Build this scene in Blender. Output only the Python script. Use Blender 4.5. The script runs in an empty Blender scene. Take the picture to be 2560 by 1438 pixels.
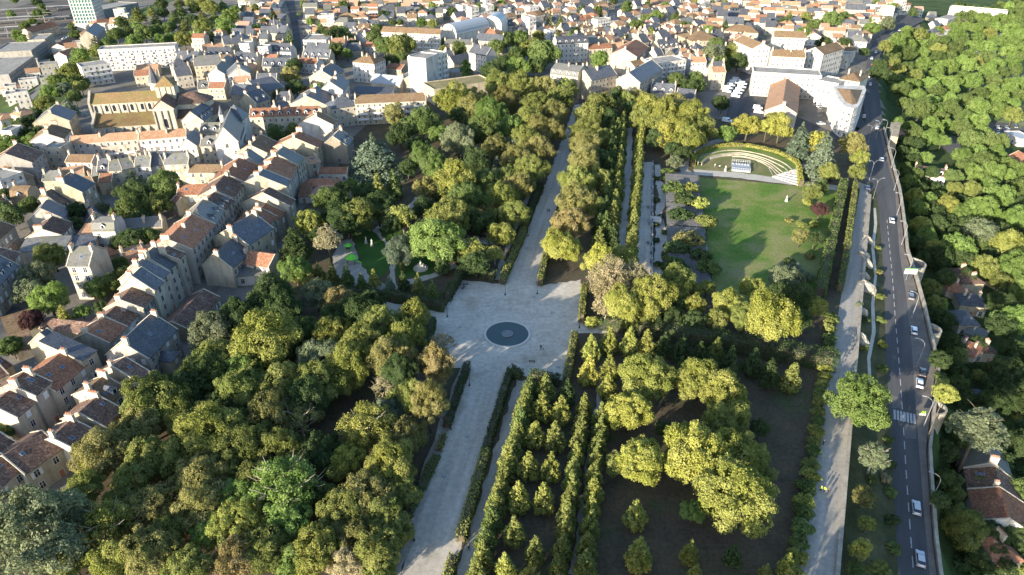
import bpy, math, random
import numpy as np
from math import sin, cos, pi, radians, hypot, atan2, sqrt

# ------------------------------------------------------------------ camera, sky, sun, exposure
scene = bpy.context.scene
COL = scene.collection
cam = bpy.data.cameras.new('camera')
cam.sensor_width = 36.0
cam.lens = 24.0
cam.clip_start = 1.0
cam.clip_end = 6000.0
camo = bpy.data.objects.new('camera', cam)
COL.objects.link(camo)
camo.location = (0.0, 0.0, 118.0)
camo.rotation_euler = (radians(90.0 - 31.1), 0.0, 0.0)
scene.camera = camo

SUN_AZ, SUN_EL = 221.0, 12.8           # compass direction of the sun seen from the park, and its height
world = bpy.data.worlds.new('World')
scene.world = world
world.use_nodes = True
wn = world.node_tree.nodes
wl = world.node_tree.links
bgn = wn.get('Background') or wn.new('ShaderNodeBackground')
sky = wn.new('ShaderNodeTexSky')
sky.sky_type = 'NISHITA'
sky.sun_disc = False
sky.sun_elevation = radians(SUN_EL)
sky.sun_rotation = radians(SUN_AZ)
sky.air_density = 1.0
sky.dust_density = 1.0
sky.ozone_density = 2.5
wl.new(sky.outputs[0], bgn.inputs[0])
bgn.inputs[1].default_value = 0.15
sun = bpy.data.lights.new('sun', 'SUN')
sun.energy = 5.0
sun.angle = radians(0.5)
sun.color = (1.0, 0.90, 0.73)
suno = bpy.data.objects.new('sun', sun)
COL.objects.link(suno)
suno.location = (0, 0, 300)
suno.rotation_euler = (radians(90.0 - SUN_EL), 0.0, radians(180.0 - SUN_AZ))
scene.view_settings.view_transform = 'Standard'
scene.view_settings.look = 'None'
scene.view_settings.exposure = 1.5
scene.view_settings.gamma = 1.0
scene.view_settings.use_curve_mapping = False
scene.cycles.max_bounces = 5
scene.cycles.diffuse_bounces = 3
scene.cycles.glossy_bounces = 2
scene.cycles.transmission_bounces = 2
scene.cycles.transparent_max_bounces = 4
scene.cycles.use_denoising = True

# every tree by group: kind, leaf colour, detail, x, y, radius (and crown height, vertical scale where unusual)
TREES = {
    'trees in the wood left of the main alley': [
(0,7,0,-90.7,87.3,9.6),(1,0,0,-80.1,91.4,6.2),(0,2,0,-74.2,96.2,5.7),(0,2,0,-91.3,112.3,6.8),(0,11,0,-81.7,111.1,5.5),(0,11,0,-86.7,129,7.9),(0,2,0,-87.7,122,5.8),
(0,6,0,-81.7,133.7,6.2),(0,11,0,-68.3,133.1,6.7),(0,0,0,-68.9,116,7.9),(0,11,0,-60.5,112.1,7),(0,2,0,-66.4,103.9,6.2),(0,2,0,-64.2,96.8,5.5),(0,5,0,-60.2,91.9,4),
(0,0,0,-54.5,92.4,5.8),(0,2,0,-70,86.8,5.6),(0,11,0,-61.1,82.6,5),(0,0,0,-76.1,84.1,4.9),(0,3,0,-52.9,84.4,4.9),(0,5,0,-71.3,143.3,5.9),(0,4,0,-80.6,141.7,6.7),
(1,5,0,-46.9,100.1,8.1),(0,1,0,-37.1,111.1,4.4),(1,0,0,-33.6,118.8,6.7),(0,2,0,-24.9,118.3,5.4),(0,0,0,-26.7,107.7,6.3),(0,8,0,-30.4,127.1,4.6),
(7,10,0,-31.7,135.9,4.3),(0,0,0,-42.9,140.7,6.1),(0,11,0,-49.5,135.4,7.3),(0,6,0,-50.4,130,6.1),(0,11,0,-59,134.6,6.5),(0,2,0,-57.4,123.3,6.7),
(7,2,0,-50.1,122.5,5.2),(0,2,0,-30.2,99.6,6.3),(0,11,0,-34.1,96,5.5),(0,11,0,-26.4,95.8,4.8),(0,5,0,-45.6,93.6,5),(0,11,0,-47.9,87.3,5.4),(0,0,0,-38,87.3,5.4),
(0,2,0,-32.9,90.1,4.6),(0,11,0,-26,87.3,5.2),(0,10,0,-31.6,83.9,3.8),(0,11,0,-25.4,83.2,3.6),(0,5,0,-42,84.9,3.6),(0,2,0,-19.9,125.5,4.7,10.5,5.8),
(0,11,0,-24.1,127.6,4,10.5,5.1),(0,11,0,-75.6,111.9,5),(0,11,0,-55.2,104.6,5.3),(0,6,0,-43.3,112.7,5.6),(0,5,0,-57.4,100.6,4.7),(0,11,0,-69,91.9,4),
(0,11,0,-52.3,112.7,5.6),(0,6,0,-70.4,127.7,5.5),(0,4,0,-40.8,101.4,3.8),(0,11,0,-82.4,105.2,4.6),(0,11,1,-28.1,132.3,3.9),(0,11,0,-84.7,85.5,3.8),
(0,0,0,-66.8,149.7,9.1),(0,7,0,-51.2,146,6.6),(0,0,0,-41.9,141.5,5.8,10.5,7.2),(0,2,0,-32.7,143.6,5.5,10.5,6.9),(0,7,0,-84.7,158.6,6.6),(0,11,0,-79,146,6.2),
(0,6,0,-78.9,164.8,6.5),(0,6,0,-73.4,175.1,7.4),(0,6,0,-68.5,169.8,6.3),(0,7,0,-60.9,180.6,5.4),(0,3,0,-53.2,177.7,5.3),(0,6,0,-44,168,7.9),(0,0,0,-51.1,158,6.2),
(0,6,0,-51,166.8,5.9),(0,11,0,-37,158.7,5.9,10.5,7.4),(0,0,1,-28,162.9,4.3,10.5,5.4),(0,0,0,-29,152.3,5.6,10.5,7),(0,3,0,-19.4,139.8,4.9,10.5,6.1),
(7,10,0,-19.1,153.4,4.4,7,4.4),(0,11,0,-40.2,148.9,5.4,10.5,6.7),(0,6,1,-63.3,157.6,4.4),(0,6,0,-28.3,136.9,4.5,10.5,5.6),(0,6,0,-73,153.1,4.9),
(0,2,1,-27,141.9,3.5,10.5,4.3),(0,4,1,-60.3,163.4,4.5),(0,11,0,-65.8,122.7,4.8),(0,11,0,-77.5,123.5,5.4),(0,11,0,-23.9,102.3,4.1),(0,11,0,-23.7,92.4,4),
(0,2,0,-64.5,111,4.8),(0,11,0,-82.3,99.3,3.7),(0,11,0,-91.2,101.4,4.5),(0,0,0,-92.1,107.9,4.2),(0,2,0,-91.5,96.2,3.7),],
    'trees of the landscape garden': [
(2,6,0,-75,209,5.6,9.5,4.2),(0,5,0,-71.6,196.4,5.6),(4,10,0,-63.7,211.1,5.5,13,4.4),(0,4,0,-71.4,248.9,7.3),(0,0,1,-75.9,231.6,5.8),(0,11,0,-57.5,233.9,8.3),
(0,6,0,-51.6,241.2,7.3),(0,6,0,-61.3,230.3,7.1),(1,0,1,-41.4,235.7,5.9),(0,2,1,-35.3,263.3,6.2),(0,0,0,-23,263,9.2),(0,11,0,-23.1,230.2,8.9),(0,4,0,-17.7,247.6,8.8),
(0,5,0,-26.3,210.6,9.3),(0,8,0,-38.7,208.1,5.7),(1,0,1,-14.8,210.8,5.3),(1,0,1,-6,209.9,3.4),(0,6,1,-12.1,201.2,4.7),(3,11,2,-37.9,205.5,1.2,3.5,3.2),
(2,11,1,-64.7,198.4,2.3),(2,11,1,-60,197.1,2.3),(2,4,1,-54.7,195.5,2.4),(2,4,1,-49.1,191.7,2.2),(2,0,1,-45.7,194.8,2.2),(5,8,1,-40.2,192.6,2),
(2,6,1,-35.7,193.2,2.2),(2,11,1,-30.5,191,2.2),(2,4,1,-25.5,186.8,2.2),(2,6,1,-23.9,204.2,2.6),(0,6,1,-18.2,210.1,2.8),(4,8,0,-62.3,294.7,13.7,10,13.7),
(0,2,1,-63.2,360.9,6.6),(0,4,0,-45.9,341.6,9.7),(0,6,1,-55.7,329.9,6),(6,5,1,-70.9,283.3,3.6),(2,11,1,-55.5,263.5,4.1),(2,4,1,-49.8,269.1,3.8),(0,4,0,-38,294.7,7.7),
(0,7,0,-25.9,316.8,8.6),(0,4,0,-13.8,328,8.9),(0,5,0,-10.6,357.3,9),(0,2,0,-21.6,365.6,8.6),(0,5,1,-33.3,282.3,5.7),(0,6,1,-27.9,361.5,6.4),(0,6,1,-45.1,315.8,5.8),
(0,5,1,-36.1,332.8,6),(0,0,0,-33.3,378.6,10.6),(0,2,1,-22.8,389.2,8.6),(0,6,1,-16.2,293,6.3),(5,8,1,-6.7,294.4,3.3),(0,4,1,-11,269.5,6.3),(0,2,1,-7.5,309.6,7.1),
(0,7,1,-1,314.6,6.2),(0,5,1,-1,337.9,7.6),(0,6,1,-32.4,225.9,4.4),(0,6,1,-45.2,232.4,4.5),(0,6,1,-61.9,261.8,5),(0,6,1,-71.8,268.6,3.8),(0,6,1,-46.7,290,4.5),
(0,6,1,-22.8,216.5,4.3),(0,6,1,-34.7,246.4,4.7),(0,6,1,-12,231.7,4.9),(0,11,1,-15.3,237.5,4.6),(0,11,1,-68.8,195.3,3.3),(0,6,1,-71.8,224,3.7),
(0,6,1,-67.3,237.8,5.4),(0,6,1,-28.1,261.8,5),],
    'chestnut trees along the main alley': [
(0,0,1,-4.3,221.9,5.6),(0,11,0,0.8,237.5,6.4),(0,0,0,-4,252.6,7.4),(0,2,0,2.5,261.1,7.2),(0,11,0,7.8,279.4,8),(0,2,0,1.8,293.3,7.2),(0,2,0,12.1,305.1,8.4),
(0,11,0,5.7,315.9,7.8),(0,2,0,16.9,331.9,8.6),(0,11,0,8.2,344.7,8.6),(0,2,0,22.3,358.8,8.5),(0,11,0,13.2,373.5,9.2),(0,11,1,27.9,389.6,8.4),(0,2,1,19.5,408.8,8.6),
(0,11,0,4.7,408.3,9.7),(0,11,1,32.5,413.5,7.2),(0,2,0,-4,379.3,9.1),(0,11,0,-8.4,411.6,9.6),(0,1,0,17.6,213.2,7,6.5,7),(0,3,0,21.3,227,7.4),(0,2,0,25.2,248.3,7.6),
(0,11,0,27.6,267.4,7.9),(0,2,0,32.3,288.5,8.2),(0,2,0,34.5,311.7,8),(0,11,0,37.6,333,8.2),(0,11,1,42,357.4,8.3),(0,11,1,48.8,376.8,8.2),(0,11,1,33.4,246.4,4.7),
(0,11,1,37.4,271.9,5.3),(0,6,1,41.2,297.6,5.5),(0,11,1,45.4,327,5.9),(0,6,1,51.4,354.8,6.3),(0,11,1,-1.7,276.9,6),(0,11,1,-7.4,239.3,4.6),(0,11,1,54.4,384.9,5.7),],
    'young lime trees in rows on the terraces': [
(2,11,1,31.4,219.7,3.2),(2,6,1,32.8,231.3,3.2),(2,6,1,35.2,242.4,3.1),(2,6,1,37.3,254.4,3),(2,11,1,39,264,3.5),(2,6,1,40.8,277.2,3),(2,6,1,43.3,289.5,3.2),
(2,6,1,45,300.1,3.3),(2,6,1,47,312.4,3.4),(2,11,1,48.2,322.9,3.5),(2,6,1,50.1,334.1,3.3),(2,11,1,52.5,346.8,3.3),(2,6,1,54.1,358.2,3.6),(2,11,2,56.8,369.1,3.1),
(2,6,1,36.6,222.5,2.9),(2,11,1,38.2,234.5,3),(2,11,1,39.7,243.4,3.3),(2,11,1,41.9,254.4,3.1),(2,11,1,44.3,265.9,2.9),(2,11,1,45.2,273.1,3.4),(2,11,1,47.1,285.9,3.1),
(2,11,1,48.7,294.8,3),(2,11,1,51,305.8,3),(2,6,1,52.3,314.8,3),(2,11,2,54.6,327.8,2.8),(2,11,2,56.7,339.6,2.8),(2,11,1,57.3,347.5,3.3),(2,11,1,58.8,355.3,3.3),
(2,11,2,61.2,366.3,3),(2,0,1,41.3,208.1,2.9),(2,0,1,42.6,215.9,2.9),(2,11,1,44.6,225.6,2.5),(2,11,1,45.9,233.5,2.7),(2,11,1,47.6,242.3,2.4),(2,11,1,48.8,249.3,2.8),
(2,0,1,50.5,257.4,2.9),(2,0,1,52.4,267,2.5),(2,11,1,53.8,274.6,2.7),(2,11,1,55.1,282.5,2.8),(2,11,1,56.6,290.1,2.9),(2,11,2,58.4,299.3,2.7),(2,11,2,60.1,307.8,2.6),
(2,11,1,61.2,315.1,2.9),(2,11,2,63.1,325.1,2.5),(2,0,2,64.2,331.5,2.8),(2,0,2,66,339.6,2.9),(2,11,2,67.8,349.2,2.7),(2,4,1,35.1,231.2,3.4),(2,6,1,37,246.6,3.2),
(2,4,1,39.7,260.5,3.4),(2,4,1,42.4,274.2,3.3),(2,6,1,44.5,289.4,3),(2,4,1,47.5,303.5,3.4),(2,6,1,49.7,315.8,3.2),(2,4,1,51.7,333,3.3),(2,4,1,54.8,345.3,3.5),
(2,6,2,57.2,361,3.1),],
    'young lime trees in rows on the lower park': [
(2,4,1,4.6,138.2,2.5),(2,11,1,3.5,133.8,2.4),(2,11,1,2.6,129.4,2.6),(2,4,1,2.2,125.9,2.4),(2,11,1,1.2,121.8,2.3),(2,11,1,-0.1,116.9,2.4),(2,11,1,-0.8,112.8,2.6),
(2,11,1,-1.5,109.2,2.2),(2,11,1,-2.6,104.6,2.3),(2,11,1,-3.5,100.4,2.4),(2,4,1,-4.1,96,2.4),(2,4,1,-5.3,91.4,2.4),(2,11,1,-5.7,87.6,2.2),(2,11,1,-6.8,83,2.4),
(2,11,1,8.7,137.7,2.8),(2,0,1,7.5,130.2,2.8),(2,0,1,5.5,120.8,2.6),(2,0,1,3.7,110.8,2.6),(2,0,1,1.4,101.6,2.6),(2,11,1,0.4,92.9,2.5),(2,0,1,-1.4,84.9,2.2),
(2,0,1,12.2,129.2,2.7),(2,11,1,10.1,120,2.6),(2,0,1,8.7,110.5,2.5),(2,0,1,6.8,101.4,2.6),(2,11,1,4.6,88.7,2.2),(2,0,1,3.1,82.9,1.9),(2,6,1,14.1,136.7,2.4),
(2,0,1,18.2,132,2.1),(2,11,1,17.5,127.8,2.1),(2,11,1,16.6,123.3,2.4),(2,11,1,15.7,119.4,2.2),(2,0,1,14.9,115.3,2),(2,11,1,13.9,110.9,2),(2,11,1,13.1,106.5,2.2),
(2,11,1,12.5,102,2.3),(2,11,1,11.5,98.1,2.2),(2,11,1,10.9,93.8,2.2),(2,11,1,10.1,89.4,2.2),(2,11,1,9,85,2.1),(2,11,1,21.7,126.7,2.5),(2,11,1,21.3,122.9,2.2),
(2,11,1,20.2,118,2.3),(2,11,1,19.2,113.4,2.1),(2,11,1,18.3,108.6,2.2),(2,0,1,17.6,103.8,2.4),(2,0,1,16.9,99.6,2),(2,11,1,16,94.4,2.4),(2,11,1,14.9,89.6,2.4),
(2,11,1,14.2,85.2,2.4),(2,0,1,24.8,138.6,2.6),(2,0,1,26.1,145.5,2.9),(2,1,1,20.7,145.1,2.9),(2,0,1,22.1,154.9,2.7),(2,0,1,27.8,158.9,2.7),(2,0,1,33.4,158.2,2.8),
(2,0,1,38.2,157.5,2.7),(2,6,1,42.7,156,2.8),(2,6,1,47.3,154.3,2.8),(2,6,1,51.8,151.8,2.7),(2,11,1,57,154.1,2.7),(2,6,1,59.6,149.1,2.7),(2,6,1,65.6,148.4,2.8),
(2,6,1,58.3,142.9,2.5),(2,6,1,68.4,143.5,2.9),(2,11,1,73.7,141.8,2.8),(2,0,1,25.7,97.1,2.6),(2,0,1,24.8,87.4,2.6),(2,0,1,35.1,88.4,2),(2,6,1,43.5,87.7,1.9),
(2,0,1,35.3,84,1.6),(2,11,1,48.8,84.1,1.6),(2,0,1,53.4,85.8,1.8),(0,6,1,36.5,123.5,2.3),(0,6,1,59.9,123.6,2.5),(2,6,1,53.9,146.5,2.6),(2,6,1,44.9,144.8,2.6),],
    'large trees of the lower park': [
(0,0,0,33.6,137.3,7.2),(0,1,0,28.3,126.1,5.8),(0,1,0,28.7,109.3,6.3),(0,0,0,47.6,137.4,6.4),(0,0,0,52.8,132.3,6),(0,11,0,51.6,123.2,5.4),(0,0,0,40.5,117.8,4.2),
(0,1,0,41.3,109.3,8.1),(0,0,0,50.2,110.5,6.7),(0,0,0,45.5,97.4,8),(0,5,1,37.8,98.3,2.6),(0,11,0,53.2,107.1,4.4),(0,11,1,23.5,111.6,2.7),],
    'trees between the terraces and the cross hedge': [
(0,1,0,28.6,195.8,5.6,9.7,7),(0,0,0,35.9,202.8,5.4),(1,10,0,29.9,179.5,7,11.7,8.8),(1,10,0,37.4,182.4,6.2,10.7,7.8),(0,0,0,41.3,172.2,6.6,11.5,8.3),
(0,0,0,33.1,169.1,5.6,10.4,7),(1,10,1,28.6,174.8,4.2),(0,11,1,38.6,172.3,4.2),(0,11,0,50.9,182.4,5.6,10,7),(0,4,1,51,180.1,3.9),(0,11,1,57.5,186.2,3.4),
(0,0,1,56.1,177.5,3.7),(0,0,1,63.1,189.1,2.7),(0,0,0,65.8,175.7,5),(0,0,1,76.9,186.7,4),(0,1,0,72.1,158.1,7.8,13.4,9.7),(0,11,0,68.9,168.3,4.7),(0,6,0,88.8,179.2,5),
(0,0,1,92.9,175.6,3.8),(0,7,1,89.9,190.3,4.8),(0,11,1,60.7,168.9,3.6),(0,6,1,48,171,3.6),(0,6,1,54.7,168.9,3.6),(0,6,1,84.1,182.4,4.4),(0,6,1,85.6,168.9,3.6),
(6,1,1,24.4,172.8,3),(0,11,1,35.1,168.6,3),(0,6,1,43.1,170.1,2.7),],
    'shrubs and small trees round the lawn': [
(0,11,1,124.8,263.6,3.7),(0,4,1,131,270,3.6),(0,9,1,121.8,247.1,3.5),(6,0,1,123.2,262.4,2.8),(6,2,2,109.8,245.8,2.1),(6,11,1,113.3,241.2,2.4),
(6,0,1,118.3,241.9,2.4),(0,2,1,105.7,224.1,3.2),(0,6,1,110.6,222.5,3.2),(0,7,1,88,195.3,3.3),(0,8,1,93.9,197.4,3.7),(6,7,1,100.7,201,2.7),(6,6,1,98,210.7,2.8),
(6,2,1,107,215.8,2.2),(6,4,1,69.3,272.1,5.7,3.6,4.6),(6,6,1,71.7,259.5,6.1,3.6,4.9),(6,0,1,76.7,272.1,4.6,3.6,3.7),(6,0,1,76.2,255.5,5,3.6,4),
(6,6,1,66,244.1,5.8,3.6,4.6),(6,11,1,75.6,238.6,4.9,3.6,3.9),(6,2,0,64.5,223.4,6.8,3.6,5.4),(6,6,1,58.9,217.2,5.3,3.6,4.2),(6,6,1,66,211.1,4.7,3.6,3.8),
(6,4,1,66.8,202.6,5,3.6,4),(6,4,1,56.1,204,5.1,3.6,4),(6,6,2,61,265.6,1.9),(6,6,2,54.1,228.7,1.8),(6,6,2,59.5,250,1.6),(6,6,2,51.4,210.1,2),(6,6,2,55.4,216.2,1.7),
(6,6,2,58.6,235.4,1.8),(6,6,2,68.3,289.7,2.2),(6,4,1,71.8,295.1,3.7),(6,6,2,65.1,289.9,2),(6,6,2,56.6,242.5,1.7),(6,6,2,53,207.3,1.8),(0,6,1,81.4,307.9,4.5),
(0,7,1,75.2,299.4,3.7),],
    'trees behind the amphitheatre': [
(0,0,1,75.6,377.5,8),(0,0,0,80.5,357.3,9),(0,2,1,91.6,368.8,7.6),(0,0,0,94.7,349.9,9.2),(0,1,1,76.6,330.2,7),(0,0,0,84.4,335.2,8.5),(0,11,1,77,348.3,6.2),
(0,0,0,85.6,322,7.8),(0,11,1,96.9,336.2,7.1),(0,6,1,71.4,328.3,5.5),(0,6,1,77.1,316.6,4.3),(0,5,1,108.3,336,4.9),(0,1,1,120.6,341.8,7,9,7),
(0,1,1,129.8,339.8,5.1,9,5.1),(0,1,1,135.7,337.9,6.3,9,6.3),(0,0,1,136.5,349.8,5.2,9,5.2),(5,8,1,137.5,315.6,6.3),(5,8,0,139.5,293,7.2),(0,1,1,146.7,318.3,6,8,6),
(0,2,1,161.4,311.5,6.2,9,6.2),(0,0,1,162.2,303.6,4.1),(0,11,1,153.3,286.1,4.1),(0,11,1,140.3,285.3,4.4),(0,11,1,65.4,390.3,5.7),(0,2,1,72.3,398.2,5.8),
(0,6,1,61.6,396.4,6.4),(0,11,1,67.7,354.8,6.3),(0,6,1,66.6,382.3,4.5),(0,0,1,71.3,354.8,6.3),(0,2,1,94.9,394.2,5.8),(0,6,1,120.4,393.9,4.6),],
    'trees on the bank beside the boulevard': [
(0,5,0,85,128.7,7.4,9,7.4),(1,7,0,85,116.8,3.8),(0,2,1,78,105.9,2.7),(0,0,1,76.5,99.7,1.8),(0,1,1,71.7,92.3,2.3),(0,11,1,74.6,89,2.4),(0,4,1,68.5,87.4,2),
(6,10,1,89.7,116.7,1.7),(6,11,2,123,193.9,1.9),(6,4,1,117.4,180.5,1.9),(6,0,1,112.3,168.4,1.9),(6,4,1,107.5,157.3,2),(6,4,1,100,138.2,1.6),(6,4,1,96.4,129.5,1.7),
(6,6,1,93.2,121.6,1.8),(6,4,1,89.4,112.9,1.9),(6,6,1,86.1,105.1,2),(6,4,1,82.9,97.8,1.9),(6,6,2,110.9,178,1.6),(6,11,2,104,163.5,1.6),(6,7,2,111.4,184.4,1.4),
(6,6,1,99.3,145.6,1.9),(6,4,1,85,114.6,1.6),(6,11,2,136.9,226.1,1.5),(6,2,2,129.6,209.2,1.6),],
    'clumpy shrubs lining the rampart promenade': [
(6,4,1,99,176.6,2.4),(6,11,1,98,173.5,2.5),(6,11,1,95.9,169.9,2.4),(6,4,1,93.9,165.2,2.3),(6,4,1,92.5,162.4,2.3),(6,11,1,90.6,158.1,2.3),(6,4,1,88.8,154.6,2.3),
(6,0,1,86.8,150.8,2.5),(6,11,1,85.2,147.1,2.2),(6,11,1,83.4,143.5,2.3),(6,4,1,81.5,139.8,2.5),(6,11,1,79.8,136.9,2.2),(6,11,1,78,132.6,2.3),(6,4,1,76.7,129.4,2.2),
(6,0,1,74.4,125.2,2.6),(6,11,1,72.7,121.7,2.2),(6,4,1,71.3,118.7,2.3),(6,11,1,69.3,114.7,2.4),(6,0,1,67.7,111.1,2.6),(6,4,1,65.7,107.6,2.7),(6,0,1,63.8,103.6,2.6),
(6,4,1,62.5,100.1,2.6),(6,4,1,60.8,96.5,2.8),(6,4,1,58.7,92.6,2.6),(6,0,1,57.2,89.2,2.6),(6,11,1,55.3,85.6,2.5),],
    'trees on the valley side below the boulevard': [
(0,5,1,192.6,309.9,4.3),(0,0,1,188.8,296.5,4.7),(0,5,1,186.1,286.5,4.6),(0,0,1,180.4,272.8,4.6),(0,5,1,179.2,263.9,4.5),(0,0,1,179,255.9,4.4),(0,4,1,196.2,322.4,4),
(0,0,1,201.3,289.4,4.8),(0,5,1,205.3,285.3,4.8),(0,5,0,214.1,285,7.5),(0,7,1,204.2,267.1,6.6),(0,5,1,188.4,256.4,6.4),(0,5,1,230.2,298.1,7.2),
(0,5,0,229.4,280.7,7.2),(0,0,0,211.6,258.8,7.7),(0,5,0,204.5,242.2,8.1),(0,11,1,192.7,243.1,5.7),(0,11,1,161.6,225.3,4.6,5.2,4.6),(0,6,1,175.7,246.9,5.4),
(0,6,1,172.1,233.7,4.4),(0,5,0,181.1,202.5,6.8),(0,6,0,183.2,215.6,6),(0,6,1,174,200.4,5),(0,0,1,106.6,130.1,2.8,16,2.8),(4,7,0,121.4,133,7.2,22,5.8),
(0,11,0,109.4,111.9,5.4),(0,4,0,132.8,125.3,4.2),(0,6,0,154.9,159.3,6.7),(0,6,0,159.3,173.7,5.8),(0,6,1,154.7,203.4,4.3),(0,6,1,149.1,189.1,4.1),
(0,6,1,143.2,174.5,3.6),(0,6,1,138.3,162.5,3.7),(0,4,0,127.8,141.2,4.5),(0,4,1,126.5,149.2,4.1),(0,6,1,118.5,137.1,3.8),(0,4,1,115.7,128.6,3.5),
(0,6,0,117.4,112.1,3.9),(0,6,0,123,111.3,3.9),(0,11,1,158.9,214.9,3.7),(0,6,1,123,157.3,3.2),(0,6,0,147.3,160.2,4.9),(0,6,0,169.9,185.9,5.4),(0,6,0,144.5,142.2,5.1),
(0,6,1,134.9,137,3.3),(0,6,1,159.9,191.5,3.1),(0,6,1,98,108.7,2.3),(0,6,1,110,105.7,2.8),(0,11,1,195.6,235.9,4.8),(0,6,1,183.3,237.4,4),(0,6,1,203.2,254.4,4.2),
(0,6,1,204.3,276.6,4.5),(0,6,1,188.5,274.5,4.4),(0,5,1,202.3,231.9,4.8),(0,6,1,170.8,248.8,3.7),(0,6,1,172.7,259.6,3.4),(0,4,1,218.8,317.9,4.4),
(0,5,1,213,336.9,4.1),(3,5,1,241.8,377.4,3.6,6.1,5.8),(0,5,1,231.3,366.2,4.9),(0,5,1,237.7,365.3,4.4),(0,6,1,218.7,356.6,4.3),],
    'garden trees among the town houses': [
(0,7,0,-153.9,191.8,5.5),(0,11,0,-157.3,205.5,5.5),(0,5,0,-141.8,176.8,5.8),(0,7,1,-151.9,183.5,4.4),(0,9,1,-142.6,168.7,3.7),(2,0,1,-134.5,171.2,2.5),
(0,5,1,-131.3,174.6,2.6),(0,4,1,-129.7,189.3,3.9),(0,5,1,-132.7,186.1,3.5),(0,11,1,-128,194.8,3.6),(0,6,1,-142.3,199.3,3.4),(0,6,0,-152.6,253.8,6.8),
(0,4,1,-148.1,240.6,5.8),(4,7,1,-162.5,275,5.3),(0,4,0,-141.8,260.7,7.4),(0,11,1,-141,248.6,5.5),(0,6,1,-171.6,245.8,4.1),(0,7,1,-164,250.3,2.8),
(0,4,1,-191.5,249.1,4.4),(0,6,1,-192.8,237.8,5.4),(0,6,1,-208.6,259.5,4.1),(0,4,1,-192.1,260.1,2.9),(0,6,1,-136.2,218.3,5),(0,4,1,-131.9,221.1,4.4),
(0,6,1,-141.3,219.3,3.6),(2,6,1,-131.1,196.5,2),(0,4,1,-141.1,155.9,3.5),(6,5,2,-123.1,218,1.4),(0,4,1,-119.7,336.9,4.6),(0,11,1,-112,342,4.3),
(0,5,1,-188.4,359.3,4.8),(6,5,2,-130.9,247.7,2.1),(0,4,1,-121.3,121.8,2.9),(0,4,1,-134.3,204.4,2.7),(0,6,1,-126.1,176.6,2.8),(0,6,1,-166.1,235.2,3),
(0,6,1,-142.5,239,3.8),(0,2,1,-143.7,449.3,5.8),(0,6,1,-148.2,475.3,6.1),(0,6,1,-132.3,421.2,5.5),(0,4,1,-138,406.8,4.5),(0,5,1,-118.3,418.8,4.9),
(0,6,1,-140.5,557.1,8.6),(0,4,1,-136.1,568,8),(0,4,1,-130.1,522.7,6.6),(0,4,1,-106.8,560.6,7.9),(0,4,1,-93.3,525.2,9.2),(0,11,1,-80.9,521.6,10),
(0,6,1,-84.6,486.4,6.2),(0,4,1,-112.6,603,5.9),(0,4,1,-39.5,524.6,6.2),(3,5,1,-30.6,463.1,4.8,7.5,7.2),(0,6,1,-18.7,506.5,4.3),(0,4,1,-11.9,527.4,7.2),
(0,4,1,-4.7,553.4,7.8),(0,4,1,6.2,553.4,7.8),(0,4,1,2.8,498.4,7.8),(0,6,1,-5.4,475.6,7.5),(0,4,1,22.3,491.6,10.9),(0,11,1,14.5,513.7,8.7),(0,5,1,4,467.7,8),
(0,4,1,16.2,472.7,6.8),(0,6,1,-13,452.3,7.8),(5,11,1,41.5,622.7,5.2),(5,7,1,33.5,637.8,5.6),(0,5,1,61.5,490.5,6.7),(0,4,1,107.2,622.7,6.6),(0,4,1,111.8,710,6.6),
(0,5,1,133.4,671.6,5.6),(0,7,1,139,490.9,8.1),(0,4,1,140.6,472.7,6.8),(0,11,1,158.2,507.2,7.2),(0,6,1,156.8,486.4,6.2),(0,4,1,152.4,529.2,6.7),
(0,4,1,104.2,439.6,5.7),(0,6,1,108.2,423.6,6.2),(0,4,1,115.5,427.8,5),(0,4,2,195.1,725.6,4),(0,4,1,118.6,446.7,5.2),(0,5,2,154.3,731.6,5),(0,6,1,120.5,389.9,4.6),
(0,6,1,-57,690.3,6.1),(0,4,1,-31.4,714.4,5.9),(0,6,2,-110.6,719.9,4.9),(0,4,2,-154.4,742.3,4.5),(0,4,1,-167,725.8,6),(0,4,2,-193,686.9,4.7),
(3,4,2,-135,630.9,2.4,5.2,4.9),(0,6,2,-240,561,2.8),(3,6,2,-214.6,459.7,1.8,4.4,4.1),(0,4,1,280.6,633.8,8.8),(0,4,1,299.1,652.2,7.2),(0,4,1,263.5,628.9,6.1),
(0,7,1,326.7,626.3,6.6),(0,5,1,304.2,607.3,6.8),(0,6,1,255.8,486.6,4.7),(0,6,2,262.5,526.7,4.2),(0,6,1,239.3,452.9,6.3),(0,6,1,239.8,546,6.2),
(0,6,1,256.7,549.4,5.4),(0,6,2,242.8,644.3,5),(0,5,1,237.9,582.9,6.5),(0,5,1,372.3,714.4,5.9),],
    'trees on the wooded hillside above the station': [
(4,5,1,-325.4,625.4,6.6),(0,11,2,-328.4,744.4,5.4),(4,4,1,-318.5,697.5,7.7),(0,4,1,-292,612.4,5.8),(0,11,1,-290.5,701.3,8.5),(4,6,1,-243,575.5,6.2),
(0,5,1,-254.5,651.9,8),(0,11,1,-261.7,610.4,8.5),(0,5,1,-292.7,551.3,6.8),(4,5,1,-307.9,658.6,6.5),(0,11,1,-256.6,557.3,7.6),(0,4,1,-319.9,578.9,6.7),
(0,4,1,-296.1,577,8.2),(4,6,1,-315.5,640.2,7.1),(4,11,1,-344.9,667.9,8.6),(4,11,1,-340.6,749.1,6.7),(0,5,1,-277.9,562.9,5.9),(4,11,2,-346.9,699.2,5.6),
(0,4,1,-345.4,637.8,6.2),(4,5,1,-283.7,715.4,7.6),(0,6,1,-350,729.7,7),(0,5,1,-239.5,600.1,7.9),(0,6,1,-285.5,645.6,6.4),(4,11,1,-283.2,662.4,6.6),
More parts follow.
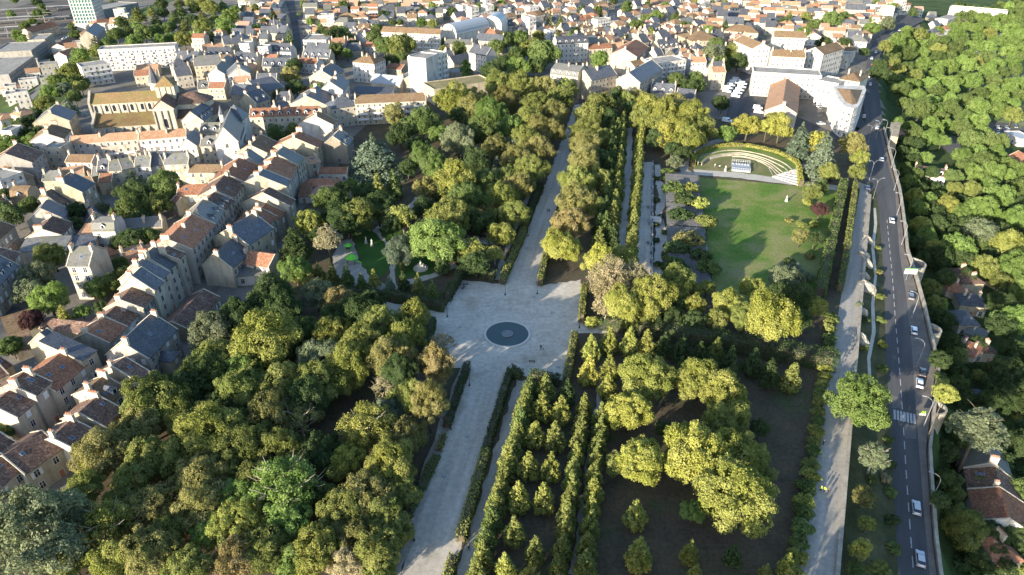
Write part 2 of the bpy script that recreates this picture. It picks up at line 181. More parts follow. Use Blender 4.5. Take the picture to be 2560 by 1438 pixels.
(0,5,2,-267.4,703.5,5.7),(0,11,1,-317.1,746.5,6.9),(0,4,1,-315,554.8,6),(4,11,1,-281.3,618.1,6.6),(4,5,1,-273,665,6.1),(4,4,1,-324.5,605.7,5.7),
(0,6,1,-330.1,686.5,5.7),(0,6,2,-308.1,707.6,5.7),(0,5,1,-273.9,574,5.4),(0,5,1,-257.8,584.2,5.4),(0,4,1,-292,591.7,6.4),(0,4,1,-259.2,404.6,4.7),
(0,11,1,-291.3,457.3,6.9),(0,11,1,-266.3,387.7,5.7),(4,8,1,-248.6,379.9,6.1),(0,4,1,-249.3,367.8,5.5),(0,11,1,-303.3,517.4,6.1),(0,5,1,-305.8,498.2,6.4),
(0,8,1,-271.3,416.3,5.4),(0,11,1,-268.3,428.5,4.4),(0,5,1,-277.4,412.2,5.7),(0,11,1,-284.8,464.1,6.5),(0,4,1,-280.7,439.2,4.7),(0,4,1,-298.4,529,5.5),
(4,5,2,-323.9,534.4,4.5),(4,8,1,-321.6,549.4,6.2),(0,5,1,-296,447.3,5),(4,5,1,-276.6,444.5,5),(0,6,1,-240.5,337,4.2),(0,6,1,-247.2,334.7,4.7),(0,6,1,-259.9,353.2,4),
(0,4,1,-230.2,309.2,4.9),(0,6,1,-262.6,371.8,4),(0,11,1,-234.1,298.2,5.1),(0,5,1,-244.5,321.4,5.3),(0,6,1,-245.8,350.2,4.7),(0,5,1,-236,324.3,4.5),
(0,11,1,-260.2,343.7,3.8),(0,6,1,-256.8,358,4.2),],
    'trees among the far houses': [
(5,4,1,-173.2,555.3,5),(0,4,2,-187.4,740,3.9),(5,6,2,-215.5,654.4,5.3),(0,4,2,148.2,658.4,5),(0,11,2,36.6,548.6,4.6),(0,6,2,-120.8,680.8,5.3),
(5,11,2,34.7,691.1,3.9),(0,11,2,-70,634.3,5),(0,5,1,-79.8,636.6,5.5),(0,6,2,-77.1,687.7,4.1),(0,4,2,343.7,770.6,3.8),(0,6,1,-121.1,542.3,5.5),
(0,5,1,-121.1,518.3,4.7),(0,4,1,-80.1,509.3,4.6),(0,4,2,-210.2,738.1,4.9),(0,4,2,90.9,568.4,4.1),(0,5,1,165.2,605,5.4),(5,5,1,-158.4,593.1,5.5),
(0,4,1,-143.6,512.8,4.4),(0,11,2,84.7,714.7,4.7),(0,4,2,-261.3,713.8,4.9),(0,11,1,21.2,576.1,5.6),(0,4,2,289.1,676,3.4),(0,4,2,-53.7,552.2,4.5),
(0,4,1,121.2,572.8,5.4),(5,5,2,371.1,746.6,5.1),(0,11,2,-51.4,530.9,4),(0,4,2,-101.1,648.8,3.6),(5,6,2,-85.5,688.3,5),(0,5,2,-53,514.8,4),(0,4,2,-85.5,594.1,4.2),
(0,5,2,-219.1,616.4,4.8),(0,5,2,-181.8,650.4,4.1),(5,4,2,-29.1,627.8,3.7),(0,11,2,-251.2,713.4,5.2),(0,4,2,138.9,589.1,4),(5,6,2,180.6,609,4.8),
(0,4,2,-198.3,679.7,4.1),(0,4,2,-17.9,710.9,4.7),(5,4,2,271.3,730.8,3.5),(0,4,2,-50.4,598.3,4.5),(0,4,2,-106.9,647.6,3.9),(0,6,2,-221.8,646.3,4.4),
(0,11,2,60.4,719.4,4.3),(0,11,2,191.3,752.4,5.2),(0,4,2,172.6,604.3,3.9),(0,5,2,-79.6,727.3,4.7),(0,6,2,-19.6,630.9,4.6),(0,4,2,121.5,657.7,5.4),
(0,5,2,-11,746.3,5.1),(5,11,2,205.8,750,3.8),(0,11,2,114.2,593.9,4.8),(0,11,2,272.7,671.8,5.1),(0,11,2,249.7,738.2,4.8),(0,11,1,-35.9,584.2,5.6),
(0,6,2,-199.3,609.5,4),(0,4,2,331,662.4,3.7),(5,11,1,35.9,563.7,5.2),(0,5,2,-10.7,607.3,3.8),(0,4,2,33.2,605.1,3.8),(0,6,2,105.8,764.9,4.8),(0,5,2,354.8,705.3,4.7),
(0,4,2,77.6,567.8,4.7),(0,6,2,381.8,692.1,4.8),(0,4,2,150.1,629.4,4.9),(5,4,2,66,692,5.1),(0,11,2,214.8,737,5.2),(5,6,2,82,675.7,4.7),(5,5,2,257,670.7,3.7),
(5,4,2,137.5,739.2,4.5),(0,6,2,52.5,592.7,4.9),(5,5,1,44.1,543.3,5.6),(0,4,2,-9.4,655.9,4.2),(0,6,2,54.3,669.7,4.4),(0,11,2,-185.5,704.2,3.9),
(0,4,2,-632.5,931.9,5.2),(0,5,2,-469.9,684.2,4.9),(0,6,2,-510.6,861.3,5.9),(0,5,2,-519.6,780.8,5.4),(0,4,2,-535.5,818.4,6.6),(0,4,2,-491.3,900.8,5.2),
(0,6,2,-497.4,760.9,5),(0,4,1,-430.1,704.5,6.5),(0,4,2,-568,881.6,5),(0,5,1,-485.4,702.2,6.1),(0,4,2,-539,840.7,4.8),(0,6,2,-589.5,907.1,6.7),
(0,5,2,-571.2,827.2,4.9),(0,4,2,-460.9,752.9,4.5),(0,4,1,-505.6,747.8,6.4),(0,4,2,-551.6,929,4.6),],
    'trees in the wooded valley east of the road': [
(0,5,1,362.6,494.3,5.5),(0,4,1,380.4,563.7,7.6),(0,4,1,315.7,564,6.4),(0,5,2,396.8,668.3,5.2),(0,5,1,474.4,681.6,8.2),(0,4,1,261.5,388.8,5.3),(0,5,1,398,612.4,6.3),
(0,4,1,367.7,588.4,6.6),(0,5,1,274.8,396.7,6.4),(0,11,1,290.5,499.8,5.6),(0,5,1,356.9,522.4,6.8),(0,5,1,278.4,477.2,5.1),(0,5,1,313,532.9,6.5),
(0,5,1,312.2,488.6,5.9),(0,5,1,345.2,476.3,5.4),(0,5,1,269.7,437.7,5.2),(0,11,1,309.7,416.2,6.2),(0,5,1,441.5,684.3,6.5),(0,5,1,331.4,530.4,6.6),
(0,5,1,285.8,445.1,5),(0,4,1,318.3,465.5,5.2),(0,4,1,285,460.9,5.8),(0,5,1,348.9,535.3,6.4),(0,4,1,249.3,413.3,7.1),(0,4,1,300.2,530.6,5.1),(0,4,1,264.8,485.6,5.5),
(0,5,1,328.2,492.1,6.6),(0,5,1,411.8,585.4,7.6),(0,5,1,293.2,484.5,5.2),(0,5,1,302.4,471.7,4.6),(0,5,1,330.7,448.3,4.6),(0,5,1,400.7,643.8,7.5),
(0,11,1,284.8,540,5.6),(0,5,1,315.8,584.7,6.2),(0,5,1,466.3,654.3,7),(0,5,1,423.5,649.8,5.6),(0,4,1,260.2,459,6),(0,5,1,395.4,552.7,6.6),(0,4,1,341,563.3,5.5),
(0,5,1,332.7,574.1,5.5),(0,4,1,300.6,556.1,5.3),(0,5,1,349.8,607.9,5.3),(0,5,2,473.5,703.1,5.6),(0,4,1,261.1,408.6,4.5),(0,5,1,334.4,478.3,4.9),
(0,5,1,290.4,422.5,6.5),(0,4,1,272.2,421.7,5.9),(0,5,1,374.6,576.5,5.6),(0,5,1,437.3,692.9,5.8),(0,4,1,369.6,525.3,5.3),(0,4,1,297.4,446.7,5.7),
(0,11,1,360.2,633.5,8),(0,11,1,288.4,520.4,4.8),(0,4,1,396.5,626.6,5.6),(0,5,1,417.5,681.4,5.9),(0,5,1,263.5,420.4,4.7),(0,4,1,359.8,608.9,5.2),
(0,5,1,321.5,451.4,6.4),(0,4,1,383.8,530.7,5.4),(0,5,1,244.9,390.5,5),(0,5,1,303.2,423.1,6.1),(0,11,1,294.3,538.6,4.9),(0,4,1,380.6,630,5.7),(0,5,1,379.1,547.1,6.6),
(0,5,1,315.7,516.2,5.2),(0,5,1,457.8,659.3,5.8),(0,5,1,313.1,577.3,5),(0,5,1,331.9,593.4,6.4),(0,5,1,360.9,563.1,4.9),(0,5,1,430.4,632.4,6.5),
(0,5,1,405.6,604.2,7.1),(0,4,1,347.3,499.5,6),(0,5,1,269.3,454.1,4.9),(0,4,1,249.2,431.3,4.9),(0,5,1,328.5,540.2,4.7),(0,4,1,275.1,409.8,5.4),
(0,5,1,357.2,498.9,4.8),(0,5,2,373.9,636.4,5),(0,5,1,441.7,626.3,6.2),(0,4,1,420.1,578,5.6),(0,11,1,355.1,588,6.2),(0,5,2,443.5,615.3,5),(0,5,1,342.8,622.4,5.2),
(0,4,1,277.2,490.4,4.7),(0,11,1,441,661.6,6.6),(0,11,1,368.8,555.8,5),(0,4,1,344.1,463.7,5.6),(0,5,1,255.7,393.1,4.4),(0,5,1,333.6,512.3,5),(0,4,1,354,567.9,5),
(0,5,1,306.7,493.9,4.8),(0,5,2,346.1,628.4,5),(0,5,1,510.5,755.2,6.3),(0,4,1,469.6,757.2,6.5),(0,4,1,543.4,773.8,6.4),(0,5,1,484.7,744.5,7.6),
(0,6,2,497.6,813.7,6.6),(0,5,2,558.8,821,6.1),(0,4,2,468.9,741,4.9),(0,4,2,584.4,836.7,5.6),(0,4,1,497.9,699.9,6.1),(0,4,2,487.9,770.6,5.8),(0,5,2,519.3,753,5.4),
(0,4,2,535.2,783.9,5.6),(0,4,2,521.1,800.4,5.4),(0,6,2,512.7,805.4,5.9),(0,6,1,531.1,801,6.6),(0,4,2,564.6,815.3,4.8),(0,4,2,564.8,843.9,5.4),
(0,4,2,598.1,868.4,4.7),(0,4,2,503,803.9,4.9),(0,4,2,472.3,716.1,5),(0,5,2,492.8,739.4,5.3),(0,4,2,523.6,746.3,4.8),(0,6,2,612.3,878.9,4.8),(0,4,2,493.7,724,5.1),
(0,6,2,520,836.1,4.7),(0,4,2,442.5,715.1,5.4),(0,5,1,235.3,341.5,5.1),(0,4,1,241.1,331.7,6.6),(0,5,1,255,334.2,4.8),(0,4,1,265.3,361.8,6.5),(0,4,1,252.5,362.3,6.6),
(0,4,1,248,310.1,5.9),(0,5,1,258.3,348.9,4.7),(0,5,1,239,321,5.6),(0,5,1,258.1,327,4.9),(0,5,1,271.8,382.6,4.6),(0,5,1,230.5,321.1,4.6),(0,4,1,231.5,330.2,4.6),
(0,5,1,233.7,312.1,4.7),(0,5,1,248.7,349.5,4.7),(0,5,1,248.6,323,4.6),(0,6,1,204.2,333.3,4.3),(0,6,1,212.5,358.3,4.1),(0,5,2,229.1,397,3.2),(0,5,1,196.2,296.5,3.8),
(0,5,1,219.6,376.5,3.7),(0,4,1,224.3,369,5),(0,4,1,212,346.3,3.3),(0,6,1,204.8,344.5,4),(0,6,1,195.8,305.9,3.7),(0,6,1,193.9,284.4,3.8),(0,6,1,194.6,290.9,3.2),
(0,5,1,229.9,386,4),(0,4,1,200,318.8,3.8),],
    'shrubs on the valley slope': [
(6,4,1,128.4,122.7,2.4),(0,11,1,115.6,124.4,2.5),(6,6,1,107.6,105.6,2.7),(0,4,1,136.5,141.6,2.7),(6,6,1,132.2,134.4,2.4),(0,4,1,123.6,126.8,3.3),
(6,4,1,113.4,121.3,2.3),(6,11,1,155.4,160,2.3),(6,6,1,124.7,110.2,2.8),(0,6,1,130.5,137.4,2.7),(6,6,1,154.9,201.7,3),(0,4,1,140.9,169,3.3),(0,6,1,116,103.6,2.6),
(6,4,1,129.5,136.2,2.4),(0,6,1,152.4,170.2,3.3),(6,6,1,140.6,137.2,2.5),(0,11,1,151.3,174.5,2.4),(0,6,1,162.9,171.9,2.3),(0,6,1,121.1,120,3),(0,6,1,127.7,118.8,2.2),
(6,6,1,125.8,147.8,2.7),(6,6,1,148.9,170.2,2.4),(6,4,1,125.6,139.8,2.4),(6,11,1,118.3,122.9,2.7),(6,4,1,134.7,159,3),(0,4,1,149,184,3.2),(6,6,1,133.6,162.2,2.3),
(0,6,1,130.4,128.5,2.5),(0,6,1,111.6,109.6,2.4),(0,6,1,111.4,103.5,2.2),(0,6,1,139.4,145.7,2.4),(0,6,1,143.4,162.2,2.2),(6,4,1,149.9,154.5,2.6),
(0,11,1,131.5,121.5,2.9),(0,11,1,156.5,168.4,2.4),(6,6,1,124.3,133.2,2.3),(0,6,1,115.7,107.3,2.6),(6,6,1,109.4,110.3,2.2),(6,11,1,122.1,104.7,2.8),
(6,6,1,153.9,182.9,2.7),(0,6,1,134.6,131.9,2.2),(0,6,1,156.4,178.3,2.6),(6,6,1,145.5,140.5,2.2),(6,4,1,109.5,102.9,2.4),(6,6,1,114.3,103.1,2.5),
(0,6,1,138.6,131.7,2.1),(6,11,1,120.1,137.1,2.2),(6,4,1,130.4,125.9,2.2),(0,6,1,151.1,151.7,2.2),(6,6,1,125.2,136.3,2.2),(0,6,1,119.6,148.6,2),
(6,4,1,122.8,154.4,2.3),(0,11,1,214.3,307.5,3.8),(0,11,1,221,305.8,4.1),(0,6,1,217.7,274.7,4.6),(0,6,1,196.3,271.5,3.2),(0,6,1,245.1,301.7,3.2),
(6,6,1,214.8,322.2,3.3),(6,6,1,207.7,313.5,4),(6,11,1,212.5,306.7,3),(0,6,1,198.3,280.3,3.5),(0,6,1,209.3,321.1,3.8),(6,6,1,183.2,248.4,3.4),(0,6,1,225.2,288.1,3.6),
(0,6,1,227.2,276.1,3.5),(0,6,2,206,329.3,2.8),(0,4,1,202,261.1,3.8),(0,6,1,185.9,247.6,4.7),(0,6,1,213.8,299.5,3),(0,6,1,225.2,302.9,3.3),(6,6,1,191.3,270.8,4.1),
(6,4,1,202.3,229.3,4.4),(6,6,1,205.7,318.9,3.4),(6,6,1,236.3,299.1,3.1),(6,4,1,207.3,307.1,3.3),],
    'trees beyond the lower edge of the view': [
(0,11,2,-6.2,38.5,5.7,9.7,7.1),(0,0,2,-9,54,5.4,9.4,6.7),(0,2,2,-9.9,63.9,6,10,7.5),(0,11,2,-0.2,41.3,6.2,10.2,7.7),(0,2,2,2,52.8,6.2,10.2,7.7),
(0,4,2,2.6,64.9,6.1,10.2,7.7),(0,2,2,11.3,39.5,5.4,9.5,6.7),(0,11,2,8.2,50.9,5.4,9.5,6.8),(0,0,2,10.6,65.6,6.2,10.2,7.7),(0,0,2,19.2,50.1,6.4,10.4,8),
(0,2,2,20.4,63.8,5.5,9.6,6.9),(0,0,2,27.4,65.5,5.8,9.8,7.2),(0,4,2,37.4,40.1,5.5,9.6,6.9),(0,0,2,38.8,53.4,6.6,10.6,8.3),(0,11,2,45.4,39.1,5.8,9.9,7.3),
(0,0,2,47.4,53.7,6.8,10.8,8.5),(0,0,2,47.6,63.2,5.9,9.9,7.4),(0,2,2,54.7,39.5,5.7,9.8,7.2),(0,11,2,54.6,50.7,5.6,9.6,6.9),(0,11,2,56.1,63.2,5.6,9.7,7),],
}

SHEETS = [
    ('park_ground', 'park_soil', 0.004, [(-113.4, 75.7), (-109.5, 99.4), (-97.5, 108.9), (-99.1, 136.8), (-93.0, 157.6), (-85.2, 194.1), (-83.3, 217.8), (-88.6, 244.3), (-81.5, 290.0), (-84.1, 347.8), (-75.3, 397.8), (-46.7, 418.8), (-40.1, 461.5), (-8.3, 477.5), (33.0, 477.5), (36.1, 408.5), (55.6, 432.2), (71.1, 435.0), (97.2, 390.0), (117.7, 380.1), (153.4, 378.6), (177.2, 339.6), (156.4, 280.7), (63.7, 85.9), (54.0, 66.8), (-24.8, 59.0), (-96.6, 59.0)]),
    ('alley', 'gravel_lane', 0.012, [(-27.7, 59.0), (-25.1, 69.6), (-23.3, 85.9), (-11.8, 151.7), (-2.0, 197.4), (13.4, 276.2), (32.3, 378.6), (37.5, 408.5), (42.1, 408.5), (38.1, 378.6), (23.5, 276.2), (9.1, 196.4), (-0.9, 149.4), (-11.8, 85.9), (-14.6, 69.6), (-16.3, 59.0)]),
    ('plaza', 'gravel', 0.02, [(-17.5, 200.6), (-2.4, 197.7), (9.4, 196.9), (23.5, 200.6), (22.7, 185.4), (20.7, 175.7), (30.4, 174.8), (30.1, 169.2), (19.6, 168.8), (14.4, 146.4), (0.6, 148.8), (-13.4, 152.0), (-24.7, 152.4), (-23.3, 175.7), (-35.0, 177.9), (-43.4, 183.0), (-54.8, 189.0), (-56.7, 191.5), (-42.8, 187.3), (-29.3, 182.6), (-21.4, 183.0)]),
    ('garden_lane', 'gravel_walk', 0.016, [(-6.1, 200.6), (-4.3, 214.8), (8.9, 285.3), (10.3, 284.3), (-2.6, 214.8), (-4.1, 200.6)]),
    ('lower_lane', 'gravel_walk', 0.016, [(-25.2, 85.9), (-14.6, 152.0), (-12.5, 151.1), (-21.8, 85.9)]),
    ('limes_lane', 'gravel_walk', 0.016, [(-11.0, 85.9), (1.1, 146.7), (4.6, 146.7), (-7.5, 85.9), (-11.3, 69.6), (-13.8, 69.6)]),
    ('limes_path', 'gravel_walk', 0.01, [(11.4, 85.9), (24.4, 150.2), (25.4, 149.4), (13.2, 85.9)]),
    ('limes_path', 'park_soil', 0.008, [(9.8, 145.0), (18.4, 133.0), (27.2, 122.2), (26.5, 120.6), (16.3, 132.2), (8.6, 143.0)]),
    ('terrace_lane', 'gravel_lane', 0.012, [(37.4, 214.8), (41.2, 214.8), (54.9, 294.8), (65.8, 364.4), (62.5, 364.4), (50.7, 294.8)]),
    ('terrace_lane', 'gravel_lane', 0.012, [(44.0, 211.8), (43.9, 200.6), (47.3, 200.6), (67.8, 312.7), (62.4, 312.7)]),
    ('winding_path', 'pale_path', 0.012, [(48.0, 200.6), (52.1, 200.6), (53.9, 217.8), (58.7, 230.5), (60.7, 251.7), (66.8, 271.9), (67.9, 290.0), (70.6, 308.9), (67.9, 308.9), (64.4, 285.3), (63.3, 271.9), (58.4, 255.6), (56.0, 237.2), (51.3, 217.8)]),
    ('pergola_court', 'gravel_walk', 0.008, [(71.2, 298.7), (86.5, 299.7), (67.6, 199.3), (53.2, 199.3)]),
    ('lawn', 'lawn', 0.01, [(85.2, 293.3), (132.7, 281.6), (144.3, 276.2), (100.5, 189.0), (83.1, 176.2), (65.1, 178.4), (68.1, 199.3)]),
    ('lawn_path', 'pale_path', 0.016, [(85.3, 302.7), (105.8, 298.7), (134.8, 287.1), (147.6, 282.5), (145.2, 276.7), (132.7, 281.6), (103.8, 291.9), (84.4, 296.2)]),
    ('circle_path', 'gravel_walk', 0.014, [(77.8, 293.8), (79.2, 304.8), (82.6, 316.4), (89.0, 327.7), (101.4, 341.5), (109.3, 347.8), (111.2, 343.4), (100.8, 334.8), (90.7, 323.7), (85.1, 312.7), (82.8, 302.2), (84.1, 294.8)]),
    ('east_path', 'gravel_walk', 0.014, [(140.2, 318.1), (141.5, 312.7), (140.5, 299.7), (137.3, 284.3), (135.2, 286.2), (136.9, 297.7), (138.4, 310.0)]),
    ('promenade', 'gravel_walk', 0.012, [(43.9, 61.5), (48.2, 69.6), (56.3, 85.9), (90.1, 154.8), (113.2, 200.6), (152.6, 278.5), (155.8, 290.0), (157.5, 284.3), (155.0, 274.1), (64.2, 86.4), (56.2, 70.0), (52.0, 61.6)]),
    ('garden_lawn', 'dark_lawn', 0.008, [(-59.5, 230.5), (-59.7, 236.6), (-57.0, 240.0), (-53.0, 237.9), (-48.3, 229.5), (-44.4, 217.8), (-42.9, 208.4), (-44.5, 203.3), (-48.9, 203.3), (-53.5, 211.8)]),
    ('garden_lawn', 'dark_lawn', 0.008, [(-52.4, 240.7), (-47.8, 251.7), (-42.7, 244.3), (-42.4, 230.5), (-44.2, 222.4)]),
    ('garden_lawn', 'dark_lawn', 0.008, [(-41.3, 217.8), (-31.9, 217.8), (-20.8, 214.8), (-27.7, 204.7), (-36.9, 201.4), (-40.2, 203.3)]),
    ('garden_path', 'pale_path', 0.012, [(-37.4, 275.4), (-37.4, 267.7), (-44.5, 251.7), (-51.8, 239.0), (-49.7, 233.8), (-43.1, 220.2), (-41.2, 211.8), (-40.6, 203.3), (-37.3, 194.1), (-41.9, 194.1), (-42.4, 203.3), (-42.9, 211.8), (-44.2, 217.8), (-48.5, 228.8), (-54.0, 238.3), (-53.4, 241.8), (-46.7, 255.6), (-42.2, 265.6), (-41.9, 269.8)]),
    ('garden_path', 'pale_path', 0.012, [(-38.3, 199.3), (-27.7, 205.0), (-20.6, 211.8), (-19.0, 209.5), (-26.7, 202.0), (-36.9, 196.4)]),
    ('playground', 'gravel_walk', 0.01, [(-65.2, 217.8), (-64.7, 228.8), (-60.9, 232.1), (-53.9, 211.8), (-48.7, 202.5), (-42.4, 197.4), (-42.6, 194.1), (-53.7, 196.7), (-60.6, 203.3)]),
    ('garden_path', 'pale_path', 0.01, [(-15.3, 234.5), (-6.1, 230.5), (-6.7, 225.3), (-11.2, 227.8)]),
    ('amphitheatre_green', 'dry_lawn', 0.012, [(85.3, 302.7), (87.4, 315.4), (96.5, 329.4), (113.0, 337.8), (126.4, 335.4), (134.7, 323.7), (136.9, 308.9), (130.1, 289.0), (105.8, 298.7)]),
    ('road', 'asphalt', 0.01, [(73.9, 76.3), (81.8, 92.4), (98.2, 130.9), (111.3, 162.8), (124.0, 191.6), (139.5, 228.1), (152.7, 260.7), (160.1, 280.7), (165.2, 294.8), (176.4, 315.4), (184.0, 332.4), (195.9, 357.6), (199.9, 363.0), (185.9, 326.5), (168.3, 279.4), (152.2, 242.6), (143.5, 222.3), (135.0, 200.2), (121.4, 167.7), (110.0, 142.1), (95.6, 109.1), (88.5, 92.4), (81.4, 76.5)]),
    ('pavement', 'pavement', 0.014, [(88.5, 92.4), (95.6, 109.1), (110.0, 142.1), (121.4, 167.7), (135.0, 200.2), (143.5, 222.3), (152.2, 242.6), (168.3, 279.4), (185.9, 326.5), (199.9, 363.0), (201.5, 363.0), (186.2, 323.7), (169.3, 279.4), (154.2, 242.6), (147.1, 226.1), (141.4, 207.7), (135.4, 190.0), (129.6, 174.4), (124.2, 159.4), (116.9, 146.9), (105.5, 127.6), (101.1, 117.9), (93.5, 101.1), (90.0, 92.4), (82.6, 76.5), (81.4, 76.5)]),
    ('road', 'asphalt', 0.008, [(195.9, 357.6), (190.6, 357.6), (215.8, 418.8), (248.2, 488.6), (282.1, 559.3), (313.1, 611.0), (354.9, 665.9), (447.7, 795.4), (391.3, 686.2), (345.6, 635.5), (306.7, 584.9), (281.3, 538.3), (251.3, 477.5), (226.1, 418.8), (208.9, 378.6), (198.3, 357.6)]),
    ('side_road', 'asphalt', 0.012, [(195.9, 357.6), (184.0, 332.4), (176.4, 315.4), (165.2, 294.8), (160.1, 280.7), (154.5, 274.1), (158.4, 287.6), (168.7, 315.4), (185.3, 351.0), (190.6, 357.6)]),
    ('bank', 'bank_grass', 0.006, [(63.6, 85.9), (153.7, 271.9), (159.5, 279.8), (152.7, 260.7), (139.5, 228.1), (124.0, 191.6), (111.3, 162.8), (98.2, 130.9), (81.8, 92.4), (73.9, 76.3), (56.4, 71.1)]),
    ('bank_path', 'pale_path', 0.016, [(151.5, 260.5), (145.8, 246.5), (135.8, 226.8), (128.3, 207.6), (119.3, 189.7), (113.2, 174.8), (104.9, 160.2), (100.8, 149.8), (99.6, 149.3), (104.0, 160.6), (111.5, 174.0), (117.9, 189.1), (127.0, 207.0), (134.3, 226.2), (144.4, 246.1), (150.4, 260.3)]),
    ('barracks_yard', 'asphalt', 0.01, [(120.7, 378.6), (133.2, 418.8), (160.1, 488.6), (182.5, 488.6), (162.9, 386.1), (172.1, 357.6), (178.6, 347.8), (190.1, 364.4), (182.8, 378.6), (192.7, 427.7), (209.2, 477.5), (220.2, 477.5), (193.6, 357.6), (182.9, 338.4), (163.9, 347.8), (138.8, 375.0)]),
    ('street', 'pavement', 0.008, [(-104.8, 163.5), (-104.2, 176.2), (-99.7, 190.3), (-100.9, 200.6), (-102.2, 217.8), (-106.2, 259.5), (-109.8, 299.7), (-114.7, 326.5), (-113.3, 326.5), (-107.9, 299.7), (-103.7, 259.5), (-99.7, 217.8), (-98.2, 199.3), (-97.4, 187.8), (-101.3, 173.5), (-102.1, 161.5), (-110.0, 141.7), (-111.5, 122.2), (-110.6, 109.5), (-110.9, 107.1), (-113.1, 107.7), (-114.3, 123.6), (-113.4, 144.2)]),
    ('street', 'asphalt', 0.008, [(-170.4, 552.2), (-193.3, 631.9), (-225.7, 735.1), (-251.9, 812.9), (-241.7, 812.9), (-211.4, 712.1), (-177.2, 597.7), (-161.4, 538.3), (-157.5, 512.4)]),
    ('street', 'asphalt', 0.008, [(38.1, 403.5), (43.0, 427.7), (68.2, 451.4), (74.9, 477.5), (75.6, 466.7), (67.3, 435.0), (49.2, 418.8), (42.4, 403.5)]),
    ('yard', 'asphalt', 0.008, [(-152.5, 155.7), (-150.7, 163.5), (-151.4, 176.2), (-156.2, 183.0), (-164.7, 185.4), (-169.3, 180.7)]),
    ('station_street', 'asphalt', 0.01, [(-345.3, 449.1), (-336.5, 454.6), (-356.1, 526.5), (-439.5, 700.1), (-455.2, 739.3), (-441.4, 729.2), (-407.7, 654.5), (-355.1, 539.7), (-326.7, 474.7), (-312.5, 424.2), (-302.2, 392.5)]),
    ('railway', 'rail_ballast', 0.008, [(-623.0, 884.6), (-629.8, 978.3), (-544.4, 978.3), (-505.7, 830.8), (-485.8, 771.4), (-492.6, 719.3), (-504.5, 700.1)]),
    ('allotment_field', 'allotment', 0.008, [(294.4, 425.9), (346.0, 475.4), (404.5, 530.0), (332.8, 421.8), (302.0, 404.9)]),
    ('allotment_field', 'allotment', 0.008, [(363.9, 612.0), (435.7, 655.8), (479.6, 643.5), (404.5, 530.0), (340.3, 484.6), (346.5, 536.8)]),
    ('car_park', 'asphalt_old', 0.012, [(289.9, 411.8), (303.0, 425.1), (317.4, 421.4), (324.9, 409.9), (301.2, 374.0), (290.7, 383.0)]),
    ('valley_lane', 'asphalt_old', 0.008, [(231.9, 393.4), (244.3, 384.9), (256.0, 382.5), (239.8, 350.8), (225.7, 317.6), (230.3, 314.6), (235.9, 330.8), (246.6, 357.7), (263.5, 390.4), (248.9, 393.7)]),
]
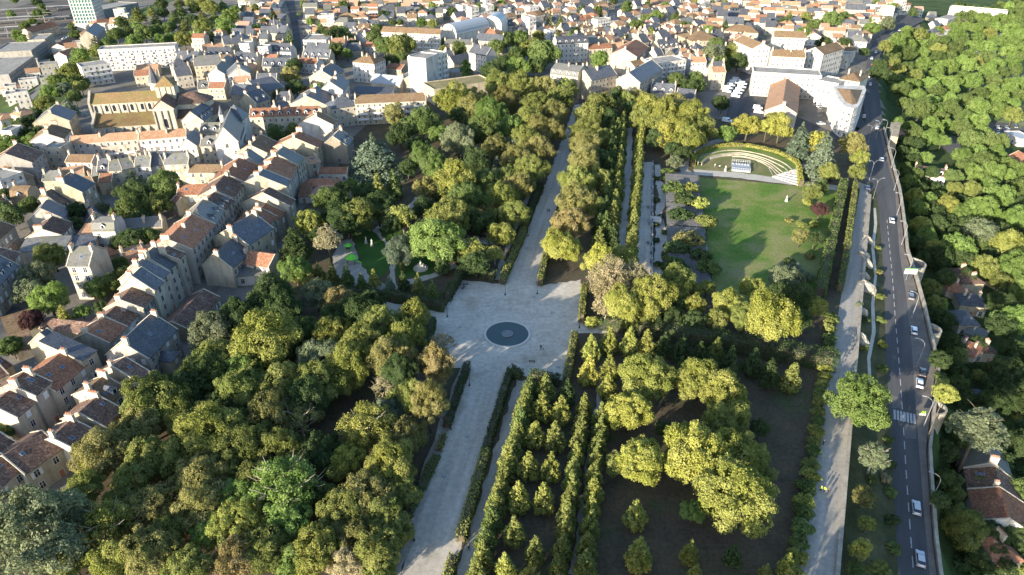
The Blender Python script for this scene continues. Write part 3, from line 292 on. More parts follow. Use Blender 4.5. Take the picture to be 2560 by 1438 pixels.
HEDGES = [
    dict(name='clipped_hedge', pts=[(-12.5, 151.7), (-16.1, 127.5)], w=1.7, h=2.2, col='d', label='clipped dark hedge on the wood side of the lower alley, stretch next to the plaza', group='hedges along the main alley'),
    dict(name='clipped_hedge', pts=[(-17.9, 116.9), (-22.4, 99.4)], w=1.7, h=2, col='g', label='brighter green hedge stretch on the wood side of the lower alley', group='hedges along the main alley'),
    dict(name='clipped_hedge', pts=[(-16.7, 124.2), (-17.4, 119.5)], w=1.2, h=1.5, col='x', label='thin gappy hedge stretch on the wood side of the lower alley', group='hedges along the main alley'),
    dict(name='clipped_hedge', pts=[(-22.7, 96.3), (-24.9, 84.0)], w=1.7, h=1.7, col='d', label='last dark hedge stretch on the wood side of the alley, near the bottom edge', group='hedges along the main alley'),
    dict(name='clipped_hedge', pts=[(-0.4, 149.4), (-6.3, 118.8)], w=1.8, h=2.2, col='d', label='dark clipped hedge between lower alley and limes, stretch starting at the plaza', group='hedges along the main alley'),
    dict(name='clipped_hedge', pts=[(-6.3, 118.4), (-10.6, 93.7)], w=2, h=2.2, col='x', label='lighter clipped hedge between lower alley and limes, middle stretch', group='hedges along the main alley'),
    dict(name='clipped_hedge', pts=[(-11.7, 89.4), (-13.3, 80.5)], w=1.7, h=2, col='x', label='end piece of the hedge between lower alley and limes, beside the bottom edge', group='hedges along the main alley'),
    dict(name='clipped_hedge', pts=[(-3.4, 197.4), (4.6, 235.5)], w=2, h=3, col='x', label='clipped hedge on the garden side of the upper alley, end at the plaza', group='hedges along the main alley'),
    dict(name='clipped_hedge', pts=[(4.6, 236.2), (12.4, 280.7)], w=2, h=2.6, col='d', label='clipped hedge on the garden side of the upper alley, under the chestnuts', group='hedges along the main alley'),
    dict(name='clipped_hedge', pts=[(9.3, 196.4), (12.0, 214.8)], w=1.8, h=3.2, col='x', label='short clipped hedge on the right of the upper alley where it meets the plaza', group='hedges along the main alley'),
    dict(name='clipped_hedge', pts=[(12.5, 217.8), (27.0, 299.7)], w=1.8, h=2.6, col='x', label='long clipped hedge under the russet chestnuts on the right of the upper alley', group='hedges along the main alley'),
    dict(name='clipped_hedge', pts=[(-20.9, 186.6), (-16.7, 206.1)], w=2.2, h=3.6, col='d', label='tall dark hedge closing the garden corner of the plaza', group='hedges round the plaza'),
    dict(name='clipped_hedge', pts=[(-16.7, 206.1), (-6.1, 200.6)], w=2.2, h=3.2, col='d', label='dark hedge between the plaza and the garden statue lawn', group='hedges round the plaza'),
    dict(name='clipped_hedge', pts=[(-41.7, 188.3), (-21.5, 181.2)], w=2.2, h=3.6, col='d', label='long dark hedge along the path leading west from the plaza', group='hedges round the plaza'),
    dict(name='clipped_hedge', pts=[(-59.3, 191.5), (-43.0, 188.3)], w=2, h=3.2, col='d', label='dark hedge behind the playground along the west path', group='hedges round the plaza'),
    dict(name='clipped_hedge', pts=[(-24.2, 173.5), (-24.8, 155.7)], w=2, h=3.2, col='d', label='dark hedge at the west side of the plaza opposite the basin', group='hedges round the plaza'),
    dict(name='clipped_hedge', pts=[(21.3, 174.4), (23.8, 192.8)], w=1.6, h=3.6, col='y', label='yellowing tall hedge on the right edge of the plaza above the lamp', group='hedges round the plaza'),
    dict(name='clipped_hedge', pts=[(18.5, 165.5), (14.6, 144.2)], w=1.8, h=3.4, col='x', label='yellow-topped hedge on the right edge of the plaza below the lamp', group='hedges round the plaza'),
    dict(name='clipped_hedge', pts=[(0.0, 148.5), (2.2, 147.4)], w=2.4, h=3, col='d', label='hedge block at the plaza end of the lime lane, beside the alley', group='hedges round the plaza'),
    dict(name='clipped_hedge', pts=[(5.5, 146.7), (12.1, 144.7)], w=2.4, h=3, col='d', label='hedge block closing the lime rows at the bottom side of the plaza', group='hedges round the plaza'),
    dict(name='clipped_hedge', pts=[(28.7, 172.6), (59.6, 161.9)], w=5, h=4.8, col='d', label='tall dark cross hedge, half nearer the plaza', group='tall cross hedges'),
    dict(name='clipped_hedge', pts=[(59.9, 161.9), (89.1, 152.4)], w=5, h=4.8, col='d', label='tall dark cross hedge, half nearer the promenade', group='tall cross hedges'),
    dict(name='clipped_hedge', pts=[(100.0, 189.0), (145.8, 280.7)], w=3.2, h=4.4, col='g', label='thick clipped hedge wall between the lawn and the promenade', group='promenade hedges'),
    dict(name='clipped_hedge', pts=[(108.2, 192.8), (119.3, 214.8)], w=1.8, h=3.6, col='g', label='lower stretch of the thinner hedge beside the promenade', group='promenade hedges'),
    dict(name='clipped_hedge', pts=[(120.7, 217.8), (151.1, 280.7)], w=1.8, h=3.6, col='x', label='upper stretch of the thinner hedge beside the promenade', group='promenade hedges'),
    dict(name='clipped_hedge', pts=[(157.1, 280.7), (159.1, 284.3)], w=1, h=1, col='d', label='small hedge at the upper end of the promenade', group='promenade hedges'),
]
# houses: front eave corners, depth, eave height, ridge, roof, wall, extras (places in the lists below), foot height where it differs
HOUSES = [
(-116.4,121.6,-115.3,127.3,11,9,0,5,0,512),(-114.6,127,-113.9,132.4,11,11,0,5,1,0),(-112.9,131,-110.8,142,12,9,0,2,0,0),(-110.9,140.9,-109.4,145.2,13,11,5,0,0,1024),
(-97.9,112.8,-96.7,119,11,7,0,5,2,0),(-95.7,120.5,-94.3,126.7,12,7,0,5,5,0),(-98.5,128.7,-97.1,134.2,11,7.5,0,4,0,4),(-95,136,-93.8,140.1,13,8,0,5,0,8),
(-96,144.4,-94.1,158.1,12,9,0,0,1,8),(-92,147.5,-91.5,151.8,5,6,2,0,0,1024),(-95,165.1,-92.6,183.3,9,4,0,5,6,1024),(-98.7,143.9,-97.8,146.5,8,5,0,2,0,1024),
(-110.8,152.8,-109.8,160.7,11,8,0,2,1,0),(-109.9,160.9,-109.5,170.2,11,8,0,5,2,8),(-107.7,167.3,-107.9,175.3,11,10,0,5,1,0),
(-106.8,173.9,-106.4,179.3,11,12,0,0,1,16),(-106.9,179.6,-106.9,184.5,13,12.5,0,0,1,16),(-107.4,185.3,-106.8,191.8,13,12.5,0,0,1,16),
(-105.8,190.2,-106,195,9,13.5,0,5,1,16),(-105.1,198.2,-104.8,217.4,14,13,0,2,1,16),(-105.5,219.5,-106.5,231.4,13,12,0,1,1,20),
(-106.2,230.6,-106.1,240.1,13,12,0,5,1,20),(-106.8,240.8,-107.1,255.5,14,12.5,0,5,1,16),(-106.8,255.5,-107.4,274,14,13,0,2,1,16),
(-108.7,278,-109.1,285.3,11,12,0,0,1,16),(-134.9,254.3,-121.2,255.9,9,8,0,2,0,512),(-136.9,251.7,-133.7,250.1,6,6,0,2,0,1024),(-142.8,284,-128.4,284,8,6,0,4,0,512),
(-103.9,211.9,-90.1,207.1,14,10,1,0,5,258),(-102.7,197.5,-92.1,195.4,12,7.5,1,0,0,258),(-91.9,201.9,-81.3,198.9,9,6,0,2,0,0),(-91.9,196.6,-81.7,198.7,5,3.6,5,1,2,0),
(-88.9,223.4,-87.9,232.2,13,9,0,2,4,512),(-87.5,230.1,-86.9,238.3,13,8,0,2,6,512),(-85.2,239.4,-84.5,245,19,10,0,5,0,512),
(-90.4,254.6,-90.6,261.3,20,11.5,0,0,5,512),(-91.2,262.1,-92.3,277.9,17,11.5,0,2,1,16),(-91.7,277,-91.2,286.2,17,12,0,1,1,16),
(-84.8,264.5,-68.7,264.9,10,3.4,2,6,2,1024),(-89.4,272.2,-75,273.1,7,4.5,2,2,0,1024),(-89.5,264.2,-84.9,264.6,9,3,5,2,2,1024),
(-86.8,288.1,-73.8,288.1,6,4,0,2,2,1536),(-90,304.2,-89.7,313.7,21,10,0,2,5,16),(-77.8,309.8,-77,320.1,12,9,0,1,6,4),(-90.6,338,-90.1,345.9,18,10,0,4,2,0),
(-86,327.1,-82.7,333.3,9,7,0,4,0,0),(-136,348.1,-101.1,352.9,11,11,0,2,0,20),(-112,298.7,-111.4,313.4,14,9.5,0,4,1,16),(-126.4,314.4,-121.5,320,9,6,0,4,4,1024),
(-146.9,309.8,-138.9,310.4,9,9,0,1,0,20),(-136.2,304.5,-127.6,306.8,14,12,1,1,2,1090),(-154.7,329.7,-145.5,330.9,9,9,0,1,0,1028),
(-158.7,344.5,-158.8,362.7,11,10,0,0,0,1028),(-125.5,302.1,-132.8,333.7,10,14,0,0,2,1088),(-157.5,311.5,-150,312.6,14,8,1,0,2,1024),
(-210.1,312.6,-180.7,319.5,9,9,0,3,3,16),(-178.4,316,-158,321.3,9,10,0,3,2,16),(-214.5,314.9,-199.8,318.9,7,5,3,7,3,1024),(-195.9,313,-181,318.6,4,6.5,3,7,3,1025),
(-198.7,288.8,-186.7,288.3,8,9,0,4,3,512),(-181.9,282.4,-177.1,282.9,9,7,0,0,0,4),(-174.1,278.2,-168.7,279.2,9,9,0,1,0,512),
(-168.5,278.9,-164.4,281.7,9,9.3,0,1,0,512),(-164.4,281.7,-158,282.6,9,9.5,0,1,2,0),(-158.3,283.4,-154.1,286.8,9,9,0,0,1,0),
(-152.9,284.6,-142.6,285.5,9,9.5,0,1,0,512),(-172.2,253.6,-172.1,263.2,16,9.5,0,0,5,512),(-179.2,248.6,-178.4,254.1,11,6,0,0,0,0),
(-170.7,235.7,-173.3,244.5,12,6.5,0,0,1,0),(-175.3,220,-163.7,222.3,11,6,1,5,2,256),(-173.1,211.5,-158,213.6,7,5,5,1,2,1026),
(-158.4,215.4,-149.7,217.9,6,4.5,5,0,1,1026),(-152.3,222.5,-144.2,222.8,8,8,4,1,2,4),(-160.5,226.2,-154.9,226.2,6,4.5,5,3,4,1024),
(-146.7,230,-132.5,233.4,7,4.6,0,1,5,2),(-140.7,188.3,-133.6,188.3,11,12.5,0,1,1,0),(-181,214.2,-182.5,226.1,11,8,0,4,6,512),(-168.4,198.9,-170.9,209,10,6,0,5,5,0),
(-158.7,175.8,-161.7,195.1,10,9,0,0,4,4),(-222.1,281.5,-217.7,285.4,14,9,2,3,5,2),(-211.2,285.2,-214,298.9,18,10,0,5,4,16),(-213.1,266.1,-209.3,275.5,13,9,3,7,2,1),
(-204.9,257.6,-197.6,257.6,8,5.5,4,4,0,516),(-226,342,-230.6,357.2,16,11,0,0,5,0),(-215,316.6,-219,330.4,14,10,0,4,2,0),(-216.5,303.1,-208.4,303.1,9,10,3,7,0,0),
(-142.7,212.2,-136.4,216.8,5,3,5,2,6,1026),(-210.3,275.4,-210.6,282.3,7,5,0,4,0,0),(-203.3,276.8,-196,277.7,8,5,0,1,0,0),(-197.8,281,-189.3,284.8,8,5.5,0,3,0,1024),
(-140.2,167.4,-125.1,164.7,6,3,0,5,6,1026),(-147.1,163.4,-140.9,168.8,8,3.2,5,4,1,1026),(-140.1,155.5,-136.3,158.9,7,3,5,4,6,1026),
(-132.9,134.4,-129.9,139.2,11,8,0,5,0,0),(-136.1,143.9,-134.9,147,9,5,0,5,6,0),(-115.5,110.9,-113.9,116.2,10,6,0,5,0,0),(-109,100.2,-107.2,108.2,12,7,0,5,0,0),
(-105.7,105.8,-101.9,113.7,11,7,0,5,0,8),(-99.1,206.7,-97.7,218.8,6,6,0,2,0,1024),(-119.2,146.7,-118.5,148.9,12,9.5,0,0,5,1024),
(-91.7,217.6,-89.1,223.9,7,5,3,0,0,1024),(-177.1,273.3,-171.9,274.2,9,5.5,0,2,5,1024),(-184.9,282.3,-179.4,283.2,8,5,0,1,5,1024),
(-108.5,269.7,-105.9,276.8,5,5,5,2,0,1024),(-104.6,293.8,-98.1,296.4,8,9,0,3,0,1024),(-92.3,293.2,-87.7,296.8,8,6,0,3,0,0),(-203.3,248.5,-201,252.4,8,5,0,4,0,0),
(-126.9,433,-111,431.1,20,10,1,0,0,2),(-97.8,395.9,-98.1,415.5,13,12,0,0,2,16),(-103.4,376.6,-102.9,398.4,20,9,0,0,0,0),(-105.5,462.7,-90.1,457.1,15,13,2,4,2,272),
(-53.3,433.8,-41.5,451.6,14,21,3,7,2,17),(-64.4,433.6,-52.7,428.3,15,22,3,7,2,2),(-69.5,434.1,-50.2,434.1,15,8,1,0,5,2),(-46.2,407.1,-11.8,426.3,18,9,3,8,0,2),
(-85.4,369.2,-47.4,375.4,11,12,0,4,0,1),(-97.1,363.7,-84.4,370.4,11,11,2,0,0,0),(-102.2,558.5,-55.1,547.6,11,14,0,4,2,1),(-55.6,569.3,-43.5,559.7,40,12,6,9,2,2),
(-24.3,599.9,-8.6,596.4,22,12,6,9,2,2),(-191.6,564.4,-177.8,561.3,11,12,0,0,0,16),(-156.9,534,-139.5,534,22,12,3,7,2,1),(-152.5,522.7,-135,520,9,8,0,0,2,0),
(-147.9,496,-127.9,492.3,9,9,0,0,0,4),(-179.6,518.7,-161.8,516,10,8,0,0,2,4),(23.6,427.7,39.9,418.9,15,14,4,1,0,20),(40.9,427,48.5,428.9,13,12,0,0,0,16),
(47.7,416.3,65,430.8,13,12.5,0,0,0,16),(32.4,514.1,55.8,519.7,10,14,4,0,2,4),(56.4,519.3,74.4,524.8,9,9,0,2,0,512),(75.2,531,83.9,531,9,8,0,3,0,0),
(85.1,480,98.8,511.7,19,12,0,2,0,16),(81.6,462.1,90.4,467.7,12,9,0,4,0,0),(94.5,459.2,116.9,470.5,15,12,3,7,2,1),(65.5,435,73.6,420.5,10,10,3,7,2,0),
(75.8,408.8,95.5,443.1,15,13,0,0,0,16),(84.8,419.3,98.8,415.7,9,5,0,0,0,4),(99.1,413.2,109,408.8,8,4,0,0,0,1024),(136.2,539,159.6,544.9,24,11,2,4,5,256),
(177.7,601.3,203.3,591.1,15,7,2,4,0,0),(167.1,548.2,182.4,543.8,14,8,2,3,2,0),(109.3,523.4,125.6,530.3,12,9,0,0,0,4),(123.5,564.9,139.5,572.7,10,8,0,3,2,0),
(162.6,608.3,177.1,611.8,10,7,0,3,0,0),(149.1,428.7,187.2,418.9,16,14,3,7,2,16),(164.4,482.5,176.9,485,28,17,1,4,2,16),(170.1,460.8,190.4,456.2,12,17,0,4,2,16),
(188.3,512.6,209.2,508.4,12,19,0,4,2,16),(197.3,475,205.4,465.4,28,17,1,4,2,272),(223.1,507.4,238.6,497.3,12,9,3,7,2,0),(236.4,523.4,243.7,512.7,10,9,2,4,2,0),
(138.8,371.1,154.4,365.1,68,7.5,1,3,1,2),(180.9,408.6,189.6,400.5,14,14,3,7,2,1),(194.2,411.1,203.3,403.7,18,15,2,4,2,0),(-287.5,490.4,-239.4,503.3,13,14,3,7,2,1),
(-277.3,449.4,-264.3,460.3,13,12,3,7,2,1),(-378.2,521.9,-396.3,584.2,26,13,3,7,4,16,-23.4),(-416,611.4,-427.6,651.4,30,12,3,7,4,16,-24),
(-478.2,713.5,-474.8,753.9,14,8,0,2,0,16,-24),(-428.4,653.4,-437,681.1,14,13,3,7,0,16,-24),(-381.6,512.3,-370.3,512.3,14,6,2,3,2,0,-24),
(-401.9,637.7,-407.5,669.1,12,7,0,2,2,0,-21.1),(-340.9,538.3,-339.2,554.9,10,6,0,2,2,0,-6),(-434.3,752.5,-424.7,770.8,12,9,2,2,0,16,-23.6),
(-416.5,692.5,-407,700.4,11,8,1,4,5,2,-22.3),(-333.9,573.3,-345.8,610.3,12,8,0,0,0,0,-0.7),(-284.5,373,-279.1,380.4,9,8,2,3,2,256,-6.2),
(-265.1,362.8,-260.6,371.5,9,8,2,3,2,256,-0.9),(-252,327.3,-246.5,327.3,9,10,3,7,2,1),(-465.2,809.9,-445.4,871.2,30,12,3,7,4,16,-24),
(-232.6,485.1,-217.3,482.7,12,9,0,0,0,0),(-229.5,472,-221.1,477.7,10,8,2,0,1,0),(-227,521.4,-214.7,528.2,11,8,0,3,0,0),(-218,501.8,-200.9,501.8,11,8,0,0,0,4),
(-195.2,489.5,-176.5,483.5,10,8,0,0,0,4),(-219.8,542.3,-207,549.7,10,8,0,0,1,0),(-255.4,473.5,-241.9,476.8,9,5,0,3,0,1024),(-244.6,449.1,-232.3,453.3,9,7,0,2,5,0),
(-215.5,445.1,-207.3,450.3,10,8,0,0,0,0),(-212.7,467.7,-196.1,473.3,14,9,0,1,5,0),(-180.5,441.1,-168.2,446.2,14,9,1,0,2,0),(-185.6,420,-175.9,420,9,7,0,2,0,0),
(-166,402.9,-149.3,398.7,10,8,0,0,6,0),(-164.7,417,-147.8,401.8,16,9,1,0,0,2),(-144.6,383.9,-139.9,394.5,12,8,0,0,0,4),(-186.6,450.3,-192.4,489.5,10,8,0,1,2,0),
(-160.9,434.1,-148.3,434.1,9,7,0,0,0,0),(-170.3,476.3,-151.2,476.3,9,7,0,0,0,4),(-150.3,487.9,-134.9,482,9,7,0,2,2,0),(-137.6,397.5,-129.5,397.5,8,6,0,0,0,0),
(-128.4,373.9,-123.9,381.5,8,6,0,0,0,0),(-94.3,384.9,-78.7,386.4,8,5,5,9,0,1026),(-90,438,-69.9,430.3,11,6,0,9,0,2),(-97.3,416.6,-73.6,413,8,5,5,0,2,1026),
(-85.7,474.9,-74.6,469.3,9,6,0,2,6,0),(-115.2,544.9,-102.2,540.6,9,6,0,2,2,0),(-125.5,574.7,-111.8,570,12,7,1,2,2,2),(-46,506.4,-41.9,509,9,7,0,0,0,0),
(-30.3,496,-17.9,483.6,10,12,0,0,2,16),(-27.9,589.1,-13,580.8,10,8,2,2,2,0),(-27.9,552.1,-7.7,544.7,9,9,0,0,0,0),(-52.4,547.3,-30.7,544.4,8,7,0,1,0,0),
(-39.6,458.4,-25.3,463.8,14,6,3,7,6,2),(-40.3,486.4,-28.4,498.4,9,6,0,0,0,1024),(202.8,324.3,215.8,318.9,9,4.5,0,5,2,4,-14.6),
(216.1,363.4,227.7,378.5,9,5,2,2,0,1024,-11.9),(177.9,244.2,178.3,232,9,5,2,5,5,0,-24.9),(171,229.2,176.9,228.6,9,4.5,2,2,0,0,-25),
(176,224.2,180.5,228.3,7,4,2,2,0,1024,-25.4),(169.8,218,178.7,215.7,8,5,2,0,0,0,-25.7),(161.1,203.5,168,203,9,5,2,0,0,0,-25),
(162.1,200.9,166.4,196.5,5,3,5,1,0,0,-25.1),(150,187.6,154.3,183.1,9,5,2,2,0,0,-24.4),(158,187.7,165.1,187.7,9,4.5,2,5,0,0,-25.4),
(125.5,140.7,122.4,132.9,11,5,0,1,4,0,-24.1),(122.3,132.7,119.4,125.6,12,5,0,5,4,0,-24.2),(118.8,125,115.1,115,12,5.5,0,2,2,1024,-24.3),
(118,112.5,122.3,111.1,7,4,0,5,2,1024,-25.1),(111.3,103.1,120.8,104.8,10,5,2,2,0,0,-25.3),(194.3,241.3,197.7,237.4,7,3,5,4,0,1026,-26.9),
(137.4,147.3,140.2,145.7,8,3,3,7,2,2,-24.9),(144.3,163.7,147.4,162.8,6,3,2,0,0,1024,-24.6),(258,480.2,279.8,513.8,5,4,0,2,0,1024,-11.5),
(287.2,530.1,305.7,559,6,4,0,2,0,1024,-11.6),(395.9,607.9,411.9,600.2,7,4,3,7,2,1024,-15.9),(452.9,662.3,475.5,671.6,12,5,3,7,2,1024,-16),
(290.7,392.9,291.1,378.7,9,4,3,9,2,1024,-15.7),(267.9,352.5,268.9,340.6,10,4,0,2,2,1024,-15.6),(473.7,671.7,490.1,662.4,14,5,3,7,2,1024,-16),
(412.8,678.6,461.3,730.2,10,6,0,3,0,0,-14.7),(482.4,803.4,527,772.5,12,10,3,7,2,1,-16),(445.6,738.8,470.9,762.1,10,7,3,7,2,0,-15.3),
(-133.6,206.5,-128.4,210.7,8.6,4.5,0,3,0,0),(-128.3,210.8,-122.2,215.7,9.6,3.2,0,3,0,0),(-156.3,232.9,-151.1,237.2,7.4,3.2,2,3,1,0),
(-164.8,239.7,-159.5,243.8,8.4,3.2,1,0,0,0),(-184.7,270,-179.4,274.2,9.3,4.5,0,3,6,0),(-121.4,402.5,-114.8,404.1,9.9,3.5,2,5,2,0),
(-129.7,416.6,-122.3,418.5,10.8,4.5,0,2,0,0),(-306.7,422.5,-300.9,425.9,8.8,11,3,7,2,0),(-193.8,423.6,-187.5,425.2,10.1,5.5,0,1,0,4),
(-172.6,428.9,-163.1,431.3,9,8,0,3,2,0),(127.6,442.1,136.2,442.9,9.4,11,0,3,0,0),(132.5,458.4,140.7,459.1,10.1,8,0,0,0,0),(121.8,476,132.4,476.9,9.6,9.5,0,3,2,0),
(-185.3,476.4,-177.1,475.9,7.8,5.5,1,6,0,0),(132.5,476.9,139.6,477.5,10.9,6,0,0,2,0),(-326,477.6,-320.3,480.9,8.2,6,3,7,4,0),
(-354.5,478.2,-345.4,483.4,9.8,6.5,3,7,2,0),(114.9,484.1,121.6,489,10.2,4,0,3,0,0),(121.6,489,129,494.4,11.6,8,0,3,2,0),(-173.7,490.3,-163.8,489.6,7.4,9,0,2,1,0),
(-332,491.2,-322.6,496.6,8.7,11,3,7,4,0),(-206,492.6,-197.1,492,8.1,8,0,4,2,0),(131.3,494.2,140.8,495,9,9.5,0,3,2,0),(102,496.1,107.7,500.2,8.1,9.5,0,0,2,0),
(-366.2,496.2,-360,499.8,8.2,9.5,3,7,2,0),(107.8,500.3,116.6,506.7,6.7,8,1,1,0,0),(116.7,506.7,122.4,510.9,6.7,8,0,0,0,0),(122.4,510.9,130.2,516.5,7.6,9,2,3,1,0),
(-183.4,511,-176,510.5,7.1,12,3,7,2,1),(-189.6,511.5,-183.4,511,7.6,4,2,0,1,0),(-197,512,-189.6,511.5,8.1,14,3,7,2,1),(-366.9,513.6,-356.6,519.6,7.3,6.5,3,7,2,0),
(-225.8,514,-211.9,513,6.6,4,0,0,0,0),(97.7,514.3,106.6,520.7,9.4,8,2,4,0,0),(130.2,516.6,135.3,520.3,8.8,6,0,4,2,0),(151.3,519.7,158.9,520.3,10.7,6,0,0,2,0),
(135.3,520.3,142.4,525.4,8.5,9,2,0,1,0),(-192.2,526.3,-183.1,525.7,7.4,5.5,0,3,2,0),(-201.5,527,-192.3,526.3,7.4,11,0,1,1,0),(90.4,528.7,97.6,534,10.9,5.5,0,3,2,0),
(58.9,529.6,66.1,534.8,11.7,11,0,1,0,0),(-135.1,530.2,-124.9,530.9,10.6,11,0,3,0,0),(-124.9,530.9,-113.9,531.7,9.7,5.5,0,0,0,0),
(-373.1,533.1,-365,537.9,8.9,8,0,3,2,0),(97.7,534,104.1,538.7,10.6,11,0,0,1,0),(125.9,534.7,134.6,541.1,9.4,4,1,0,0,0),(66.1,534.8,73.4,540.1,11.7,6,2,6,0,0),
(253.8,536,260.5,534.6,8.6,6,2,4,2,0),(104.1,538.7,110.4,543.2,11.2,6.5,1,0,2,0),(73.5,540.2,78.4,543.7,11.5,11,0,3,0,0),(110.4,543.3,115.5,546.9,10.8,6.5,2,4,1,0),
(78.4,543.7,90.9,552.8,8.9,8,2,3,0,0),(49,543.8,59.6,551.5,8.9,6.5,0,1,0,4),(-187.4,546.3,-177.3,545.6,10.3,6,0,3,1,0),(-194.1,546.8,-187.4,546.3,9.4,11,0,0,1,0),
(115.5,546.9,123.9,553,11.3,11,0,0,0,0),(-129.4,547.8,-118.9,548.5,9.3,8,2,4,2,0),(-247.4,550.5,-237.7,549.8,8.7,11,0,2,1,0),(91,552.9,99,558.7,10.6,4,0,0,0,0),
(261.4,554.8,275.7,551.8,10.3,8,2,1,2,0),(50.6,555.8,58.4,561.9,7.8,11,2,0,1,0),(65.8,556,72,560.5,8.2,5.5,0,4,0,0),(158.5,559.6,166.2,560.3,11.6,9.5,0,0,0,0),
(-358.8,559.7,-351.6,563.9,9.6,6,3,7,2,0),(174.5,561,184.9,561.9,9.2,8,0,6,2,0),(184.9,561.9,192.6,562.6,11.4,5,1,2,0,0),(105.2,563.2,110.2,566.8,9.8,3.5,0,0,2,0),
(76.5,563.8,82.7,568.3,9.7,8,1,2,1,0),(-201.6,564.2,-194.8,563.7,8.6,6.5,0,0,2,0),(-208.7,564.7,-201.6,564.2,10,6,0,3,0,4),(-228.7,566.1,-212.8,565,9.6,6.5,1,0,0,0),
(-237.3,566.7,-228.7,566.1,9,8,2,0,0,0),(110.2,566.9,117.8,572.3,10.5,6,0,6,1,0),(-157.8,567.1,-147.8,567.8,9.6,6.5,0,3,0,0),
(-147.7,567.8,-138.3,568.4,9.5,3.5,0,0,0,0),(-256.7,568,-247.8,567.4,8.2,6.5,1,2,1,0),(82.8,568.3,90,573.6,9.8,8,0,0,0,0),(-138.2,568.4,-129.2,569.1,9.2,6,2,0,2,0),
(54.1,569.6,60,573.9,11.6,5,0,0,0,0),(268.6,570.8,278.8,568.6,11.6,6.5,0,0,2,0),(257.8,573.1,265.4,571.5,10.1,6.5,0,3,2,0),(90,573.6,97,578.7,8.4,5,0,3,1,0),
(60.1,573.9,72.4,582.8,11.2,6.5,0,4,2,0),(152.6,573.9,161.4,580.3,11.3,5,0,0,0,0),(122.9,576.1,128.6,580.2,9.4,5,0,2,1,0),(234.4,578,252.6,574.2,11.1,5,1,6,2,0),
(169.5,578.1,177.8,578.8,8.4,6,0,3,0,0),(177.9,578.8,184.7,579.4,8.3,3.5,0,2,0,0),(128.7,580.3,134.9,584.8,11.2,6,0,3,0,0),
(-367.1,581.2,-359.3,585.7,10.5,6.5,0,3,2,0),(100.7,581.4,107.1,586,9.9,8,1,4,2,0),(-165.9,582.7,-158.7,583.2,8,5,0,3,0,0),(-140.2,584.5,-133.9,585,9.8,6,2,3,0,0),
(134.9,584.8,141.5,589.5,9.1,8,0,0,0,0),(-133.8,585,-126.7,585.5,9.5,3.5,1,1,1,0),(-126.6,585.5,-117.6,586.1,9.9,8,1,3,2,0),(31,585.6,36.1,589.6,7.6,9,3,7,2,1),
(-198.3,586.6,-189.4,586,7.1,6.5,0,0,0,0),(-212.5,587.6,-202,586.8,7.8,3.5,0,3,1,0),(79.3,587.9,86.6,593.1,9.3,6,1,0,1,0),(-218.8,588,-212.6,587.6,7.2,6.5,0,0,0,0),
(-231.3,588.9,-220.9,588.2,7.6,6.5,0,0,0,0),(36.1,589.6,42.6,594.7,7.4,6,0,4,0,0),(112.2,589.7,118.8,594.5,8.1,8,0,0,1,0),(-245.9,589.9,-237.8,589.3,9.3,8,2,3,0,0),
(286.8,590.4,296.4,588.3,8.4,6.5,2,4,0,0),(278.5,592.1,286.8,590.4,8.4,6,0,1,0,0),(86.6,593.2,101.3,603.8,9.7,6,2,0,1,0),(147.4,593.9,159.9,603,11.6,6.5,0,4,0,0),
(118.8,594.5,125.3,599.2,8.5,3.5,0,0,0,0),(42.6,594.7,49.3,599.9,9.3,8,0,0,1,0),(259.9,596.1,276,592.7,7.6,8,0,3,0,0),(-414.6,597,-406.8,601.5,9.6,6,3,7,2,0),
(21.9,597.7,29.8,603.9,9,5,0,0,0,0),(249.5,598.3,255.7,597,8.6,5,0,3,0,0),(-370.5,599,-363.8,602.9,8.1,6.5,3,7,2,0),(125.3,599.2,130.3,602.9,9,5,0,1,2,0),
(66,599.8,71.4,603.7,7.7,3.5,2,1,0,0),(49.3,599.9,57.7,606.5,7.6,6,0,1,2,0),(236,601.2,241.9,599.9,8.3,6.5,0,0,2,0),(-167.8,601.4,-153.2,602.4,10,6,0,3,0,0),
(-406.8,601.5,-399.2,605.8,9.2,3.5,3,7,4,0),(-200.8,602,-190.7,601.3,7.6,6,0,0,0,0),(-211.9,602.7,-200.9,602,7.1,6,0,0,2,0),(227.7,602.9,235.9,601.2,7.4,8,0,3,2,0),
(130.4,602.9,137.1,607.8,8.3,8,0,6,2,0),(-220,603.3,-211.9,602.7,8.9,5,0,2,0,0),(-135.4,603.6,-129.3,604.1,10.9,6,2,0,0,4),(71.4,603.7,78.7,609,7.5,6,0,4,1,0),
(-129.3,604.1,-120.4,604.7,11.3,8,0,4,0,0),(-234.9,604.4,-220,603.3,7.7,6,0,0,1,0),(-120.3,604.7,-113.3,605.2,9.7,8,2,4,2,4),
(-242.9,604.9,-234.9,604.4,7.1,3.5,2,3,0,0),(286.1,605.8,293.9,604.1,7.8,8,0,4,0,0),(33.6,606.8,40.3,612.1,9,3.5,2,0,0,0),(280.1,607,286,605.8,9.7,8,0,3,0,4),
(106.7,607.8,112.9,612.3,10.3,3.5,0,3,2,0),(60.1,608.4,65.1,612.3,7.5,8,2,4,0,0),(272.8,608.6,280,607,8.7,3.5,2,1,0,0),(139.4,609.5,148,615.7,8,6.5,2,4,1,0),
(6,610.6,10.7,614.3,9.6,6,2,1,1,0),(262.7,610.7,269.2,609.3,8.9,8,0,6,2,0),(83.1,612.1,90.3,617.4,8.1,3.5,2,3,0,0),(65.2,612.3,70,616.1,7,8,0,4,0,4),
(113,612.3,118.8,616.6,11.2,3.5,2,0,0,0),(43.6,614.7,50.9,620.4,9.2,5,2,2,1,0),(243.9,614.7,254.5,612.5,9.6,3.5,0,3,2,0),(148,615,159.8,616,8.7,6,0,4,0,0),
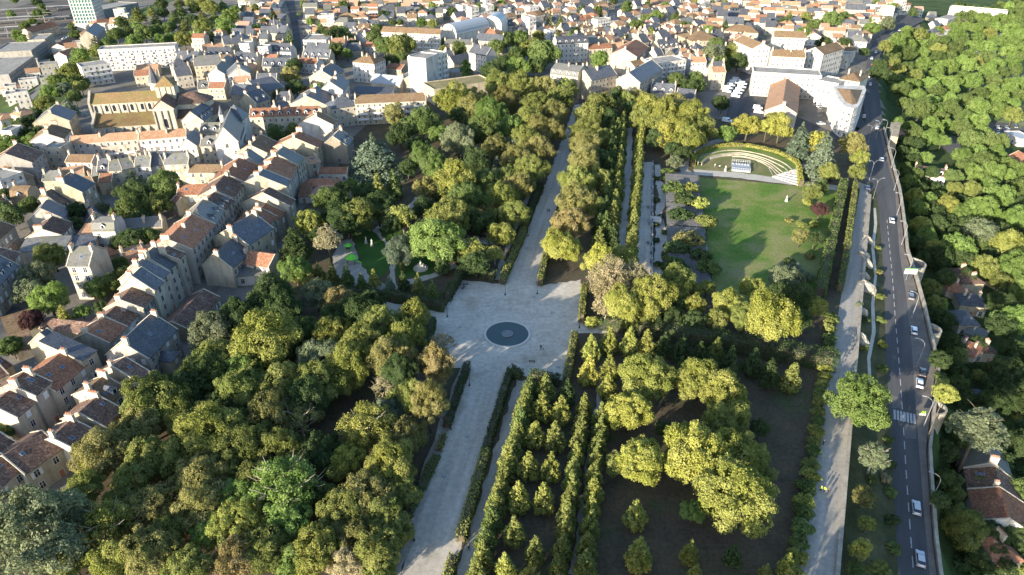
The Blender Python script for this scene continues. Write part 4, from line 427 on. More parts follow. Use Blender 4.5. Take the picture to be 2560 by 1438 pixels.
(118.9,616.6,127.1,622.6,9.3,6.5,2,0,2,0),(233.2,617,239.1,615.7,8.3,3.5,0,0,2,0),(90.3,617.4,97.7,622.7,8.8,8,0,3,0,0),(14.9,617.6,20.9,622.3,10.4,14,3,7,2,1),
(-180.8,617.9,-173.1,618.5,7.5,5,2,0,0,0),(227.1,618.3,233.1,617,10.5,6,2,3,0,0),(-173.1,618.5,-157.8,619.5,8.2,3.5,0,2,0,0),(-157.7,619.6,-151.6,620,7.4,6,2,6,0,0),
(218.6,620.1,227.1,618.3,9,6.5,0,0,0,0),(-145.7,620.4,-135,621.1,8.7,5,0,0,2,0),(50.9,620.4,57.7,625.7,9.1,8,2,3,1,0),(-134.9,621.1,-125.7,621.8,7.2,8,2,0,0,0),
(20.9,622.3,28.2,628,10.4,3.5,2,0,0,0),(-4.3,623.2,1.9,628,8.5,6.5,0,0,2,4),(200.7,623.9,208.2,622.3,7.7,6.5,2,0,2,0),(-204.7,624.9,-198.7,624.5,8.7,6.5,2,0,2,0),
(301.5,625.1,309.1,623.4,9.1,8,0,1,2,0),(-215.5,625.7,-204.8,624.9,9.8,3.5,0,4,0,0),(161.9,625.9,170.2,631.9,10.1,5,0,0,2,0),
(-223.8,626.3,-215.6,625.7,8.1,3.5,2,0,1,0),(-238.7,627.3,-229.3,626.7,8.9,6.5,0,6,2,0),(183.7,627.5,200.6,623.9,10.5,8,0,0,0,0),
(134,627.6,139.8,631.8,11.6,3.5,0,6,0,0),(28.2,628,36.5,634.5,9.8,3.5,2,2,0,0),(104.9,628,112.1,633.2,7.6,8,0,0,0,0),(177.5,628.8,183.6,627.5,8.9,3.5,0,3,2,0),
(280.2,629.6,297.7,625.9,8.5,6.5,0,0,0,0),(63.5,630.3,69.1,634.6,9.4,3.5,0,3,0,0),(272,631.3,280.1,629.6,9.1,5,0,3,0,0),(170.2,631.9,179,638.3,9.1,5,0,6,2,0),
(8.1,632.9,20.4,642.5,7.5,3.5,2,4,2,0),(112.1,633.3,119.3,638.5,8.8,6,2,4,2,0),(262.9,633.3,271.9,631.3,8.7,5,2,2,0,0),(143,634.2,152.7,641.2,10,6.5,2,4,2,0),
(-20.4,634.3,-12.6,640.3,8.4,6.5,2,0,0,0),(75.3,634.5,88,643.7,8,9,3,7,2,1),(36.5,634.5,41.3,638.2,9.5,6.5,0,0,0,0),(251.8,635.6,259.9,633.9,8.5,3.5,0,3,0,0),
(41.4,638.3,48.7,644,8.8,6,0,1,1,0),(119.4,638.5,126.9,644,8.5,6,2,6,0,0),(237.6,638.6,249.3,636.2,7.3,6,2,3,0,0),(306.2,639.4,316.6,637.2,11.5,5,2,2,0,0),
(229.8,640.3,237.5,638.6,9,5,2,3,0,0),(-12.6,640.4,-5.6,645.8,9.5,5,2,0,0,0),(-171.2,641,-164.5,641.5,8.7,6.5,0,3,0,0),(152.7,641.2,164.9,650.1,10.4,5,0,1,0,0),
(-164.5,641.5,-157.8,642,6.8,12,3,7,2,1),(295.7,641.7,306.1,639.4,9,8,2,3,0,0),(-157.7,642,-146.6,642.7,8.6,6.5,0,1,0,0),(-218.3,642.1,-209.2,641.5,8.8,3.5,0,0,0,0),
(220.4,642.3,229.8,640.3,8.2,6,0,0,2,0),(20.4,642.5,26.9,647.6,7,6.5,0,1,0,0),(-225.2,642.6,-218.3,642.1,9.9,6,2,2,0,0),(-138.2,643.3,-128.9,644,6.8,6.5,2,0,0,0),
(287.1,643.5,295.6,641.7,10.4,6,2,3,2,0),(-240.2,643.6,-231,643,8.1,6,0,0,0,0),(88,643.7,95.9,649.4,7.9,8,2,0,2,0),(212.8,643.9,220.4,642.3,8.4,6.5,0,2,2,0),
(126.9,644,132.8,648.3,7.5,6,0,0,2,0),(-128.8,644,-119.3,644.7,8.1,3.5,0,0,1,0),(-247.1,644.1,-240.3,643.6,8,5,2,6,2,0),(277.2,645.6,287.1,643.5,9.3,5,0,2,0,0),
(-5.6,645.9,-0.6,649.7,8.5,3.5,0,4,0,0),(202.6,646.1,212.8,643.9,7.2,5,0,4,0,0),(192.7,648.2,202.6,646.1,8.1,3.5,0,3,2,0),(132.9,648.3,141.5,654.6,9.5,3.5,2,3,1,0),
(55.1,649,60.6,653.3,9.1,6,0,0,2,4),(371.3,649.2,379.7,654.1,8.7,3.5,2,3,0,0),(96,649.5,107.9,658.1,9.9,6.5,2,3,1,0),(164.9,650.1,173.8,656.5,11.2,3.5,0,4,1,0),
(253.3,650.7,261.5,648.9,11.7,6.5,2,0,0,0),(177,651.5,192.6,648.2,7.2,6,0,3,0,0),(-24.9,651.7,-17.5,657.4,8.4,8,0,6,2,0),(33.6,652.8,40.1,657.9,9.3,3.5,0,3,2,0),
(60.6,653.3,67.3,658.6,9.7,6,2,2,0,0),(379.8,654.1,387,658.3,8.7,3.5,2,0,2,0),(141.6,654.6,148.6,659.8,9.5,3.5,2,0,0,0),(-184,654.7,-175.9,655.3,10.3,6,0,4,0,0),
(6.1,655,15.2,662,9.9,3.5,0,6,0,0),(-175.9,655.3,-168.1,655.8,10.8,9,3,7,2,1),(231,655.4,237.7,654,11.9,6.5,0,0,0,0),(-168.1,655.8,-158.1,656.5,11.6,8,2,4,0,0),
(173.8,656.5,180.7,661.5,9.7,6.5,0,6,1,4),(-158.1,656.5,-140.1,657.8,10.6,8,2,4,0,0),(221.7,657.4,230.9,655.4,11.4,6.5,0,2,2,0),
(-17.5,657.5,-9.6,663.6,7.9,6.5,2,6,0,0),(-140,657.8,-131.2,658.4,11.3,8,2,3,2,0),(40.2,657.9,46.7,663,8.4,6.5,2,0,1,0),(107.9,658.2,118.3,665.7,9,3.5,2,0,2,0),
(387,658.3,396.1,663.6,7.5,6.5,2,0,0,0),(-131.2,658.4,-122.6,659,8.8,3.5,0,3,2,0),(67.4,658.6,74.9,664.4,10.5,6.5,2,2,0,0),(335.3,658.7,345.7,656.5,9.5,6,0,4,0,4),
(-122.5,659,-113,659.7,11.3,6,2,1,1,0),(-112.9,659.7,-105.7,660.2,10,3.5,2,0,2,0),(328.7,660.1,335.2,658.8,10.2,8,2,6,0,0),(-105.7,660.2,-96,660.9,8.7,5,2,0,1,0),
(206.8,660.6,217.5,658.3,9.7,6,0,3,0,0),(-96,660.9,-87.3,661.5,11.3,6.5,0,4,1,0),(-46.8,661.4,-39.7,667,8.7,5,2,6,0,0),(180.7,661.6,188.5,667.2,10.9,6,0,4,0,0),
(-79.7,662,-69.7,662.7,10,6,2,0,0,0),(15.2,662.1,23.8,668.8,10.7,8,0,3,0,0),(197.3,662.6,206.8,660.6,10,3.5,0,6,2,0),(-215.9,663.3,-207.2,662.7,8.9,5,0,0,0,0),
(312.8,663.5,322.3,661.5,9.7,8,2,3,0,0),(396.1,663.6,403.2,667.7,8.5,3.5,0,1,2,0),(-222.8,663.8,-216,663.3,9.7,6,2,3,2,0),
(-230.2,664.3,-222.9,663.8,8.9,6.5,2,3,0,4),(74.9,664.5,80.3,668.7,10.2,8,2,2,1,0),(188,664.6,197.2,662.6,11.3,8,0,0,0,0),(155.5,664.8,161.6,669.2,8,6,2,3,2,0),
(-8,664.9,-2.8,668.9,9,6.5,0,3,1,0),(-238.4,664.9,-230.2,664.3,10.5,6,2,4,0,0),(-246.1,665.4,-238.4,664.9,10.8,6,0,0,1,0),(303.2,665.6,312.8,663.5,10.2,6,0,3,2,0),
(118.3,665.7,123.5,669.5,7.8,6,2,1,0,0),(50.5,666,58.4,672.2,7.6,8,2,4,0,0),(-255.2,666.1,-246.2,665.4,9.7,8,2,1,0,0),(94.4,667.6,100.3,671.9,7.9,5,2,0,0,0),
(403.2,667.7,411.8,672.7,7.7,8,2,2,2,0),(80.3,668.7,88.7,675.3,8.5,3.5,2,0,0,0),(23.8,668.8,29.2,673,10.6,8,0,4,1,0),(-37.3,668.9,-30.7,674,8.5,14,3,7,2,1),
(-2.8,669,4.3,674.4,8.1,6.5,0,4,0,0),(123.6,669.5,129.8,674.1,7.7,6,0,2,1,0),(280.7,670.3,288.7,668.6,9.5,9,3,7,2,1),(273.4,671.9,280.6,670.3,9.5,6.5,0,4,2,4),
(58.5,672.2,64,676.6,8.8,6,0,6,2,0),(-198.7,672.8,-192.2,673.3,8.3,3.5,0,0,1,0),(-192.1,673.3,-183.8,673.9,9.1,8,0,0,1,0),(343.1,673.5,352.8,671.4,10.1,14,3,7,2,1),
(168,673.9,174.6,678.6,9.4,6,2,4,0,0),(-30.7,674.1,-23.3,679.8,10,9,3,7,2,1),(129.9,674.1,135.1,677.9,8.4,3.5,0,6,2,0),(-178.8,674.2,-169.5,674.9,9,8,2,0,1,0),
(-169.4,674.9,-159.4,675.6,10.8,3.5,2,1,0,0),(334.7,675.3,343,673.5,8.9,3.5,0,4,2,0),(32.2,675.4,38.1,680,8.6,3.5,2,6,2,0),(256.1,675.6,273.3,671.9,9.2,3.5,0,2,0,0),
(-159.4,675.6,-153.4,676,8.9,5,2,1,0,0),(-153.3,676,-144.7,676.6,9.5,3.5,2,1,2,0),(106.6,676.5,114.2,682,7.2,5,0,0,0,0),(64.1,676.6,69.2,680.6,7.7,3.5,0,6,1,0),
(-144.7,676.6,-137.5,677.1,9.6,6.5,0,3,0,0),(7.3,676.8,14.7,682.6,9.2,3.5,0,3,0,0),(-137.4,677.1,-126.7,677.9,8.6,3.5,0,2,1,0),
(324.5,677.4,334.6,675.3,9.2,3.5,0,0,2,0),(247.2,677.5,256,675.6,9.1,5,0,3,2,0),(-126.7,677.9,-119.1,678.4,9.7,5,2,2,0,0),(135.1,677.9,141.9,682.8,8.5,6.5,0,3,0,0),
(-51.9,678.2,-41.6,686.2,10.5,3.5,0,0,0,0),(-119.1,678.4,-110.6,679,9.4,5,0,0,1,0),(174.6,678.7,182,684,7.3,6.5,2,3,1,0),(-108.1,679.2,-99.9,679.7,10.4,8,0,0,0,0),
(-99.9,679.7,-90.2,680.4,10.4,6,0,4,1,4),(-23.3,679.9,-17.1,684.7,9.5,14,3,7,2,1),(38.1,680,46.7,686.7,10.6,8,2,3,0,0),(-88.2,680.6,-79.7,681.2,8.7,8,2,3,2,0),
(69.2,680.6,77.7,687.3,8,8,0,0,0,0),(232.1,680.7,239.9,679,9.8,3.5,2,2,2,0),(-225.3,681.2,-218.6,680.7,10.1,6,0,4,2,0),(-71.6,681.7,-65,682.2,8,8,0,1,0,0),
(-237.8,682.1,-227.9,681.4,8.8,6.5,0,0,0,0),(114.2,682.1,123,688.4,8.8,6.5,2,3,0,0),(222.1,682.8,232.1,680.7,7.7,8,2,3,2,0),
(-250.6,682.9,-242.5,682.4,8.6,3.5,0,3,2,0),(297.7,683.1,307.6,681,9.1,5,2,0,0,0),(16.9,684.3,25.3,690.8,7.6,12,3,7,2,1),(291.7,684.4,297.7,683.2,10,6.5,0,4,2,0),
(214.2,684.5,222.1,682.8,9.4,6,0,0,2,0),(-17,684.7,-9.2,690.8,8.9,5,0,3,1,0),(-41.6,686.3,-34.8,691.5,8.6,5,0,0,1,0),(46.8,686.8,51.8,690.7,9.4,3.5,0,3,0,0),
(186.1,687,191.5,690.9,7.7,8,0,3,0,0),(147.6,687,156,693.1,9.7,6.5,0,0,0,0),(278.7,687.2,291.7,684.4,10.6,6,0,0,0,0),(77.8,687.3,84.5,692.6,7.4,5,0,3,0,0),
(123,688.5,137.4,698.8,7.8,6,2,0,2,0),(195.1,688.5,214.1,684.5,10.5,3.5,0,0,0,0),(405.4,688.9,412.1,692.8,8.1,6.5,0,0,2,0),
(-194.5,689.6,-185.7,690.2,6.9,6.5,0,4,2,0),(-185.7,690.2,-166.6,691.6,7.5,6,0,3,0,0),(25.3,690.9,40.9,703.1,8.1,5,2,4,2,0),(260.4,691.1,278.6,687.2,10.9,5,0,3,2,0),
(359.9,692.6,366.4,691.2,9.7,6.5,0,0,2,4),(-6.3,693.1,-0.7,697.5,10.6,9,3,7,2,1),(-127.5,694.3,-116.8,695.1,8.7,6,2,1,2,0),(347.9,695.1,357,693.2,10.5,6.5,0,1,0,4),
(-104.8,695.9,-94.5,696.6,8.5,6.5,0,0,1,0),(235.4,696.4,241.7,695,9.2,3.5,0,1,0,0),(-94.5,696.6,-86.7,697.2,7.1,6,2,0,0,0),(-86.7,697.2,-79.3,697.7,7.4,5,2,0,0,0),
(-79.2,697.7,-66.3,698.6,8.9,5,0,0,0,0),(137.4,698.9,144.2,703.8,8.3,5,0,0,0,0),(62.8,699.3,69.3,704.3,10.6,8,0,0,0,0),(320.7,700.9,339.1,697,9,8,0,0,0,0),
(69.3,704.3,76.6,710.1,10.5,6.5,2,0,0,0),(-234.8,704.5,-225.4,703.9,8.8,3.5,0,0,1,0),(194.2,705.2,204.6,702.9,9.8,5,0,0,2,0),
(-48.1,709.5,-42.2,714.2,11.6,9,3,7,2,1),(51.9,711.7,57.9,716.3,6.8,6.5,2,0,1,0),(-184.5,712,-177.1,712.5,10.4,6,0,1,0,0),(182.9,712.7,190.2,718,9.8,3.5,2,0,0,0),
(347.4,712.7,358,710.4,8.7,9,3,7,2,1),(264.7,712.8,272.3,711.2,8.6,6.5,0,1,0,4),(156.6,712.8,164.8,718.8,8.6,3.5,0,0,0,0),(-168.9,713,-161.9,713.5,9.8,3.5,0,0,0,0),
(-149.7,714.4,-141.6,715,8.7,3.5,0,1,0,0),(-4.9,714.9,3.5,721.5,9.3,6.5,2,0,1,0),(254.5,715,264.7,712.8,10,3.5,0,0,2,0),(-128.6,715.9,-109.3,717.2,9.9,3.5,0,0,0,0),
(57.9,716.4,66.3,722.9,8.8,9,3,7,2,1),(245.4,716.9,254.4,715,11.5,5,2,0,0,0),(-99.3,717.9,-89.1,718.6,8.6,3.5,0,1,0,0),(190.3,718,197.2,723,9.2,8,2,1,2,0),
(-63.7,719.2,-56.6,724.7,8.8,5,2,0,2,0),(305.2,721.6,315.6,719.4,8.7,5,0,0,2,0),(385.4,722.3,391.3,725.7,9.4,12,3,7,2,1),(31.2,722.4,37.7,727.5,9.8,6.5,0,0,1,0),
(-254.3,723.2,-247.6,722.7,9.2,9,3,7,2,1),(-56.6,724.8,-48.4,731.2,8.6,6.5,2,0,2,0),(207.6,725,215.5,723.3,8.4,6,0,0,0,0),(287,725.5,295.1,723.8,9.3,3.5,2,0,2,0),
(-208.4,726.4,-194.5,727.3,7.7,6.5,0,1,0,0),(-26.1,726.8,-21.2,730.6,9,12,3,7,2,1),(12.3,728.4,19.9,734.3,9.8,8,2,0,2,0),(-136.2,731.4,-129.2,731.9,7.9,8,0,1,1,0),
(353.8,731.8,359.8,730.6,7,6.5,0,0,2,0),(-425.7,731.9,-415.1,733.7,7.5,9,3,7,2,1),(-129.2,731.9,-120.1,732.5,8.7,3.5,0,1,1,0),
(-102.2,733.8,-91.6,734.5,7.9,6.5,2,0,1,4),(186.8,734.8,194.1,740.1,9.1,5,2,0,0,0),(-406.8,735.2,-398.1,736.7,6.9,5,3,7,2,0),(337.4,735.3,353.8,731.9,8.4,8,2,1,2,0),
(125.4,736.1,132.2,741,8.8,6,0,0,2,0),(-68.7,738.7,-60.4,745.2,8.8,8,0,0,0,0),(320.6,738.9,329.5,737,6.8,6.5,0,0,0,0),(194.2,740.1,201,745.1,8.1,9,3,7,2,1),
(-209.9,742.6,-200.1,743.2,9.4,5,0,0,2,0),(-191.7,743.8,-182.2,744.5,9.1,5,2,0,0,0),(200.6,743.9,207,742.5,9,3.5,0,1,0,0),(290.1,745.4,298.9,743.5,7.2,6.5,0,0,2,0),
(-155.9,746.3,-145.8,747,9.6,3.5,2,0,0,0),(355.5,746.4,364.1,744.6,7.5,6.5,0,0,0,0),(-259.4,746.6,-252.9,746.2,8.6,6,2,1,0,0),
(282.8,746.9,290,745.4,8.8,3.5,0,0,0,0),(-268.1,747.2,-259.4,746.6,9.2,5,0,1,0,0),(167.1,748.3,173.8,753.1,8.3,5,0,0,2,0),(273.6,748.9,282.8,747,8.1,8,0,0,2,0),
(-118,749,-111.8,749.4,9.6,3.5,2,0,0,0),(339.2,749.9,347.6,748.1,7.3,8,0,1,2,0),(4.3,750.5,12.7,757.1,10.1,6,0,0,0,0),(-425.7,750.8,-419.7,751.9,10.7,5,3,7,2,0),
(407,753.5,414,752,9.4,6.5,0,0,2,0),(-409.3,753.7,-400.8,755.2,9.7,6.5,3,7,2,0),(71.8,754.1,85.6,765,9.2,3.5,0,0,0,0),(248.7,754.2,256.4,752.6,6.5,5,0,1,2,0),
(47.1,755.6,53,760.2,7.7,5,0,0,0,0),(238.9,756.3,248.7,754.2,7.3,8,0,0,0,0),(-68.8,757.2,-60.6,763.6,8.2,3.5,2,0,2,0),(-210.3,759,-203,759.6,9.5,3.5,0,0,0,0),
(294.4,759.4,311.3,755.8,8.4,8,2,0,0,0),(376.8,759.9,382.7,758.7,7,3.5,2,0,2,0),(17.8,761.1,23.1,765.2,11.1,8,2,0,0,0),(286.3,761.1,294.3,759.4,9.2,6.5,2,0,2,0),
(215.5,761.3,222.3,759.8,6.6,3.5,0,0,2,0),(-168.7,762,-159.8,762.6,8.9,5,0,1,2,0),(438.8,762.3,448.3,760.3,9.7,3.5,2,0,0,0),
(-159.8,762.6,-151.3,763.2,8.7,14,3,7,2,1),(-260,762.7,-251.2,762.1,11.5,6,0,0,0,0),(207.3,763,215.4,761.3,7.6,6,2,1,0,4),(-37.4,763.2,-31.2,768,8.4,5,2,0,2,0),
(-267.8,763.3,-260.1,762.7,9.8,6,2,0,0,0),(-451.1,763.6,-443.6,764.9,7.6,3.5,3,7,2,0),(-144.4,763.7,-135.4,764.3,8.9,5,0,0,1,0),
(-1.5,767.8,12.1,778.4,8.6,12,3,7,2,1),(-31.2,768.1,-24.8,773.1,8.1,12,3,7,2,1),(-421.4,768.8,-410.9,770.7,7.9,14,3,7,2,1),(91,769.1,99,775.4,9.9,12,3,7,2,1),
(327.7,770.4,336.4,768.5,7.1,9,3,7,2,1),(211.7,777,219,775.4,9.3,14,3,7,2,1),(-467.8,780.7,-460.2,782.1,8.4,3.5,3,7,4,0),(-460.1,782.1,-450,783.9,8.8,8,3,7,2,0),
(-446.1,784.5,-436.1,786.3,7.8,6.5,3,7,2,0),]

# far roofs: x, y, angle, length, depth, height, roof, wall
FAR_HOUSES = [
(-166,691,4,9,9,3.5,2,2),(54,692,37,10,9,8,3,0),(-152,692,3,15,7,3.5,3,2),(84,692,38,10,8,5,3,0),(251,692,-11,8,9,8,3,2),(-137,693,4,9,6,8,4,0),
(-31,693,38,7,9,5,2,1),(167,694,-11,10,8,3.5,6,2),(241,695,-11,10,8,8,2,0),(-111,695,4,7,8,8,3,2),(339,697,-11,8,8,6,2,2),(162,697,35,9,9,6.5,3,1),
(227,698,-12,8,10,5,4,2),(-25,698,38,12,8,3.5,3,0),(219,699,-11,8,9,6,3,2),(4,701,37,10,8,6,3,0),(314,702,-12,6,10,5,3,2),(204,702,-11,6,11,8,4,0),
(41,703,38,8,6,6.5,6,0),(144,703,35,15,8,8,3,2),(107,704,35,15,7,5,6,0),(-244,705,-4,9,8,6.5,6,2),(300,705,-12,10,9,8,6,2),(-253,705,-3,8,8,3.5,3,0),
(174,706,36,10,8,8,2,2),(-262,706,-4,9,10,6,4,1),(186,706,-11,7,10,5,2,0),(292,706,-11,7,10,5,4,0),(286,708,-12,6,10,8,4,2),(13,708,38,9,9,8,3,0),
(-13,708,37,6,10,6,3,0),(279,709,-11,7,8,6.5,3,2),(76,710,38,9,9,3.5,2,0),(-200,710,3,15,8,3.5,2,1),(272,711,-12,6,10,6.5,4,2),(-177,712,3,8,10,3.5,6,1),
(-158,713,3,8,8,6,2,0),(119,713,35,11,7,3.5,2,0),(-42,714,38,9,11,6.5,6,0),(21,714,38,6,8,5,6,0),(-141,715,3,9,8,8,2,0),(334,715,-12,9,9,8,6,0),
(84,716,38,6,10,3.5,3,0),(376,717,30,10,8,8,2,2),(-109,717,4,9,10,8,3,2),(422,717,30,8,9,3.5,3,0),(324,717,-12,10,10,8,4,2),(238,718,-11,7,8,6.5,3,2),
(164,718,36,6,8,3.5,4,0),(-81,719,3,6,9,3.5,3,0),(315,719,-12,8,10,6,4,0),(89,719,38,9,9,6.5,3,2),(-35,719,38,6,11,6,3,0),(231,720,-12,7,10,8,4,0),
(129,720,35,10,7,6,4,0),(-403,721,10,9,7,6,3,2),(-247,722,-4,8,11,6.5,4,2),(5,722,38,9,8,8,6,2),(170,722,36,9,8,6,6,1),(66,722,38,17,8,3.5,3,1),
(197,723,36,7,8,6.5,3,0),(215,723,-12,9,10,6,4,2),(295,723,-12,10,10,6.5,2,0),(-269,724,-3,10,9,3.5,2,1),(391,725,29,8,7,8,2,2),(137,727,36,7,7,3.5,3,1),
(-188,727,3,7,8,6.5,2,2),(-181,728,3,7,9,6.5,4,0),(178,728,36,10,8,6.5,3,0),(-173,728,3,19,6,8,3,1),(269,729,-12,18,10,8,3,0),(365,729,-11,8,8,8,4,0),
(-154,730,4,18,8,6,4,0),(-21,730,37,19,10,5,3,1),(-48,731,38,8,9,6,6,2),(259,731,-12,10,10,6,4,0),(144,731,35,10,6,5,3,1),(43,731,38,10,9,6.5,3,0),
(249,733,-11,10,10,8,6,0),(-91,734,4,7,7,5,3,0),(-84,735,3,9,6,6,3,2),(82,735,38,8,7,6,4,0),(240,735,-12,9,9,8,2,0),(-41,736,38,7,8,3.5,3,0),
(233,736,-11,7,8,3.5,6,0),(329,737,-12,7,8,8,3,2),(23,737,37,9,8,8,2,1),(152,737,36,9,8,5,3,1),(393,738,-11,10,8,6,4,2),(217,740,-11,8,8,6,2,0),
(88,740,37,13,8,6,4,2),(311,740,-12,8,6,6.5,3,0),(55,741,38,11,9,3.5,6,0),(304,742,-11,7,7,3.5,3,2),(207,742,-12,10,10,5,3,0),(30,742,37,10,7,6.5,3,0),
(-5,742,37,12,9,5,4,0),(370,743,-11,7,8,3.5,3,2),(137,744,36,7,9,3.5,6,1),(-60,745,37,7,7,8,4,2),(-166,745,3,10,9,8,6,1),(-250,745,-3,6,7,6,6,0),
(-145,747,4,19,8,6,4,2),(-27,747,37,10,9,6,6,2),(63,747,38,10,10,5,3,0),(-126,748,4,8,9,6.5,3,0),(99,748,38,9,8,3.5,4,1),(142,748,35,12,9,6.5,3,1),
(-111,749,4,19,10,6,6,0),(39,749,37,9,8,3.5,4,2),(-92,750,3,10,10,6.5,4,2),(263,751,-12,10,7,3.5,3,2),(-52,751,38,6,7,5,3,0),(-82,751,3,8,9,8,4,2),
(-419,751,9,10,10,8,3,2),(322,753,-12,10,7,5,3,0),(400,754,-11,6,8,6.5,2,2),(-47,755,37,10,7,8,4,1),(176,755,36,11,7,3.5,3,2),(311,755,-12,8,7,5,4,0),
(153,756,36,16,10,6,4,2),(387,757,-12,8,7,6,3,2),(229,758,-11,9,7,8,2,0),(-218,758,3,8,9,6.5,3,2),(-12,759,37,7,8,6.5,4,1),(222,759,-12,6,8,8,4,0),
(-197,760,3,16,7,6,2,2),(53,760,38,10,8,6,3,1),(-180,761,4,9,9,6.5,4,0),(369,761,-12,6,8,3.5,3,2),(-251,762,-4,8,9,5,6,2),(186,762,35,8,9,5,4,0),
(-151,763,4,6,7,3.5,2,0),(360,763,-12,9,7,3.5,2,0),(-60,763,38,9,7,3.5,4,1),(-6,763,37,6,8,5,4,2),(-277,763,-3,9,10,6,1,1),(-135,764,4,6,9,5,6,1),
(271,764,-11,8,8,8,6,2),(-286,764,-4,8,11,6.5,3,0),(-128,764,3,13,9,8,3,1),(85,765,38,6,9,3.5,0,0),(23,765,38,8,9,6,0,0),(350,765,-11,10,8,6,0,2),
(-114,765,4,9,8,6,1,0),(166,765,36,7,8,3.5,4,2),(193,765,-12,7,7,3.5,4,2),(263,766,-12,8,8,6,3,0),(-105,766,4,14,7,8,3,0),(61,766,38,10,7,8,4,0),
(-91,767,3,13,8,5,3,2),(254,767,-12,8,7,8,0,0),(336,768,-11,14,7,5,3,0),(247,769,-12,7,8,6,3,2),(404,769,-12,10,10,3.5,3,2),(172,770,35,7,8,5,4,2),
(29,770,37,8,9,6.5,0,0),(394,771,-12,10,9,3.5,0,2),(316,772,-11,11,8,6.5,0,2),(-24,773,38,9,6,8,3,1),(70,773,37,6,9,5,3,2),(225,773,-11,14,7,6,0,2),
(-47,774,38,9,8,3.5,4,0),(143,774,35,7,8,6,2,2),(308,774,-11,8,8,3.5,0,2),(178,774,35,9,8,6,1,0),(379,775,-11,15,9,3.5,1,2),(99,775,37,9,9,6.5,4,0),
(300,776,-12,8,7,3.5,3,2),(38,776,38,6,11,8,3,1),(369,777,-12,9,9,6,4,2),(75,777,38,9,8,5,3,0),(148,778,35,7,7,3.5,0,2),(203,778,-11,7,7,6,1,2),
(358,779,-11,8,9,3.5,0,0),(-475,779,9,7,8,5,3,2),(-224,779,3,10,7,5,3,0),(-39,779,38,10,8,8,3,0),(282,779,-11,9,9,6.5,3,0),(-214,780,4,7,7,5,0,2),
(186,780,36,6,10,5,0,2),(-206,780,3,6,8,6.5,3,0),(-200,781,4,9,9,6.5,4,0),(16,781,37,8,7,3.5,3,1),(450,782,-12,7,8,3.5,1,0),(-191,782,3,7,9,3.5,4,0),
(272,782,-12,10,7,6.5,0,2),(-12,782,38,9,6,3.5,3,0),(155,782,35,10,7,6,6,2),(-177,782,4,8,9,8,0,0),(-263,783,-3,16,8,3.5,3,0),(-168,783,3,9,10,8,3,0),
(83,783,37,8,7,5,0,0),(-274,783,-4,10,9,3.5,6,0),(-158,784,4,16,9,6.5,1,1),(262,784,-12,10,7,6.5,1,0),(-284,784,-3,10,9,6,0,2),(333,784,-12,19,8,3.5,3,2),
(-294,785,-3,10,7,6.5,0,1),(434,785,-11,9,8,8,6,2),(-141,785,4,8,8,6,3,0),(169,785,-11,7,8,6,3,2),(253,786,-12,8,7,5,3,2),]

